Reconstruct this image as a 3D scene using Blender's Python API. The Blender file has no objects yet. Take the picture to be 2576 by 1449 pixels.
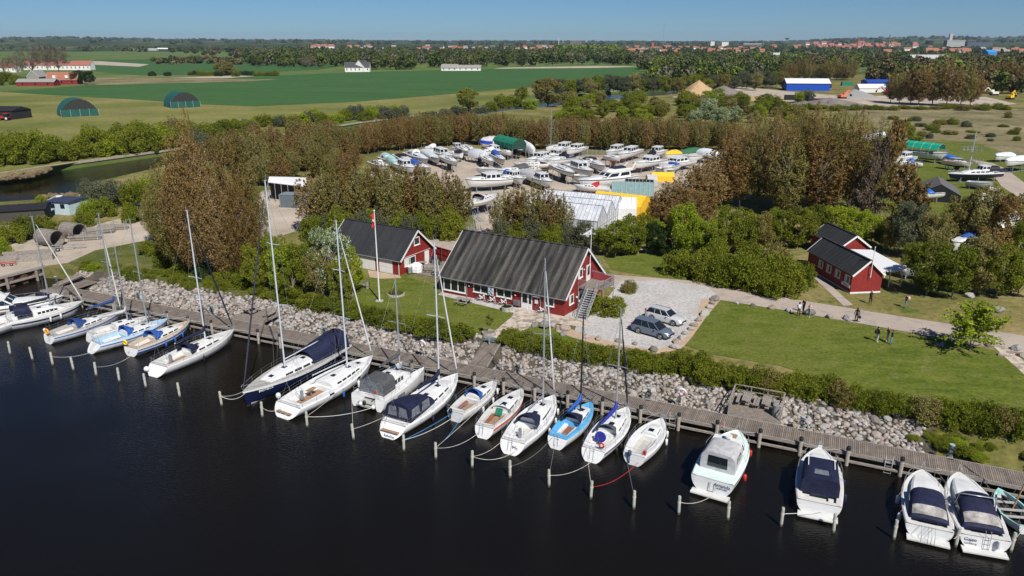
import bpy, math, random
import numpy as np
from mathutils import Vector, Matrix
from mathutils.geometry import tessellate_polygon
R = math.radians
rnd = random.Random(7)
C = bpy.context.scene.collection
sc = bpy.context.scene
# ---------------------------------------------------------------- camera
F_, PITCH, CAMH = 1849.0, math.atan(619.5/1849.0), 32.0
CP, SP = math.cos(PITCH), math.sin(PITCH)
cam = bpy.data.cameras.new('camera'); camo = bpy.data.objects.new('camera', cam); C.objects.link(camo)
camo.location = (0, 0, CAMH); camo.rotation_euler = (R(90)-PITCH, 0, 0)
cam.sensor_width = 36; cam.lens = F_/2576*36; cam.clip_start = .5; cam.clip_end = 60000
sc.camera = camo
# ---------------------------------------------------------------- sky, sun, exposure
SUN_EL, SUN_AZ = R(47), math.atan2(.40, -.92)      # azimuth from +Y towards +X, sun behind the camera and to the right
sdir = Vector((math.sin(SUN_AZ)*math.cos(SUN_EL), math.cos(SUN_AZ)*math.cos(SUN_EL), math.sin(SUN_EL)))
w = bpy.data.worlds.new('World'); sc.world = w; w.use_nodes = True
nt = w.node_tree; bg = nt.nodes['Background']
sky = nt.nodes.new('ShaderNodeTexSky'); sky.sky_type = 'NISHITA'; sky.sun_disc = False
sky.sun_elevation = SUN_EL; sky.sun_rotation = SUN_AZ; sky.air_density = 1.0; sky.dust_density = .0; sky.ozone_density = 3
sky.altitude = 1500
tint = nt.nodes.new('ShaderNodeMix'); tint.data_type = 'RGBA'; tint.blend_type = 'MULTIPLY'; tint.inputs[0].default_value = 1; tint.inputs[7].default_value = (.45,.69,1,1)
nt.links.new(sky.outputs[0], tint.inputs[6]); nt.links.new(tint.outputs[2], bg.inputs[0]); bg.inputs[1].default_value = .055
sun = bpy.data.lights.new('sun', 'SUN'); sun.energy = 5.0; sun.angle = R(.53); sun.color = (1, .955, .88)
suno = bpy.data.objects.new('sun', sun); C.objects.link(suno); suno.location = (40, -60, 90)
suno.rotation_euler = sdir.to_track_quat('Z', 'Y').to_euler()
sc.view_settings.view_transform = 'Standard'; sc.view_settings.look = 'None'; sc.view_settings.exposure = 0.3; sc.view_settings.gamma = 1
sc.render.engine = 'CYCLES'; sc.cycles.max_bounces = 6; sc.cycles.transparent_max_bounces = 8; sc.cycles.volume_bounces = 0
sc.cycles.use_denoising = True

GZ = 1.6
def at(x, y, z=GZ):
    """ray through a point of the 2576 px wide photograph, met with the level z"""
    v = (y-724.5)/F_; t = (CAMH-z)/(SP+v*CP)
    return Vector(((x-1288)/F_*t, t*(CP-v*SP), z))
def zat(y, Y):
    """height at which the ray through row y passes the distance Y"""
    v = (y-724.5)/F_
    return CAMH - Y*(SP+v*CP)/(CP-v*SP)
# ---------------------------------------------------------------- object helpers
def tag(o, label=None, cat=None, group=None, kind=None):
    if label: o['label'] = label
    if cat: o['category'] = cat
    if group: o['group'] = group
    if kind: o['kind'] = kind
    return o
def empty(name, loc=(0,0,0), rz=0, label=None, cat=None, group=None, s=1.0):
    o = bpy.data.objects.new(name, None); C.objects.link(o); o.empty_display_size = .2
    o.location = loc; o.rotation_euler = (0, 0, rz); o.scale = (s, s, s)
    return tag(o, label, cat, group)
KIDS = {}
def link(o, parent=None):
    C.objects.link(o)
    if parent is not None:
        o.parent = parent; KIDS.setdefault(parent.name, []).append(o)
    return o
def clone(o, parent=None):
    c = o.copy(); link(c, parent)
    for ch in KIDS.get(o.name, []): clone(ch, c)
    return c
def axes(d):
    d = Vector(d).normalized()
    a = Vector((0,0,1)) if abs(d.z) < .9 else Vector((1,0,0))
    u = d.cross(a).normalized(); return u, d.cross(u).normalized()
class MB:
    def __init__(s): s.v=[]; s.f=[]; s.m=[]; s.sm=[]; s.mi=0; s.smooth=False; s.T=None
    def P(s, p):
        p = Vector(p); return tuple(s.T @ p) if s.T else tuple(p)
    def add(s, vs, fs, sm=None):
        b = len(s.v); s.v += [s.P(p) for p in vs]
        for f in fs: s.f.append(tuple(b+i for i in f)); s.m.append(s.mi); s.sm.append(s.smooth if sm is None else sm)
        return s
    def box(s, x0, x1, y0, y1, z0, z1):
        return s.add([(x0,y0,z0),(x1,y0,z0),(x1,y1,z0),(x0,y1,z0),(x0,y0,z1),(x1,y0,z1),(x1,y1,z1),(x0,y1,z1)],
            [(0,3,2,1),(4,5,6,7),(0,1,5,4),(1,2,6,5),(2,3,7,6),(3,0,4,7)], False)
    def bar(s, p, q, w, h=None):
        h = h or w; p, q = Vector(p), Vector(q); u, v = axes(q-p); u, v = u*w/2, v*h/2
        return s.add([p-u-v,p+u-v,p+u+v,p-u+v,q-u-v,q+u-v,q+u+v,q-u+v],[(0,3,2,1),(4,5,6,7),(0,1,5,4),(1,2,6,5),(2,3,7,6),(3,0,4,7)], False)
    def tube(s, pts, r, n=6, caps=True, sm=True):
        pts = [Vector(p) for p in pts]; rs = r if isinstance(r, (list, tuple)) else [r]*len(pts)
        vs = []; N = len(pts)
        for i, p in enumerate(pts):
            d = pts[min(i+1, N-1)]-pts[max(i-1, 0)]; u, v = axes(d)
            if i and u.dot(pu) < 0: u, v = -u, -v
            pu = u
            for k in range(n):
                a = 2*math.pi*k/n; vs.append(p+(u*math.cos(a)+v*math.sin(a))*rs[i])
        fs = [(i*n+k, i*n+(k+1)%n, (i+1)*n+(k+1)%n, (i+1)*n+k) for i in range(N-1) for k in range(n)]
        s.add(vs, fs, sm)
        if caps: s.add(vs[:n], [tuple(range(n))[::-1]], False); s.add(vs[-n:], [tuple(range(n))], False)
        return s
    def grid(s, rows, closed=False, sm=None):
        """rows: list of equally long lists of points"""
        n = len(rows[0]); m = len(rows); k = n if closed else n-1
        return s.add([p for r in rows for p in r], [(i*n+j, i*n+(j+1)%n, (i+1)*n+(j+1)%n, (i+1)*n+j) for i in range(m-1) for j in range(k)], sm)
    def poly(s, pts, z0, z1=None):
        """flat polygon at z0 (or a prism z0..z1) from xy points"""
        pts = [(p[0], p[1]) for p in pts]
        tri = tessellate_polygon([[Vector((p[0], p[1], 0)) for p in pts]])
        ar = sum(pts[i][0]*pts[(i+1)%len(pts)][1]-pts[(i+1)%len(pts)][0]*pts[i][1] for i in range(len(pts)))
        if ar < 0: pts = pts[::-1]; n = len(pts); tri = [tuple(n-1-i for i in t) for t in tri]
        def ccw(t):
            a, b, c = (pts[i] for i in t); return t if (b[0]-a[0])*(c[1]-a[1])-(b[1]-a[1])*(c[0]-a[0]) > 0 else t[::-1]
        tri = [ccw(tuple(t)) for t in tri]; top = z0 if z1 is None else z1; n = len(pts)
        s.add([(p[0], p[1], top) for p in pts], tri, False)
        if z1 is not None:
            s.add([(p[0], p[1], z0) for p in pts], [t[::-1] for t in tri], False)
            s.add([(p[0], p[1], z0) for p in pts]+[(p[0], p[1], z1) for p in pts], [(i, (i+1)%n, n+(i+1)%n, n+i) for i in range(n)], False)
        return s
    def sphere(s, c, r, n=8, m=6, sz=1.0):
        c = Vector(c); rows = []
        for i in range(m+1):
            t = math.pi*i/m; rows.append([c+Vector((r*math.sin(t)*math.cos(2*math.pi*k/n), r*math.sin(t)*math.sin(2*math.pi*k/n), -r*sz*math.cos(t))) for k in range(n)])
        return s.grid(rows, True, True)
    def torus(s, c, R_, r, ax=(0,0,1), n=18, m=6, sz=1.0):
        c = Vector(c); u, v = axes(ax); w_ = Vector(ax).normalized(); rows = []
        for i in range(n+1):
            a = 2*math.pi*i/n; d = u*math.cos(a)+v*math.sin(a)*sz
            rows.append([c+d*R_+(d*math.cos(2*math.pi*k/m)+w_*math.sin(2*math.pi*k/m))*r for k in range(m)])
        return s.grid(rows, True, True)
    def mesh(s, name, mats):
        me = bpy.data.meshes.new(name); me.from_pydata(s.v, [], s.f)
        for m in (mats if isinstance(mats, (list, tuple)) else [mats]): me.materials.append(m)
        me.polygons.foreach_set('material_index', s.m); me.polygons.foreach_set('use_smooth', s.sm); me.update(); return me
    def build(s, name, mats, parent=None, label=None):
        o = bpy.data.objects.new(name, s.mesh(name, mats)); link(o, parent)
        if label: o['label'] = label
        return o
def quick(name, mats, parent, fn, label=None):
    b = MB(); fn(b); return b.build(name, mats, parent, label)
def boxpart(name, mt, parent, *a, label=None): return MB().box(*a).build(name, mt, parent, label)
# ---------------------------------------------------------------- materials
MATS = {}
def col(c): return (c[0], c[1], c[2], 1)
def hexl(h):
    return tuple((lambda c: c/12.92 if c <= .04045 else ((c+.055)/1.055)**2.4)(int(h[i:i+2], 16)/255) for i in (0, 2, 4))
class NT:
    def __init__(s, name):
        s.m = bpy.data.materials.new(name); s.m.use_nodes = True; s.t = s.m.node_tree; s.b = s.t.nodes['Principled BSDF']
    def n(s, k, **kw):
        o = s.t.nodes.new(k)
        for a, v in kw.items():
            if a.startswith('i_'): o.inputs[int(a[2:]) if a[2:].isdigit() else a[2:].replace('_', ' ')].default_value = v
            else: setattr(o, a, v)
        return o
    def l(s, a, b): s.t.links.new(a, b)
    def noise(s, scale, detail=3, rough=.55, vec=None, sc=None):
        t = s.n('ShaderNodeTexNoise'); t.inputs['Scale'].default_value = scale; t.inputs['Detail'].default_value = detail; t.inputs['Roughness'].default_value = rough
        vec = vec or s.co()
        if sc:
            mp = s.n('ShaderNodeMapping'); mp.inputs['Scale'].default_value = sc; s.l(vec, mp.inputs[0]); vec = mp.outputs[0]
        s.l(vec, t.inputs[0]); return t.outputs[0]
    def co(s, rot=0, sc=None):
        c = s.n('ShaderNodeTexCoord').outputs['Object']
        if rot or sc:
            mp = s.n('ShaderNodeMapping'); mp.inputs['Rotation'].default_value = (0,0,rot)
            if sc: mp.inputs['Scale'].default_value = sc
            s.l(c, mp.inputs[0]); c = mp.outputs[0]
        return c
    def ramp(s, fac, stops):
        r = s.n('ShaderNodeValToRGB'); e = r.color_ramp.elements
        while len(e) < len(stops): e.new(.5)
        for i, (p, c) in enumerate(stops): e[i].position = p; e[i].color = (c, c, c, 1) if isinstance(c, (int, float)) else col(c)
        s.l(fac, r.inputs[0]); return r.outputs[0]
    def mix(s, a, b, fac, mode='MIX'):
        m = s.n('ShaderNodeMix', data_type='RGBA', blend_type=mode)
        for sock, v in ((m.inputs[6], a), (m.inputs[7], b), (m.inputs[0], fac)):
            if hasattr(v, 'is_linked') or hasattr(v, 'links'): s.l(v, sock)
            elif isinstance(v, (int, float)): sock.default_value = v
            else: sock.default_value = col(v)
        return m.outputs[2]
    def bump(s, h, st, dist=.05):
        b = s.n('ShaderNodeBump'); b.inputs['Strength'].default_value = st; b.inputs['Distance'].default_value = dist
        s.l(h, b.inputs['Height']); s.l(b.outputs[0], s.b.inputs['Normal'])
    def base(s, c): s.l(c, s.b.inputs['Base Color'])
def M(name, c=(.8,.8,.8), rough=.6, metal=0, var=.12, scale=3.0, bump=0, sc=None, spec=.4):
    if name in MATS: return MATS[name]
    t = NT(name); t.b.inputs['Roughness'].default_value = rough; t.b.inputs['Metallic'].default_value = metal; t.b.inputs['Specular IOR Level'].default_value = spec
    if var:
        n = t.noise(scale, 4, .6, sc=sc); lo = tuple(x*(1-var*1.6) for x in c); hi = tuple(min(1, x*(1+var)) for x in c)
        t.base(t.ramp(n, [(.3, lo), (.68, hi)]))
        if bump: t.bump(n, bump)
    else: t.b.inputs['Base Color'].default_value = col(c)
    MATS[name] = t.m; return t.m
white = M('white_gelcoat', (.66,.665,.66), .28, var=.07, scale=1.6, spec=.5, sc=(1,1,2.5))
cream = M('cream_gelcoat', (.74,.71,.62), .35, var=.04)
offw = M('off_white_deck', (.55,.55,.53), .55, var=.06, scale=2)
greyd = M('grey_deck', (.36,.35,.33), .6, var=.1)
navy = M('navy_canvas', (.008,.011,.040), .75, var=.35, scale=2.5, bump=.35)
blue = M('blue_canvas', (.02,.09,.36), .7, var=.25, bump=.3)
navyh = M('navy_hull', (.008,.012,.04), .18, var=.1)
black = M('black_plastic', (.015,.015,.017), .5, var=.2)
dgrey = M('dark_grey_canvas', (.07,.072,.078), .8, var=.2, bump=.3)
lgrey = M('light_grey_canvas', (.42,.42,.43), .8, var=.15, bump=.3)
glass = M('dark_glass', (.012,.016,.02), .06, var=0, spec=.6)
plast = M('clear_vinyl', (.16,.17,.19), .12, var=.3, scale=4)
alu = M('aluminium', (.50,.53,.56), .35, .6, var=.08)
alub = M('painted_mast', (.50,.57,.63), .4, .1, var=.06)
steel = M('galvanised_steel', (.38,.40,.42), .5, .5, var=.15)
wire = M('steel_wire', (.35,.36,.38), .4, .5, var=0)
teak = M('teak', (.30,.19,.11), .7, var=.25, sc=(1,12,1))
wood = M('weathered_wood', (.27,.24,.21), .85, var=.35, scale=4, sc=(1,6,6), bump=.3)
red = M('red_paint', (.45,.03,.02), .5, var=.15)
orange = M('orange_paint', (.75,.16,.05), .5, var=.1)
green = M('green_canvas', (.01,.17,.10), .7, var=.25, bump=.4)
yellow = M('yellow_tarp', (.75,.45,.03), .6, var=.12, bump=.3)
white_p = M('white_paint', (.66,.66,.65), .5, var=.04)
tarpw = M('white_tarp', (.66,.68,.70), .5, var=.14, scale=2, bump=.5)
rope = M('rope', (.50,.46,.40), .9, var=.2)
bluer = M('blue_rope', (.05,.25,.55), .8, var=.1)
concrete = M('concrete', (.36,.34,.31), .9, var=.25, scale=5, bump=.3)
# ---------------------------------------------------------------- ground sheets
def ground_mat(name, stops, scale, fine, fstr=.25, patches=None, bump=.0, rot=0, streak=None):
    t = NT(name); t.b.inputs['Roughness'].default_value = .95; t.b.inputs['Specular IOR Level'].default_value = .12
    vec = t.co(rot, streak) if (rot or streak) else t.co()
    c = t.ramp(t.noise(scale, 5, .6, vec), stops)
    if patches:
        for sc_, pc, lo, hi in patches:
            c = t.mix(c, pc, t.ramp(t.noise(sc_, 4, .6), [(lo, 0.), (hi, 1.)]))
    f = t.noise(fine, 3, .7); g = t.ramp(f, [(.25, 1-fstr), (.75, 1+fstr)]) if False else t.ramp(f, [(.3, (1-fstr,)*3), (.7, (1.,)*3)])
    t.base(t.mix(c, g, 1.0, 'MULTIPLY'))
    if bump: t.bump(f, bump, .1)
    MATS[name] = t.m; return t.m
G_lawn = ground_mat('lawn_grass', [(.32,(.080,.118,.013)),(.52,(.128,.163,.022)),(.72,(.19,.20,.042))], .3, 3.5, .5, [(.45,(.21,.20,.07),.54,.78),(.06,(.16,.175,.035),.45,.7),(1.6,(.06,.095,.012),.6,.75)], .4, R(28), (1,3.2,1))
G_rough = ground_mat('rough_grass', [(.3,(.11,.12,.03)),(.5,(.20,.18,.06)),(.7,(.33,.26,.12))], .06, 1.3, .45, [(.35,(.09,.13,.02),.55,.7),(.9,(.08,.09,.02),.62,.72)], .4)
G_straw = ground_mat('straw_meadow', [(.3,(.13,.125,.055)),(.5,(.235,.20,.105)),(.7,(.33,.275,.165))], .035, .6, .4, [(.12,(.09,.10,.035),.55,.72),(.5,(.10,.10,.04),.6,.72)], .4)
G_field = ground_mat('young_crop', [(.3,(.038,.092,.026)),(.55,(.050,.118,.033)),(.75,(.070,.135,.042))], .012, .15, .18, None, 0, R(65), (1,9,1))
G_past = ground_mat('pasture', [(.3,(.065,.125,.028)),(.55,(.11,.16,.04)),(.75,(.19,.19,.07))], .012, .12, .25, [(.02,(.21,.18,.10),.58,.7)])
G_asph = ground_mat('worn_asphalt', [(.3,(.37,.31,.265)),(.7,(.46,.39,.33))], .25, 9, .2, [(.5,(.33,.285,.25),.5,.65)], .2)
G_grav = ground_mat('pale_gravel', [(.3,(.52,.50,.48)),(.7,(.68,.655,.63))], .3, 11, .5, [(.22,(.52,.44,.36),.56,.72),(2.5,(.46,.44,.43),.5,.6)], .6)
G_sand = ground_mat('sandy_yard', [(.3,(.36,.30,.24)),(.7,(.52,.45,.37))], .12, 5, .25, [(.3,(.30,.26,.20),.55,.7),(.15,(.20,.20,.10),.62,.72)], .3)
G_edge = ground_mat('sand_edging', [(.3,(.40,.29,.20)),(.7,(.50,.38,.27))], .8, 12, .2)
G_flag = ground_mat('stone_flags', [(.35,(.30,.25,.20)),(.5,(.52,.44,.36)),(.7,(.58,.51,.43))], 1.3, 3, .2, [(1.1,(.27,.235,.20),.52,.6)])
G_soil = ground_mat('bank_soil', [(.3,(.05,.045,.035)),(.7,(.14,.12,.09))], .6, 4, .4)
# pier frame: PT(t, n) = t metres along the pier, n metres towards the land from its landward edge
U = Vector((.9106, -.4133, 0)); N_ = Vector((.4133, .9106, 0)); P0 = Vector((-59.7, 93.1, 0))
def PT(t, n, z=0.0): p = P0+U*t+N_*n; return Vector((p.x, p.y, z))
def tn(p): d = Vector((p[0], p[1], 0))-P0; return d.dot(U), d.dot(N_)
EDGE = [(-3.0, 5.2), (10, 5.6), (40, 5.4), (50, 5.4), (58, 5.9), (70, 5.8), (88, 4.8), (101, 5.2), (125, 5.4), (200, 5.5)]
def edge_n(t):
    for (a, x), (b, y) in zip(EDGE, EDGE[1:]):
        if t <= b: return x+(y-x)*max(0, (t-a))/(b-a)
    return EDGE[-1][1]
def sheet(name, pts, dz, mt, label=None, px=True, z=GZ):
    P = [PT(BL0, BN) if p == (1227,871) else PT(BL1, BN) if p == (1257,878) else at(*p, z) if px else p for p in pts]
    for i, p in enumerate(P):
        d = Vector((p[0], p[1], 0))-P0; tt, nn = d.dot(U), d.dot(N_)
        if name in ('lawn',) and -20 < nn < edge_n(tt)+.15 and p[1] < 140: P[i] = PT(tt, edge_n(tt)+.15)
    o = MB().poly(P, z+dz).build(name, mt); return tag(o, label, kind='structure')
Q1 = at(102, 672); Q0 = Q1+(at(0, 698)-Q1)*14
near_px = [(-400,540),(0,508),(120,500),(200,492),(232,480),(222,462),(333,436),(487,402),(700,366),(902,330),(1120,300),(1290,276),(1440,262),(1520,252),(1620,243),(1760,232),(1900,222)]
far_px = [(-400,520),(0,452),(110,434),(233,417),(487,381),(700,350),(902,318),(1120,290),(1290,266),(1440,246),(1530,236),(1620,229),(1760,220),(1900,210)]
nearL = [at(*p, GZ) for p in near_px]; farL = [at(*p, .1) for p in far_px]
nearP = [Q0, Q1]+[PT(t, n) for t, n in EDGE]+[Vector((600,-120,0)), Vector((2600,500,0)), Vector((2600,2600,0)), Vector((900,1500,0))]+nearL[::-1]+[Vector((-400,60,0))]
tag(MB().poly(nearP, -1.2, GZ).build('ground', G_rough), 'rough grass ground of the harbour peninsula', kind='structure')
farP = farL+[Vector((900,1500,0)), Vector((2600,2600,0)), Vector((9000,2600,0)), Vector((9000,12000,0)), Vector((-9000,12000,0)), Vector((-9000,400,0)), Vector((-900,120,0))]
farP[len(farL)] = Vector((905,1510,0))
tag(MB().poly(farP, -1.2, GZ).build('terrain', G_past), 'wide farmland beyond the river', kind='structure')
# water: nearly black, fine wind ripples
t = NT('harbour_water'); t.b.inputs['Base Color'].default_value = (.0060,.0052,.0036,1); t.b.inputs['Roughness'].default_value = .05; t.b.inputs['Specular IOR Level'].default_value = .20
n1 = t.noise(2.6, 3, .6, t.co(R(-24), (1,2.6,1))); n2 = t.noise(.05, 2, .5)
m_ = t.n('ShaderNodeMath', operation='MULTIPLY'); t.l(n1, m_.inputs[0]); t.l(t.ramp(n2, [(.35, (.25,)*3), (.65, (1.,)*3)]), m_.inputs[1]); t.bump(m_.outputs[0], .42, .12)
wat = MB().poly([(-1500,-400),(1500,-400),(1500,900),(-1500,900)], 0.0).build('water', t.m); tag(wat, 'dark rippled harbour water', kind='structure')
# rock bank
b = MB(); rows = []
for i in range(0, 101):
    tt = -3+i*2.03; en = edge_n(tt); rows.append([PT(tt, n, z) for n, z in ((-1.6,-.9), (.1,-.1), (en*.35,.55), (en*.7,1.15), (en+.05,1.605))])
b.grid(rows[:53]); tag(b.build('bank', G_soil), 'stony soil bank under the riprap', kind='structure')
b = MB(); b.grid(rows[52:]); tag(b.build('bank', G_rough), 'weedy grass bank at the right end of the pier', kind='structure')
b = MB()
for p, q in zip(farL, farL[1:]): b.bar(Vector((p.x,p.y+.5,1.45)), Vector((q.x,q.y+.5,1.45)), 1.0, .5)
tag(b.build('bank_edge', ground_mat('pale_bank_stone', [(.3,(.30,.26,.21)),(.7,(.42,.37,.30))], .5, 2, .3)), 'pale stone edge of the far river bank', kind='structure')
# fields and lawns
sheet('field', [(0,231),(250,212),(560,196),(905,181),(1240,173),(1500,169),(1622,170),(1590,188),(1400,214),(1130,237),(900,256),(640,268),(520,263),(330,250),(140,240)], .05, G_field, 'long bright green field of young crop')
sheet('meadow', [(-300,300),(0,231),(140,240),(330,250),(520,263),(640,268),(900,256),(1130,237),(1400,214),(1360,232),(1250,262),(1050,284),(880,306),(700,338),(470,368),(220,404),(0,440),(-300,470)], .02, ground_mat('rough_pasture',[(.3,(.11,.135,.03)),(.5,(.18,.185,.05)),(.7,(.27,.23,.09))],.02,.5,.3,[(.03,(.21,.175,.09),.56,.7)]), 'mown rough pasture around the green hangars')
sheet('field', [(240,196),(400,196),(700,200),(620,205),(440,209),(250,214),(150,214)], .07, G_straw, 'strip of dry straw coloured grass')
sheet('field', [(250,150),(640,146),(760,152),(860,166),(800,176),(560,186),(360,190),(240,180),(180,160)], .06, G_field, 'green field behind the farmhouse')
sheet('field', [(165,154),(250,154),(375,162),(350,168),(170,160)], .09, G_sand, 'pale bare strip in the green field')
sheet('field', [(160,128),(420,133),(430,142),(280,148),(160,146)], .06, G_past, 'distant pasture below the wooded hill')
sheet('field', [(1240,173),(1270,170),(1500,166),(1620,168),(1500,171)], .09, G_sand, 'bare pale soil along the top of the crop field')
sheet('field', [(420,196),(600,190),(640,192),(560,197)], .10, G_sand, 'pale tilled strip beside the hedge')
sheet('field', [(1960,240),(2200,262),(2576,275),(2576,322),(2400,335),(2230,330),(2190,300),(2080,272)], .03, G_straw, 'dry reedy meadow')
sheet('field', [(2190,300),(2576,300),(2800,330),(2800,430),(2576,398),(2440,356),(2250,352),(2200,340)], .035, G_straw, 'tussocky dry meadow behind the grass yard')
sheet('field', [(1830,205),(1960,196),(2010,200),(2060,228),(1900,225)], .03, G_rough, 'grassy waste ground')
sheet('gravel_yard', [(1690,245),(1760,215),(1800,212),(1960,228),(2100,240),(2480,244),(2560,262),(2380,272),(2160,270),(2060,258),(1840,252)], .045, G_sand, 'sandy works yard')
sheet('lawn', [(2180,352),(2450,358),(2576,405),(2800,470),(2800,640),(2576,620),(2380,560),(2180,520)], .03, G_lawn, 'grass yard where small boats stand ashore')
sheet('gravel_yard', [(930,430),(1060,385),(1150,372),(1290,392),(1330,400),(1420,388),(1560,392),(1700,380),(1900,385),(1880,440),(1700,500),(1640,560),(1500,600),(1210,620),(1190,540),(940,480)], .03, G_sand, 'sandy boatyard ground')
sheet('gravel_yard', [(660,480),(780,470),(860,520),(830,556),(700,596),(620,600),(560,560)], .035, G_sand, 'bare ground round the boat shed')
# roads
sheet('road', [(1080,600),(1290,622),(1520,690),(1760,708),(1990,752),(2200,786),(2576,845),(2900,900),(2900,955),(2576,890),(2230,826),(2000,785),(1780,750),(1560,726),(1380,700),(1180,648),(1060,622)], .03, G_asph, 'pale worn asphalt road past the clubhouse')
sheet('path', [(2440,400),(2500,412),(2530,425),(2590,470),(2700,520),(2700,560),(2576,505),(2520,470),(2490,430)], .05, G_asph, 'narrow asphalt path curving through the grass yard')
sheet('path', [(2048,700),(2062,694),(2146,768),(2122,770)], .035, G_asph, 'flagged path beside the small red hut')
sheet('road', [(-100,560),(240,566),(380,530),(400,545),(250,590),(-100,640)], .02, G_asph, 'narrow lane behind the quay')
sheet('gravel_yard', [(-250,690),(-60,640),(20,612),(140,590),(240,566),(330,545),(382,566),(395,600),(240,630),(170,662),(104,671),(0,697),(-250,765)], .035, G_sand, 'pale gravel quay apron')
sheet('gravel_lot', [(1562,708),(1680,706),(1780,722),(1800,740),(1790,765),(1760,800),(1730,850),(1700,875),(1640,882),(1560,870),(1500,858),(1444,838),(1452,812),(1480,800),(1520,760)], .05, G_grav, 'white gravel parking lot by the clubhouse')
sheet('lawn', [(1815,757),(1900,770),(2060,797),(2230,832),(2400,862),(2520,886),(2640,915),(2640,1080),(2330,1010),(2160,985),(1960,920),(1780,890),(1722,868),(1745,845),(1770,800)], .045, G_lawn, 'large mown lawn between road and hedge')
sheet('lawn', [(905,700),(1000,690),(1100,720),(1110,745),(1260,775),(1330,800),(1240,868),(1215,880),(1060,850),(940,806),(880,770)], .035, G_lawn, 'club lawn around the white flagpole')
sheet('lawn', [(1330,815),(1350,806),(1440,845),(1560,880),(1640,895),(1690,905),(1640,960),(1420,900),(1270,860)], .035, G_lawn, 'strip of lawn between path and parking lot')
sheet('lawn', [(1510,636),(1690,640),(1760,660),(1760,706),(1640,696),(1540,680)], .025, G_lawn, 'mown verge behind the clubhouse')
sheet('lawn', [(170,662),(240,630),(395,600),(520,700),(640,720),(900,790),(1190,860),(1150,880),(860,810),(500,735),(330,712),(180,690)], .025, ground_mat('bank_grass',[(.3,(.06,.09,.016)),(.7,(.15,.15,.04))],.3,3,.35,[(.4,(.20,.17,.08),.55,.7)],.4), 'rough grass strip behind the riprap')
sheet('gravel_border', [(1765,752),(1812,756),(1775,800),(1740,850),(1718,875),(1660,895),(1560,885),(1440,850),(1400,835),(1400,818),(1445,832),(1560,868),(1640,880),(1698,872),(1728,846),(1752,805)], .06, G_edge, 'sandy border set with boulders')
_a, _b = tn(at(1240,875)), tn(at(1300,800)); SL = (_b[0]-_a[0])/(_b[1]-_a[1]); BA0 = tn(at(1185,912,1))[0]; BA1 = tn(at(1228,922,1))[0]; BN = edge_n(BA0+SL*5.5)+.12
BL0, BL1 = BA0+SL*BN+.1, BA1+SL*BN-.1
sheet('path', [(1227,871),(1285,800),(1300,778),(1370,790),(1440,800),(1480,806),(1470,825),(1400,815),(1352,812),(1330,826),(1257,878)], .07, G_flag, 'flagged path from the pier to the clubhouse door')
sheet('path', [(2495,870),(2530,872),(2640,960),(2600,965)], .06, G_flag, 'flagged strip at the edge of the lawn')
sheet('gravel_border', [(1100,742),(1112,736),(1420,795),(1470,768),(1478,776),(1435,808),(1400,806),(1300,790)], .055, G_grav, 'pebble strip along the clubhouse wall')
sheet('terrace', [(925,680),(1005,694),(1010,700),(960,702),(930,698)], .05, G_edge, 'sandy patch by the boathouse doors')
# hills on the skyline
sk = [(-600,104),(0,103),(60,98),(150,95),(260,92),(330,95),(480,98),(640,100),(860,101),(1000,104),(1288,104.5),(1500,105),(1750,107),(1900,105.5),(1980,101),(2060,97),(2150,94.5),(2260,92.5),(2400,94),(2576,90),(3200,92)]
def skz(x):
    for (a, p), (b_, q) in zip(sk, sk[1:]):
        if x <= b_: return p+(q-p)*(x-a)/(b_-a)
    return sk[-1][1]
t = NT('wooded_hills'); t.b.inputs['Roughness'].default_value = 1; t.b.inputs['Specular IOR Level'].default_value = 0
c_ = t.ramp(t.noise(.0022, 4, .6, sc=(1,.5,1)), [(.36,(.030,.052,.020)),(.5,(.040,.065,.026)),(.56,(.10,.115,.05)),(.66,(.17,.16,.10))])
c_ = t.mix(c_, (.03,.048,.02), t.ramp(t.noise(.02, 3, .6), [(.45, 0.), (.55, 1.)])); t.base(c_)
rows = []
for j in range(26):
    Y = 2400+j*j*9.0; k = j/25; row = []
    for i in range(121):
        px = -600+i*31.7; X = (px-1288)/F_*Y/CP; zt = zat(skz(px)+1.6, Y) if j == 25 else 0
        zf = GZ+(zat(skz(px)+1.6, 8025)-GZ)*(max(0, k-.15)/.85)**1.7
        row.append((X, Y, zf+(1.2*math.sin(px*.03+j*1.3)*k*4)-.4*(j < 3)))
    rows.append(row)
b = MB(); b.smooth = True; b.grid(rows); tag(b.build('hills', t.m), 'low wooded hills along the horizon', kind='structure')
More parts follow.
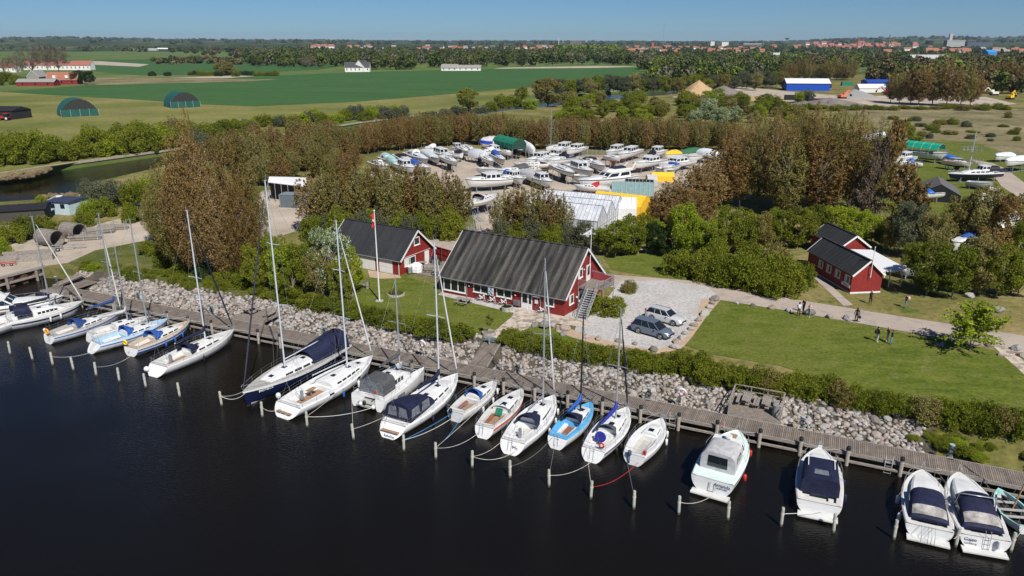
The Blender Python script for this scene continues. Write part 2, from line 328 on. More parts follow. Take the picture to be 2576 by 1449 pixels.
# ================================================================ quay and pier
redw = NT('red_boards'); c_ = redw.ramp(redw.noise(1.5, 4, .6), [(.3,(.165,.011,.008)),(.7,(.24,.018,.013))]); wv = redw.n('ShaderNodeTexWave', wave_type='BANDS'); wv.inputs['Scale'].default_value = 2.2; redw.l(redw.co(), wv.inputs[0])
redw.base(c_); redw.bump(wv.outputs[1], .25, .02); redw.b.inputs['Roughness'].default_value = .7; redw = redw.m
def roofmat(name, dark, lite, seams=True):
    t = NT(name); t.b.inputs['Roughness'].default_value = .85; t.b.inputs['Specular IOR Level'].default_value = .25
    s_ = t.noise(1.0, 4, .65, sc=(1.1,.16,.16)); c = t.ramp(s_, [(.38, dark), (.62, lite)])
    g = t.noise(5.0, 5, .7); c = t.mix(c, t.ramp(g, [(.35,(.6,)*3),(.65,(1.,)*3)]), 1.0, 'MULTIPLY')
    if lite[0] > .06:
        wv = t.n('ShaderNodeTexWave'); wv.inputs['Scale'].default_value = .314/1.06; wv.inputs['Distortion'].default_value = 1.3; wv.inputs['Detail Scale'].default_value = .6; t.l(t.co(), wv.inputs[0])
        c = t.mix(c, t.ramp(wv.outputs[1], [(.25,(.55,)*3),(.8,(1.22,1.2,1.16))]), 1.0, 'MULTIPLY')
    t.base(c); t.bump(g, .3, .04); MATS[name] = t.m; return t.m
roof_old = roofmat('weathered_roof_sheet', (.032,.032,.032), (.105,.10,.092))
roof_new = roofmat('dark_roof_felt', (.030,.032,.036), (.042,.044,.048))
plankm = NT('pier_planks'); v_ = plankm.co(); br = plankm.n('ShaderNodeTexBrick'); br.offset = 0; br.inputs['Scale'].default_value = 1; br.inputs['Brick Width'].default_value = .15; br.inputs['Row Height'].default_value = 40; br.inputs['Mortar Size'].default_value = .018
br.inputs['Color1'].default_value = (.25,.205,.17,1); br.inputs['Color2'].default_value = (.17,.14,.115,1); br.inputs['Mortar'].default_value = (.02,.018,.015,1); plankm.l(v_, br.inputs[0])
plankm.base(plankm.mix(br.outputs[0], plankm.ramp(plankm.noise(1.2,5,.7), [(.3,(.6,)*3),(.7,(1.15,)*3)]), 1.0, 'MULTIPLY')); plankm.b.inputs['Roughness'].default_value = .9; plankm = plankm.m
ANG = math.atan2(U.y, U.x); DZ = 1.0
pier = empty('pier', PT(0,0,0), ANG, 'long grey timber boardwalk pier on piles running past the boats', 'pier')
quick('deck', plankm, pier, lambda b: (b.box(-1.5,150,-2.3,0,DZ-.09,DZ), b.box(-.2,2.2,0,4.9,DZ-.08,DZ+.003)))
quick('edge_beam', wood, pier, lambda b: (b.box(-1.5,150,-2.42,-2.303,DZ-.2,DZ+.07), b.box(-1.5,150,.003,.1,DZ-.22,DZ+.02), [b.box(x,x+21.4,-2.62,-2.44,.28,.44) for x in range(0,140,22)]))
def bridge(b):
    b.T = None
bw = empty('footbridge', PT(0,0,0), ANG, 'short plank footbridge joining the pier to the flagged path', 'footbridge')
a0, a1, l0, l1, ln = BA0, BA1-.4, BL0, BL1, BN-.2
b = MB()
q = [(a0,.11),(a1+.4,.11),(l1,ln+.2),(l0,ln+.2)]
b.add([(x,y,z+o) for o in (-.12,0) for (x,y),z in zip(q,(DZ+.03,DZ+.03,GZ+.1,GZ+.1))],[(3,2,1,0),(4,5,6,7),(0,1,5,4),(1,2,6,5),(2,3,7,6),(3,0,4,7)])
bo = b.build('deck', plankm, bw)
quick('handrail', wood, bw, lambda b: (b.bar((a1+.45,.15,DZ+.12),(l1+.05,ln+.2,GZ+.18),.12)))
boxpart('metal_ramp_plate', M('ramp_plate',(.12,.16,.17),.5,.3), bw, l0+.02, l1-.02, ln-.9, ln+.25, GZ+.105, GZ+.14)
# quay-side branch and gangway
def strip(name, A, B, w, z0, z1, mt, parent=None):
    A, B = Vector(A), Vector(B); d = (B-A).normalized(); n = Vector((-d.y, d.x, 0))*w/2
    b = MB(); b.add([A-n+Vector((0,0,-.12)),B-n+Vector((0,0,-.12)),B+n+Vector((0,0,-.12)),A+n+Vector((0,0,-.12)),A-n,B-n,B+n,A+n],[(3,2,1,0),(4,5,6,7),(0,1,5,4),(1,2,6,5),(2,3,7,6),(3,0,4,7)])
    return b.build(name, mt, parent)
t2 = NT('plank_dark'); t2.base(t2.ramp(t2.noise(3,4,.7), [(.3,(.12,.10,.08)),(.7,(.25,.21,.17))])); t2.b.inputs['Roughness'].default_value = .9; plank2 = t2.m
br_ = empty('quay_pier', (0,0,0), 0, 'side branch of the timber pier reaching towards the gravel quay', 'pier')
A = at(150,728,DZ); B = at(-160,830,DZ); o_ = strip('deck', A, B, 3.0, 0, 0, plank2, br_); o_.location.z = .004
[quick('pile', wood, br_, lambda b: b.tube([A.lerp(B,k)+Vector((0,s*1.2,-2)), A.lerp(B,k)+Vector((0,s*1.2,-.13))], .14, 8)) for k in (.1,.35,.6,.85) for s in (-1,1)]
gw = empty('gangway', (0,0,0), 0, 'wooden gangway from the pier end up to the gravel quay', 'gangway')
A = at(148,716,DZ)+Vector((0,0,.12)); B = at(205,692,GZ)+Vector((0,0,.14)); strip('deck', A, B, 1.6, 0, 0, plank2, gw); quick('side_beam', wood, gw, lambda b: b.bar(A+Vector((.4,-.8,.05)), B+Vector((.4,-.8,.05)), .14))
# steel sheet-pile quay
qd = (Q0-Q1).normalized(); qn = Vector((-qd.y, qd.x, 0)); qn = qn if qn.y < 0 else -qn
rust = M('rusty_sheet_pile', (.10,.05,.032), .9, var=.4, bump=.4)
qw = empty('quay_wall', Q1+Vector((0,0,-GZ)), math.atan2(qd.y, qd.x), 'rusty sheet pile quay wall with timber fenders', 'quay wall')
s_ = -1 if Vector((-qd.y, qd.x, 0)).dot(qn) < 0 else 1
def shp(b):
    rows = [[],[]]
    for i in range(120):
        x = i*.45; y = s_*(.06+(.28 if i%4 in (1,2) else 0)); rows[0].append((x,y,-1)); rows[1].append((x,y,GZ-.1))
    b.grid(rows)
quick('sheet_piling', rust, qw, shp)
quick('capping_beam', wood, qw, lambda b: (b.box(-.6,60,min(-.2*s_,.5*s_),max(-.2*s_,.5*s_),GZ-.12,GZ+.14), b.box(0,60,min(.36*s_,.6*s_),max(.36*s_,.6*s_),.55,.8)))
quick('fender_timber', wood, qw, lambda b: [b.box(x,x+.25,min(.62*s_,.85*s_),max(.62*s_,.85*s_),-.6,GZ-.13) for x in range(1,50,4)])
# pier piles and bollard posts
pp = MB(); 
def pile_mesh(r, z0, z1, cap):
    b = MB(); b.tube([(0,0,z0),(0,0,z1-.02),(0,0,z1)], [r,r,r*.85], 12); b.mi = 1
    if cap: b.tube([(0,0,z1-.02),(0,0,z1+.2),(0,0,z1+.26)], [r*1.12,r*1.15,r*.9], 12)
    return b.mesh('pier_post', [wood, black])
pm = pile_mesh(.15, -1.2, DZ+.42, True)
posts = [(112,697.5),(155,703)]
pt_px = [(232,731),(258,736),(346,748),(418,771),(469,778),(521,788),(574,801),(690,823),(745,833),(866,857),(1072,895),(1217,932),(1290,945),(1367,960),(1448,976),(1534,992),(1626,1013),(1718,1035),(1813,1052),(1917,1076),(2018,1095),(2134,1121),(2266,1146)]
for k, p in enumerate(pt_px):
    tt, _ = tn(at(*p, DZ)); o = bpy.data.objects.new('mooring_post', pm); link(o); o.location = PT(tt, -2.42-.17, 0)
    tag(o, 'black capped timber mooring post on the outer edge of the long pier', 'mooring post', 'mooring posts along the pier edge')
pm2 = MB().tube([(0,0,-1.2),(0,0,DZ-.1)], .13, 10).mesh('pile', wood)
for k in range(36):
    o = bpy.data.objects.new('pile', pm2); link(o, pier); o.location = (1+k*4.1, -.3-1.8*(k%2), 0)
# free standing mooring piles
pile_t = NT('pile_wood'); gz = pile_t.n('ShaderNodeSeparateXYZ'); pile_t.l(pile_t.n('ShaderNodeTexCoord').outputs['Object'], gz.inputs[0])
c_ = pile_t.ramp(pile_t.noise(4,4,.7), [(.3,(.22,.24,.19)),(.7,(.42,.42,.36))]); c_ = pile_t.mix(c_, (.05,.045,.03), pile_t.ramp(gz.outputs[2], [(.12, 1.), (.3, 0.)])); pile_t.base(c_); pile_t.b.inputs['Roughness'].default_value = .9
b = MB(); b.tube([(0,0,-1.5),(0,0,1.46),(0,0,1.5)], [.115,.11,.09], 12); b.mi = 1; b.torus((0,0,1.02), .115, .02); b.torus((0,0,.96), .115, .018)
PILE = b.mesh('mooring_pile', [pile_t.m, rope])
PILES = [(18.6,859),(75,873),(126,886),(178.5,898),(236,911.5),(294,925),(361,939.5),(447,963),(553,984),(655.6,1011.3),(769.2,1035.4),(886.7,1065.9),(1014,1093.6),(1095,1113),(1187,1134),(1283,1158.5),(1382,1181),(1488,1210),(1597,1235),(1711,1248),(1836,1261),(1971,1277),(2104,1293),(2257.5,1309),(2414,1327),(2554,1340)]
PW = []
for k, p in enumerate(PILES):
    q = at(*p, 1.5); PW.append(Vector((q.x, q.y, 0))); o = bpy.data.objects.new('mooring_pile', PILE); link(o); o.location = (q.x, q.y, 0); o.rotation_euler = (R(rnd.uniform(-2,2)), R(rnd.uniform(-2,2)), rnd.random()*6)
    tag(o, 'grey wooden mooring pile standing alone in the dark water off the boat sterns', 'mooring pile', 'mooring piles in the water')
# ================================================================ stones
stm = NT('granite_stones'); oi = stm.n('ShaderNodeObjectInfo'); ge = stm.n('ShaderNodeNewGeometry')
ad = stm.n('ShaderNodeMath', operation='ADD'); stm.l(oi.outputs['Random'], ad.inputs[0]); stm.l(ge.outputs['Random Per Island'], ad.inputs[1]); fr = stm.n('ShaderNodeMath', operation='FRACT'); stm.l(ad.outputs[0], fr.inputs[0])
c_ = stm.ramp(fr.outputs[0], [(0,(.14,.128,.118)),(.25,(.30,.245,.20)),(.45,(.38,.355,.335)),(.62,(.22,.21,.20)),(.8,(.44,.41,.385)),(1,(.29,.22,.17))])
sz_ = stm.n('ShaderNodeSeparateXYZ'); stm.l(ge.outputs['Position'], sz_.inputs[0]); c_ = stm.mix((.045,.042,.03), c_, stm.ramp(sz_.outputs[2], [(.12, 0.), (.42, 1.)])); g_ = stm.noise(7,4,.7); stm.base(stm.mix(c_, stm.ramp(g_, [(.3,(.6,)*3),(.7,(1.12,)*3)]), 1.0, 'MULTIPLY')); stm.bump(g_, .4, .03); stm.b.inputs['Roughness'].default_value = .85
STONE = stm.m
def ico(sub=1):
    t_ = (1+5**.5)/2; v = [(-1,t_,0),(1,t_,0),(-1,-t_,0),(1,-t_,0),(0,-1,t_),(0,1,t_),(0,-1,-t_),(0,1,-t_),(t_,0,-1),(t_,0,1),(-t_,0,-1),(-t_,0,1)]
    v = [Vector(p).normalized() for p in v]
    f = [(0,11,5),(0,5,1),(0,1,7),(0,7,10),(0,10,11),(1,5,9),(5,11,4),(11,10,2),(10,7,6),(7,1,8),(3,9,4),(3,4,2),(3,2,6),(3,6,8),(3,8,9),(4,9,5),(2,4,11),(6,2,10),(8,6,7),(9,8,1)]
    for _ in range(sub):
        mid = {}; nf = []
        def g(a, b_):
            k = (min(a,b_), max(a,b_))
            if k not in mid: mid[k] = len(v); v.append(((v[a]+v[b_])/2).normalized())
            return mid[k]
        for a, b_, c in f:
            x, y, z = g(a,b_), g(b_,c), g(c,a); nf += [(a,x,z),(b_,y,x),(c,z,y),(x,y,z)]
        f = nf
    return v, f
def rockmesh(seed, sub=1, rough=.28):
    r_ = random.Random(seed); v, f = ico(sub); pl = [(Vector((r_.gauss(0,1),r_.gauss(0,1),r_.gauss(0,1))).normalized(), r_.uniform(.62,.95)) for _ in range(9)]
    out = []
    for p in v:
        k = 1.0
        for n, d in pl:
            q = p.dot(n)
            if q*k > d: k = d/q
        k *= 1+r_.uniform(-.04,.04); out.append(p*k)
    return out, f
ROCKS = [rockmesh(i, 1) for i in range(10)]
def np_pack(name, protos, xf, mt, smooth=False):
    """xf: list of (proto, loc, scale3, rz, rx)"""
    V, Fc, n = [], [], 0; pv = [(np.array([tuple(p) for p in v], float), np.array(f, int)) for v, f in protos]
    for k, loc, s, rz, rx in xf:
        v, f = pv[k]; v = v*np.array(s); c, s_ = math.cos(rx), math.sin(rx)
        v = np.stack([v[:,0], v[:,1]*c-v[:,2]*s_, v[:,1]*s_+v[:,2]*c], 1); c, s_ = math.cos(rz), math.sin(rz)
        v = np.stack([v[:,0]*c-v[:,1]*s_, v[:,0]*s_+v[:,1]*c, v[:,2]], 1)+np.array(loc); V.append(v); Fc.append(f+n); n += len(v)
    V = np.concatenate(V); Fc = np.concatenate(Fc); me = bpy.data.meshes.new(name)
    me.vertices.add(len(V)); me.vertices.foreach_set('co', V.ravel()); k = Fc.shape[1]
    me.loops.add(Fc.size); me.loops.foreach_set('vertex_index', Fc.ravel().astype(np.int32)); me.polygons.add(len(Fc)); me.polygons.foreach_set('loop_start', np.arange(0, Fc.size, k, dtype=np.int32))
    me.polygons.foreach_set('loop_total', np.full(len(Fc), k, np.int32)); me.update(calc_edges=True); me.materials.append(mt); me.validate(); return me
def bank_z(tt, n):
    en = edge_n(tt); pr = ((-1.6,-.9), (.1,-.1), (en*.35,.55), (en*.7,1.15), (en,1.6))
    for (a, p), (b_, q) in zip(pr, pr[1:]):
        if n <= b_: return p+(q-p)*max(0, n-a)/(b_-a)
    return 1.6
xs = []; 
for i in range(10500):
    tt = rnd.uniform(-3, 106 if rnd.random() < .93 else 128); n = rnd.uniform(-.3, edge_n(tt)+rnd.uniform(-.9,.5)); 
    if a0+SL*n-.35 < tt < a1+.4+SL*n+.35: continue
    if -.5 < tt < 2.5: continue
    if 101.5 < tt < 111: 
        if rnd.random() < .88 or n > 1.2: continue
    if tt > 111 and n > 3.2: continue
    s = rnd.choice([.10,.13,.16,.19,.23])*rnd.uniform(.8,1.25)*(1.25 if n < 1.2 else 1)
    if rnd.random() < .03: s *= 1.7
    xs.append((s, tt, n))
BIG = sorted(xs, key=lambda q: -q[0]*(1+q[1]*.011))[:300]; rest = [q for q in xs if q not in set(BIG)]
def rx_(q): s, tt, n = q; return (rnd.randrange(10), PT(tt, n, bank_z(tt, n)+s*.28), (s*rnd.uniform(.9,1.5), s, s*rnd.uniform(.6,.9)), rnd.random()*6.28, rnd.uniform(-.5,.5))
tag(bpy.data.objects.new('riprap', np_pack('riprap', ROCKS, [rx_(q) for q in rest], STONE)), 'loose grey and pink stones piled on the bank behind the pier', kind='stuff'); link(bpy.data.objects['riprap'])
RM = []
for k in range(10):
    b = MB(); b.add(ROCKS[k][0], ROCKS[k][1]); RM.append(b.mesh('stone', STONE))
for q in BIG:
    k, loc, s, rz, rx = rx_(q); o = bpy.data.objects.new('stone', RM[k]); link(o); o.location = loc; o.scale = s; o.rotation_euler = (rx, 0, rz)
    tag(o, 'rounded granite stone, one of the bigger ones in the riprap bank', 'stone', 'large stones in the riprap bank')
# boulders round the lot and along the road
bo_px = [(1312,745,.5),(1346,818,.62,'pale'),(1373,812,.8),(1388,820,.7),(1405,826,.55),(1421,827,.8,'pale'),(1418,840,.6),(1475,847,.55),(1505,852,.55),(1557,858,.6),(1597,864,.45),(1643,880,.7),(1698,873,.75),(1700,860,.6),(1712,850,.6),(1722,838,.5),(1737,828,.55),(1745,817,.6,'pale'),(1757,805,.55),(1770,790,.9),(1785,773,.6),(1790,762,.55),(1798,753,.85),
 (1854,762,.4),(1895,768,.5),(1942,774,.65),(1985,781,.6),(2036,787,.9),(2087,797,.6),(2133,802,.8),(2160,805,.35),(2365,868,.5),(2370,865,.4),(2490,869,.55),(2438,745,.8),(2508,781,1.0),(2557,878,.75),(2570,895,.6),(2515,892,.4),(1590,721,.3)]
bm_big = []
for k in range(5):
    b = MB(); v, f = rockmesh(40+k, 2); b.add(v, f); bm_big.append(b.mesh('boulder', STONE))
for k, p in enumerate(bo_px):
    q = at(p[0], p[1]+3); o = bpy.data.objects.new('boulder', bm_big[k%5]); link(o); s = p[2]*.75; o.location = (q.x, q.y, GZ+s*.35); o.scale = (s*1.15, s*.9, s*.75); o.rotation_euler = (0,0,rnd.random()*6)
    rd = p[0] > 1830
    tag(o, ('round boulder in the row along the grass edge of the road' if rd else 'rough granite boulder on the sandy border of the gravel lot'), 'boulder', 'boulders along the road' if rd else 'boulders round the parking lot')
# ================================================================ buildings
curt = M('pale_curtain', (.55,.56,.50), .9, var=.1)
def window(parent, T, s0, s1, h0, h1, n=1, fr=.09, mt=None, sill=True, curtain=False, name='window'):
    """window in the wall plane y=0 of transform T; outside is -y"""
    mt = mt or white_p; b = MB(); b.T = T; d0, d1 = -.045, .05
    b.box(s0, s1, d0, d1, h1-fr, h1); b.box(s0, s1, d0, d1, h0, h0+fr)
    xs_ = [s0+(s1-s0-fr)*i/n for i in range(n+1)]
    for x in xs_: b.box(x, x+fr, d0, d1, h0+fr, h1-fr)
    w_ = b.build(name, mt, parent)
    b = MB(); b.T = T; b.box(s0+fr, s1-fr, -.012, .0-.002, h0+fr, h1-fr); b.build('pane', glass, w_)
    if sill: b = MB(); b.T = T; b.box(s0-.05, s1+.05, -.12, -.047, h0-.05, h0+.02); b.build('sill', mt, w_)
    if curtain: b = MB(); b.T = T; b.box(s0+fr+.04, s0+(s1-s0)*.42, -.018, -.013, h0+fr+.02, h1-fr-.02); b.build('curtain', curt, w_)
    return w_
def gable_house(name, label, O, a, L, W, e, r, og, oe, wallm, roofm, trim, rib=1.05, ribw=.05, plinth=None, cat='house', wall_t=None):
    root = empty(name, (O[0], O[1], GZ), a, label, cat); k = (r-e)/(W/2+oe); ew = e+k*oe-.09    # wall height under roof sheet
    b = MB(); b.add([(0,0,-.1),(L,0,-.1),(L,W,-.1),(0,W,-.1),(0,0,ew),(L,0,ew),(L,W,ew),(0,W,ew),(0,W/2,ew+k*W/2),(L,W/2,ew+k*W/2)],
        [(0,1,5,4),(1,2,6,9,5),(2,3,7,6),(3,0,4,8,7),(4,5,9,8),(6,7,8,9)]); b.build('wall', wallm, root)
    if plinth: quick('plinth', plinth, root, lambda b: (b.box(-.03,L+.03,-.03,-.003,-.1,.16), b.box(L+.003,L+.03,0,W,-.1,.16)))
    def rf(b):
        for sgn in (0, 1):
            y0, y1 = (-oe, W/2) if sgn == 0 else (W+oe, W/2)
            n = Vector((0, (-1 if sgn == 0 else 1)*k, 1)).normalized()*.07
            A, B, C_, D = (Vector((-og,y0,e)), Vector((L+og,y0,e)), Vector((L+og,y1,r)), Vector((-og,y1,r)))
            vs = [A,B,C_,D,A+n,B+n,C_+n,D+n]; fs = [(0,3,2,1),(4,5,6,7),(0,1,5,4),(1,2,6,5),(2,3,7,6),(3,0,4,7)]
            b.add(vs, fs if sgn == 0 else [f[::-1] for f in fs])
            m = int((L+2*og)/rib)
            for i in range(1, m+1):
                x = -og+i*(L+2*og)/(m+1); b.bar(Vector((x,y0,e))+n*1.3, Vector((x,y1,r))+n*1.3, ribw, ribw*1.1)
    quick('roof', roofm, root, rf)
    quick('ridge_cap', roofm, root, lambda b: b.bar((-og,W/2,r+.1),(L+og,W/2,r+.1),.3,.06))
    def tr(b):
        for x in (-og-.03, L+og+.03):
            for y0 in (-oe-.02, W+oe+.02): b.bar((x,y0,e-.03),(x,W/2,r-.02),.05,.24)
    quick('bargeboard', trim, root, tr)
    quick('gutter', M('gutter_grey',(.25,.25,.26),.5,.3), root, lambda b: b.tube([(-og,-oe-.07,e-.02),(L+og,-oe-.07,e-.02)], .07, 6))
    return root
def TW(x, y, a): return Matrix.Translation((x, y, 0)) @ Matrix.Rotation(a, 4, 'Z')
# --- clubhouse
O1 = (-8.825, 88.93); A1 = -.531; L1, W1 = 17.277, 10.8
club = gable_house('clubhouse', 'long red timber clubhouse with a streaked dark grey roof and outside stair', O1, A1, L1, W1, 2.19, 6.96, .34, .32, redw, roof_old, white_p, 1.06, .09)
F0 = TW(0,-.003,0); Gb = TW(L1+.003,0,R(90))
window(club, F0, .14, 3.52, .45, 2.05, 3, .13); window(club, F0, 4.67, 6.88, .93, 2.02, 2, .12); window(club, F0, 8.03, 10.23, .93, 2.02, 2, .12); window(club, F0, 14.8, 15.96, .96, 2.05, 1, .1)
window(club, Gb, 1.24, 2.40, 1.0, 2.2, 1, .11, curtain=True); window(club, Gb, 3.53, 4.7, 3.62, 4.75, 1, .12, curtain=True); window(club, Gb, 3.75, 5.0, .75, 2.0, 1, .1)
d = quick('door', white_p, club, lambda b: (setattr(b,'T',F0), b.box(11.55,13.02,-.06,-.002,.02,2.08), b.box(11.6,12.42,-.09,-.06,.08,.55), b.box(12.6,12.98,-.09,-.06,.08,.55)))
quick('pane', glass, d, lambda b: (b.box(11.75,12.35,-.095,-.064,.85,1.9), b.box(12.62,12.92,-.095,-.064,.8,1.9))); quick('handle', black, d, lambda b: b.bar((12.45,-.12,.95),(12.45,-.12,1.15),.04))
d = quick('upper_door', white_p, club, lambda b: (setattr(b,'T',Gb), b.box(5.78,6.95,-.05,-.002,2.68,4.72)))
q_ = MB(); q_.T = Gb; q_.box(6.05,6.68,-.06,-.053,3.4,4.5); q_.build('pane', glass, d)
for s in (3.72, 14.2): quick('downpipe', M('gutter_grey'), club, lambda b: b.tube([(s,-.36,2.1),(s,-.12,1.85),(s,-.1,.3),(s+.15,-.3,.1)], .045, 6))
for s, h in ((4.1,1.6),(10.75,1.55)): quick('wall_lamp', M('lamp_glass',(.5,.5,.48),.4,var=0), club, lambda b: b.sphere((s,-.08,h),.13))
quick('wall_lamp', M('lamp_glass'), club, lambda b: b.sphere((L1+.12,3.07,1.5),.15)); quick('wall_lamp', M('lamp_glass'), club, lambda b: b.sphere((L1+.1,4.95,4.45),.1))
boxpart('letter_box', white_p, club, 13.45,13.8,-.16,-.004,1.0,1.45)
def bins(x): o = boxpart('wall_box', M('grey_box',(.14,.13,.15),.5), club, x,x+.38,-.36,-.004,.35,.95)
bins(10.58); bins(11.02)
sgn = boxpart('sign', M('sign_blue_grey',(.16,.22,.32),.4), club, 13.2,14.2,-.34,-.28,1.86,2.06)
def text(s, size, loc, rot, mt, parent, name='lettering', ext=.004, align='CENTER', sx=1):
    cu = bpy.data.curves.new(name, 'FONT'); cu.body = s; cu.size = size; cu.align_x = align; cu.align_y = 'CENTER'; cu.extrude = ext; cu.resolution_u = 2; cu.materials.append(mt)
    tmp = bpy.data.objects.new('tmp', cu); C.objects.link(tmp); bpy.context.view_layer.update()
    me = bpy.data.meshes.new_from_object(tmp.evaluated_get(bpy.context.evaluated_depsgraph_get())); bpy.data.objects.remove(tmp)
    o = bpy.data.objects.new(name, me); link(o, parent); o.location = loc; o.rotation_euler = rot; o.scale.x = sx; return o
ink = M('dark_ink', (.02,.03,.10), .6, var=0); inkw = M('white_ink', (.75,.75,.75), .6, var=0)
text('Sejlklubben', .15, (13.7,-.345,1.96), (R(90),0,0), inkw, sgn)
# banner with crown and crossed anchors
bn = boxpart('banner', M('banner_white',(.55,.62,.64),.8), club, 7.1,7.85,-.36,-.345,1.0,2.02)
eb = M('emblem_blue', (.01,.04,.25), .7, var=0)
def emblem(b):
    y = -.375
    def st(p, q, w_): b.bar((p[0],y,p[1]),(q[0],y,q[1]),w_,.012)
    for s in (-1, 1):
        st((7.475-s*.2,1.2),(7.475+s*.2,1.58),.06); st((7.475-s*.16+.0,1.49),(7.475-s*.26,1.6),.05); st((7.475+s*.14,1.62),(7.475+s*.24,1.54),.04)
        pr_ = None
        for k in range(7):
            a = R(200+k*26)*1; p = (7.475+s*.17+.13*math.cos(a)*1.1, 1.28+.12*math.sin(a))
            if pr_: st(pr_, p, .05)
            pr_ = p
    b.add([(7.475+x,y,z) for x, z in ((-.15,1.68),(.15,1.68),(.19,1.84),(.08,1.76),(0,1.87),(-.08,1.76),(-.19,1.84))], [(0,1,3,4,5),(1,2,3),(0,5,6)])
    b.box(7.31,7.64,y-.004,y,1.91,1.98)
quick('emblem', eb, bn, emblem)
# balcony and stair
PZ = 2.62
quick('balcony_deck', plank2, club, lambda b: (b.poly([(L1+.01,3.55),(L1+1.15,3.45),(L1+3.0,4.35),(L1+3.2,7.0),(L1+.01,7.6)], PZ-.1, PZ)))
quick('balcony_post', steel, club, lambda b: [b.tube([(x,y,0),(x,y,PZ-.1)], .05, 6) for x, y in ((L1+.1,3.5),(L1+1.15,3.5),(L1+2.95,4.4),(L1+3.15,6.95),(L1+1.5,7.25))])
def rail(b, pts, h=1.0, post=1.0, bars=.13):
    for p, q in zip(pts, pts[1:]):
        p, q = Vector(p), Vector(q); Ln = (q-p).length; b.bar(p+Vector((0,0,h)), q+Vector((0,0,h)), .06); b.bar(p+Vector((0,0,.1)), q+Vector((0,0,.1)), .035)
        for i in range(int(Ln/post)+1): m_ = p.lerp(q, i*post/Ln); b.bar(m_, m_+Vector((0,0,h)), .05)
        b.bar(q, q+Vector((0,0,h)), .05)
        for i in range(int(Ln/bars)): m_ = p.lerp(q, (i+.5)*bars/Ln); b.bar(m_+Vector((0,0,.1)), m_+Vector((0,0,h)), .016)
quick('railing', steel, club, lambda b: (rail(b, [(L1+.05,3.58,PZ),(L1+1.1,3.48,PZ)]), rail(b, [(L1+2.5,4.1,PZ),(L1+2.98,4.38,PZ),(L1+3.15,6.98,PZ),(L1+.05,7.55,PZ)])))
quick('railing_panel', M('red_panel',(.33,.05,.06),.6), club, lambda b: b.poly([(L1+.1,7.48),(L1+3.0,6.95),(L1+3.0,6.93),(L1+.1,7.46)], PZ+.15, PZ+.9))
st = MB(); S0, S1 = Vector((L1+2.15,.1,0)), Vector((L1+1.85,3.75,PZ)); sw = Vector((.55,.04,0)); n_ = 14
for i in range(n_):
    p = S0.lerp(S1, (i+.5)/n_); st.add([p-sw+Vector((0,-.13,0)),p+sw+Vector((0,-.13,0)),p+sw+Vector((0,.13,0)),p-sw+Vector((0,.13,0))],[(0,1,2,3)]); st.bar(p-sw,p+sw,.24,.04)
for s in (-1, 1): st.bar(S0+sw*s*1.05, S1+sw*s*1.05, .05, .22)
stairs = st.build('stair', M('pale_steel',(.42,.44,.46),.5,.3), club)
quick('handrail', steel, stairs, lambda b: [ (b.bar(S0+sw*s*1.1+Vector((0,0,1)), S1+sw*s*1.1+Vector((0,0,1)), .05), b.bar(S0+sw*s*1.1+Vector((0,0,.55)), S1+sw*s*1.1+Vector((0,0,.55)), .03), [b.bar(S0.lerp(S1,k/9)+sw*s*1.1, S0.lerp(S1,k/9)+sw*s*1.1+Vector((0,0,1)), .03) for k in range(10)]) for s in (-1,1)])
fp = MB(); fp.tube([(L1+.25,6.27,4.85),(L1+.3,6.3,9.3)], [.055,.035], 8); fp.sphere((L1+.3,6.3,9.36),.09)
g_ = fp.build('gable_flagpole', white_p, club)
pen = MB(); pen.add([(L1+.3,6.3,9.2),(L1+.3,6.3,8.5),(L1-.75,5.9,8.45)], [(0,1,2)]); pen.add([(L1+.31,6.31,9.2),(L1+.31,6.31,8.5),(L1-.74,5.91,8.45)], [(2,1,0)]); pen.build('pennant', white_p, g_)
quick('pennant_mark', ink, g_, lambda b: b.torus((L1+.05,6.16,8.72),.08,.018,(.3,1,0),10,4))
# --- boathouse
O2 = (-26.265, 102.707); A2 = -.54; L2, W2 = 12.74, 7.57
bh = gable_house('boathouse', 'red boathouse with white double doors and a black ribbed roof', O2, A2, L2, W2, 2.035, 5.55, .386, .228, redw, roof_new, white_p, 1.0, .045)
gd = quick('garage_door', white_p, bh, lambda b: (b.box(7.36,8.33,-.05,-.003,.02,1.98), b.box(5.1,7.30,-.05,-.003,.02,1.98)))
quick('garage_door', white_p, bh, lambda b: (b.box(9.12,10.27,-.05,-.003,.02,1.98), b.box(10.3,11.46,-.05,-.003,.02,1.98), b.box(9.12,11.46,-.07,-.052,.95,1.0)))
G2 = TW(L2+.003,0,R(90)); window(bh, G2, 1.0, 3.47, .93, 2.08, 2, .11, curtain=True); window(bh, G2, 3.28, 4.55, 3.42, 4.56, 1, .12)
quick('door', white_p, bh, lambda b: (setattr(b,'T',G2), b.box(5.55,6.55,-.05,-.003,.05,2.1))); quick('moulding', white_p, bh, lambda b: (setattr(b,'T',G2), b.box(.3,6.9,-.03,-.003,2.22,2.27)))
quick('downpipe', white_p, bh, lambda b: b.tube([(L2-.15,-.3,1.95),(L2-.1,-.1,1.75),(L2-.1,-.08,0)], .045, 6))
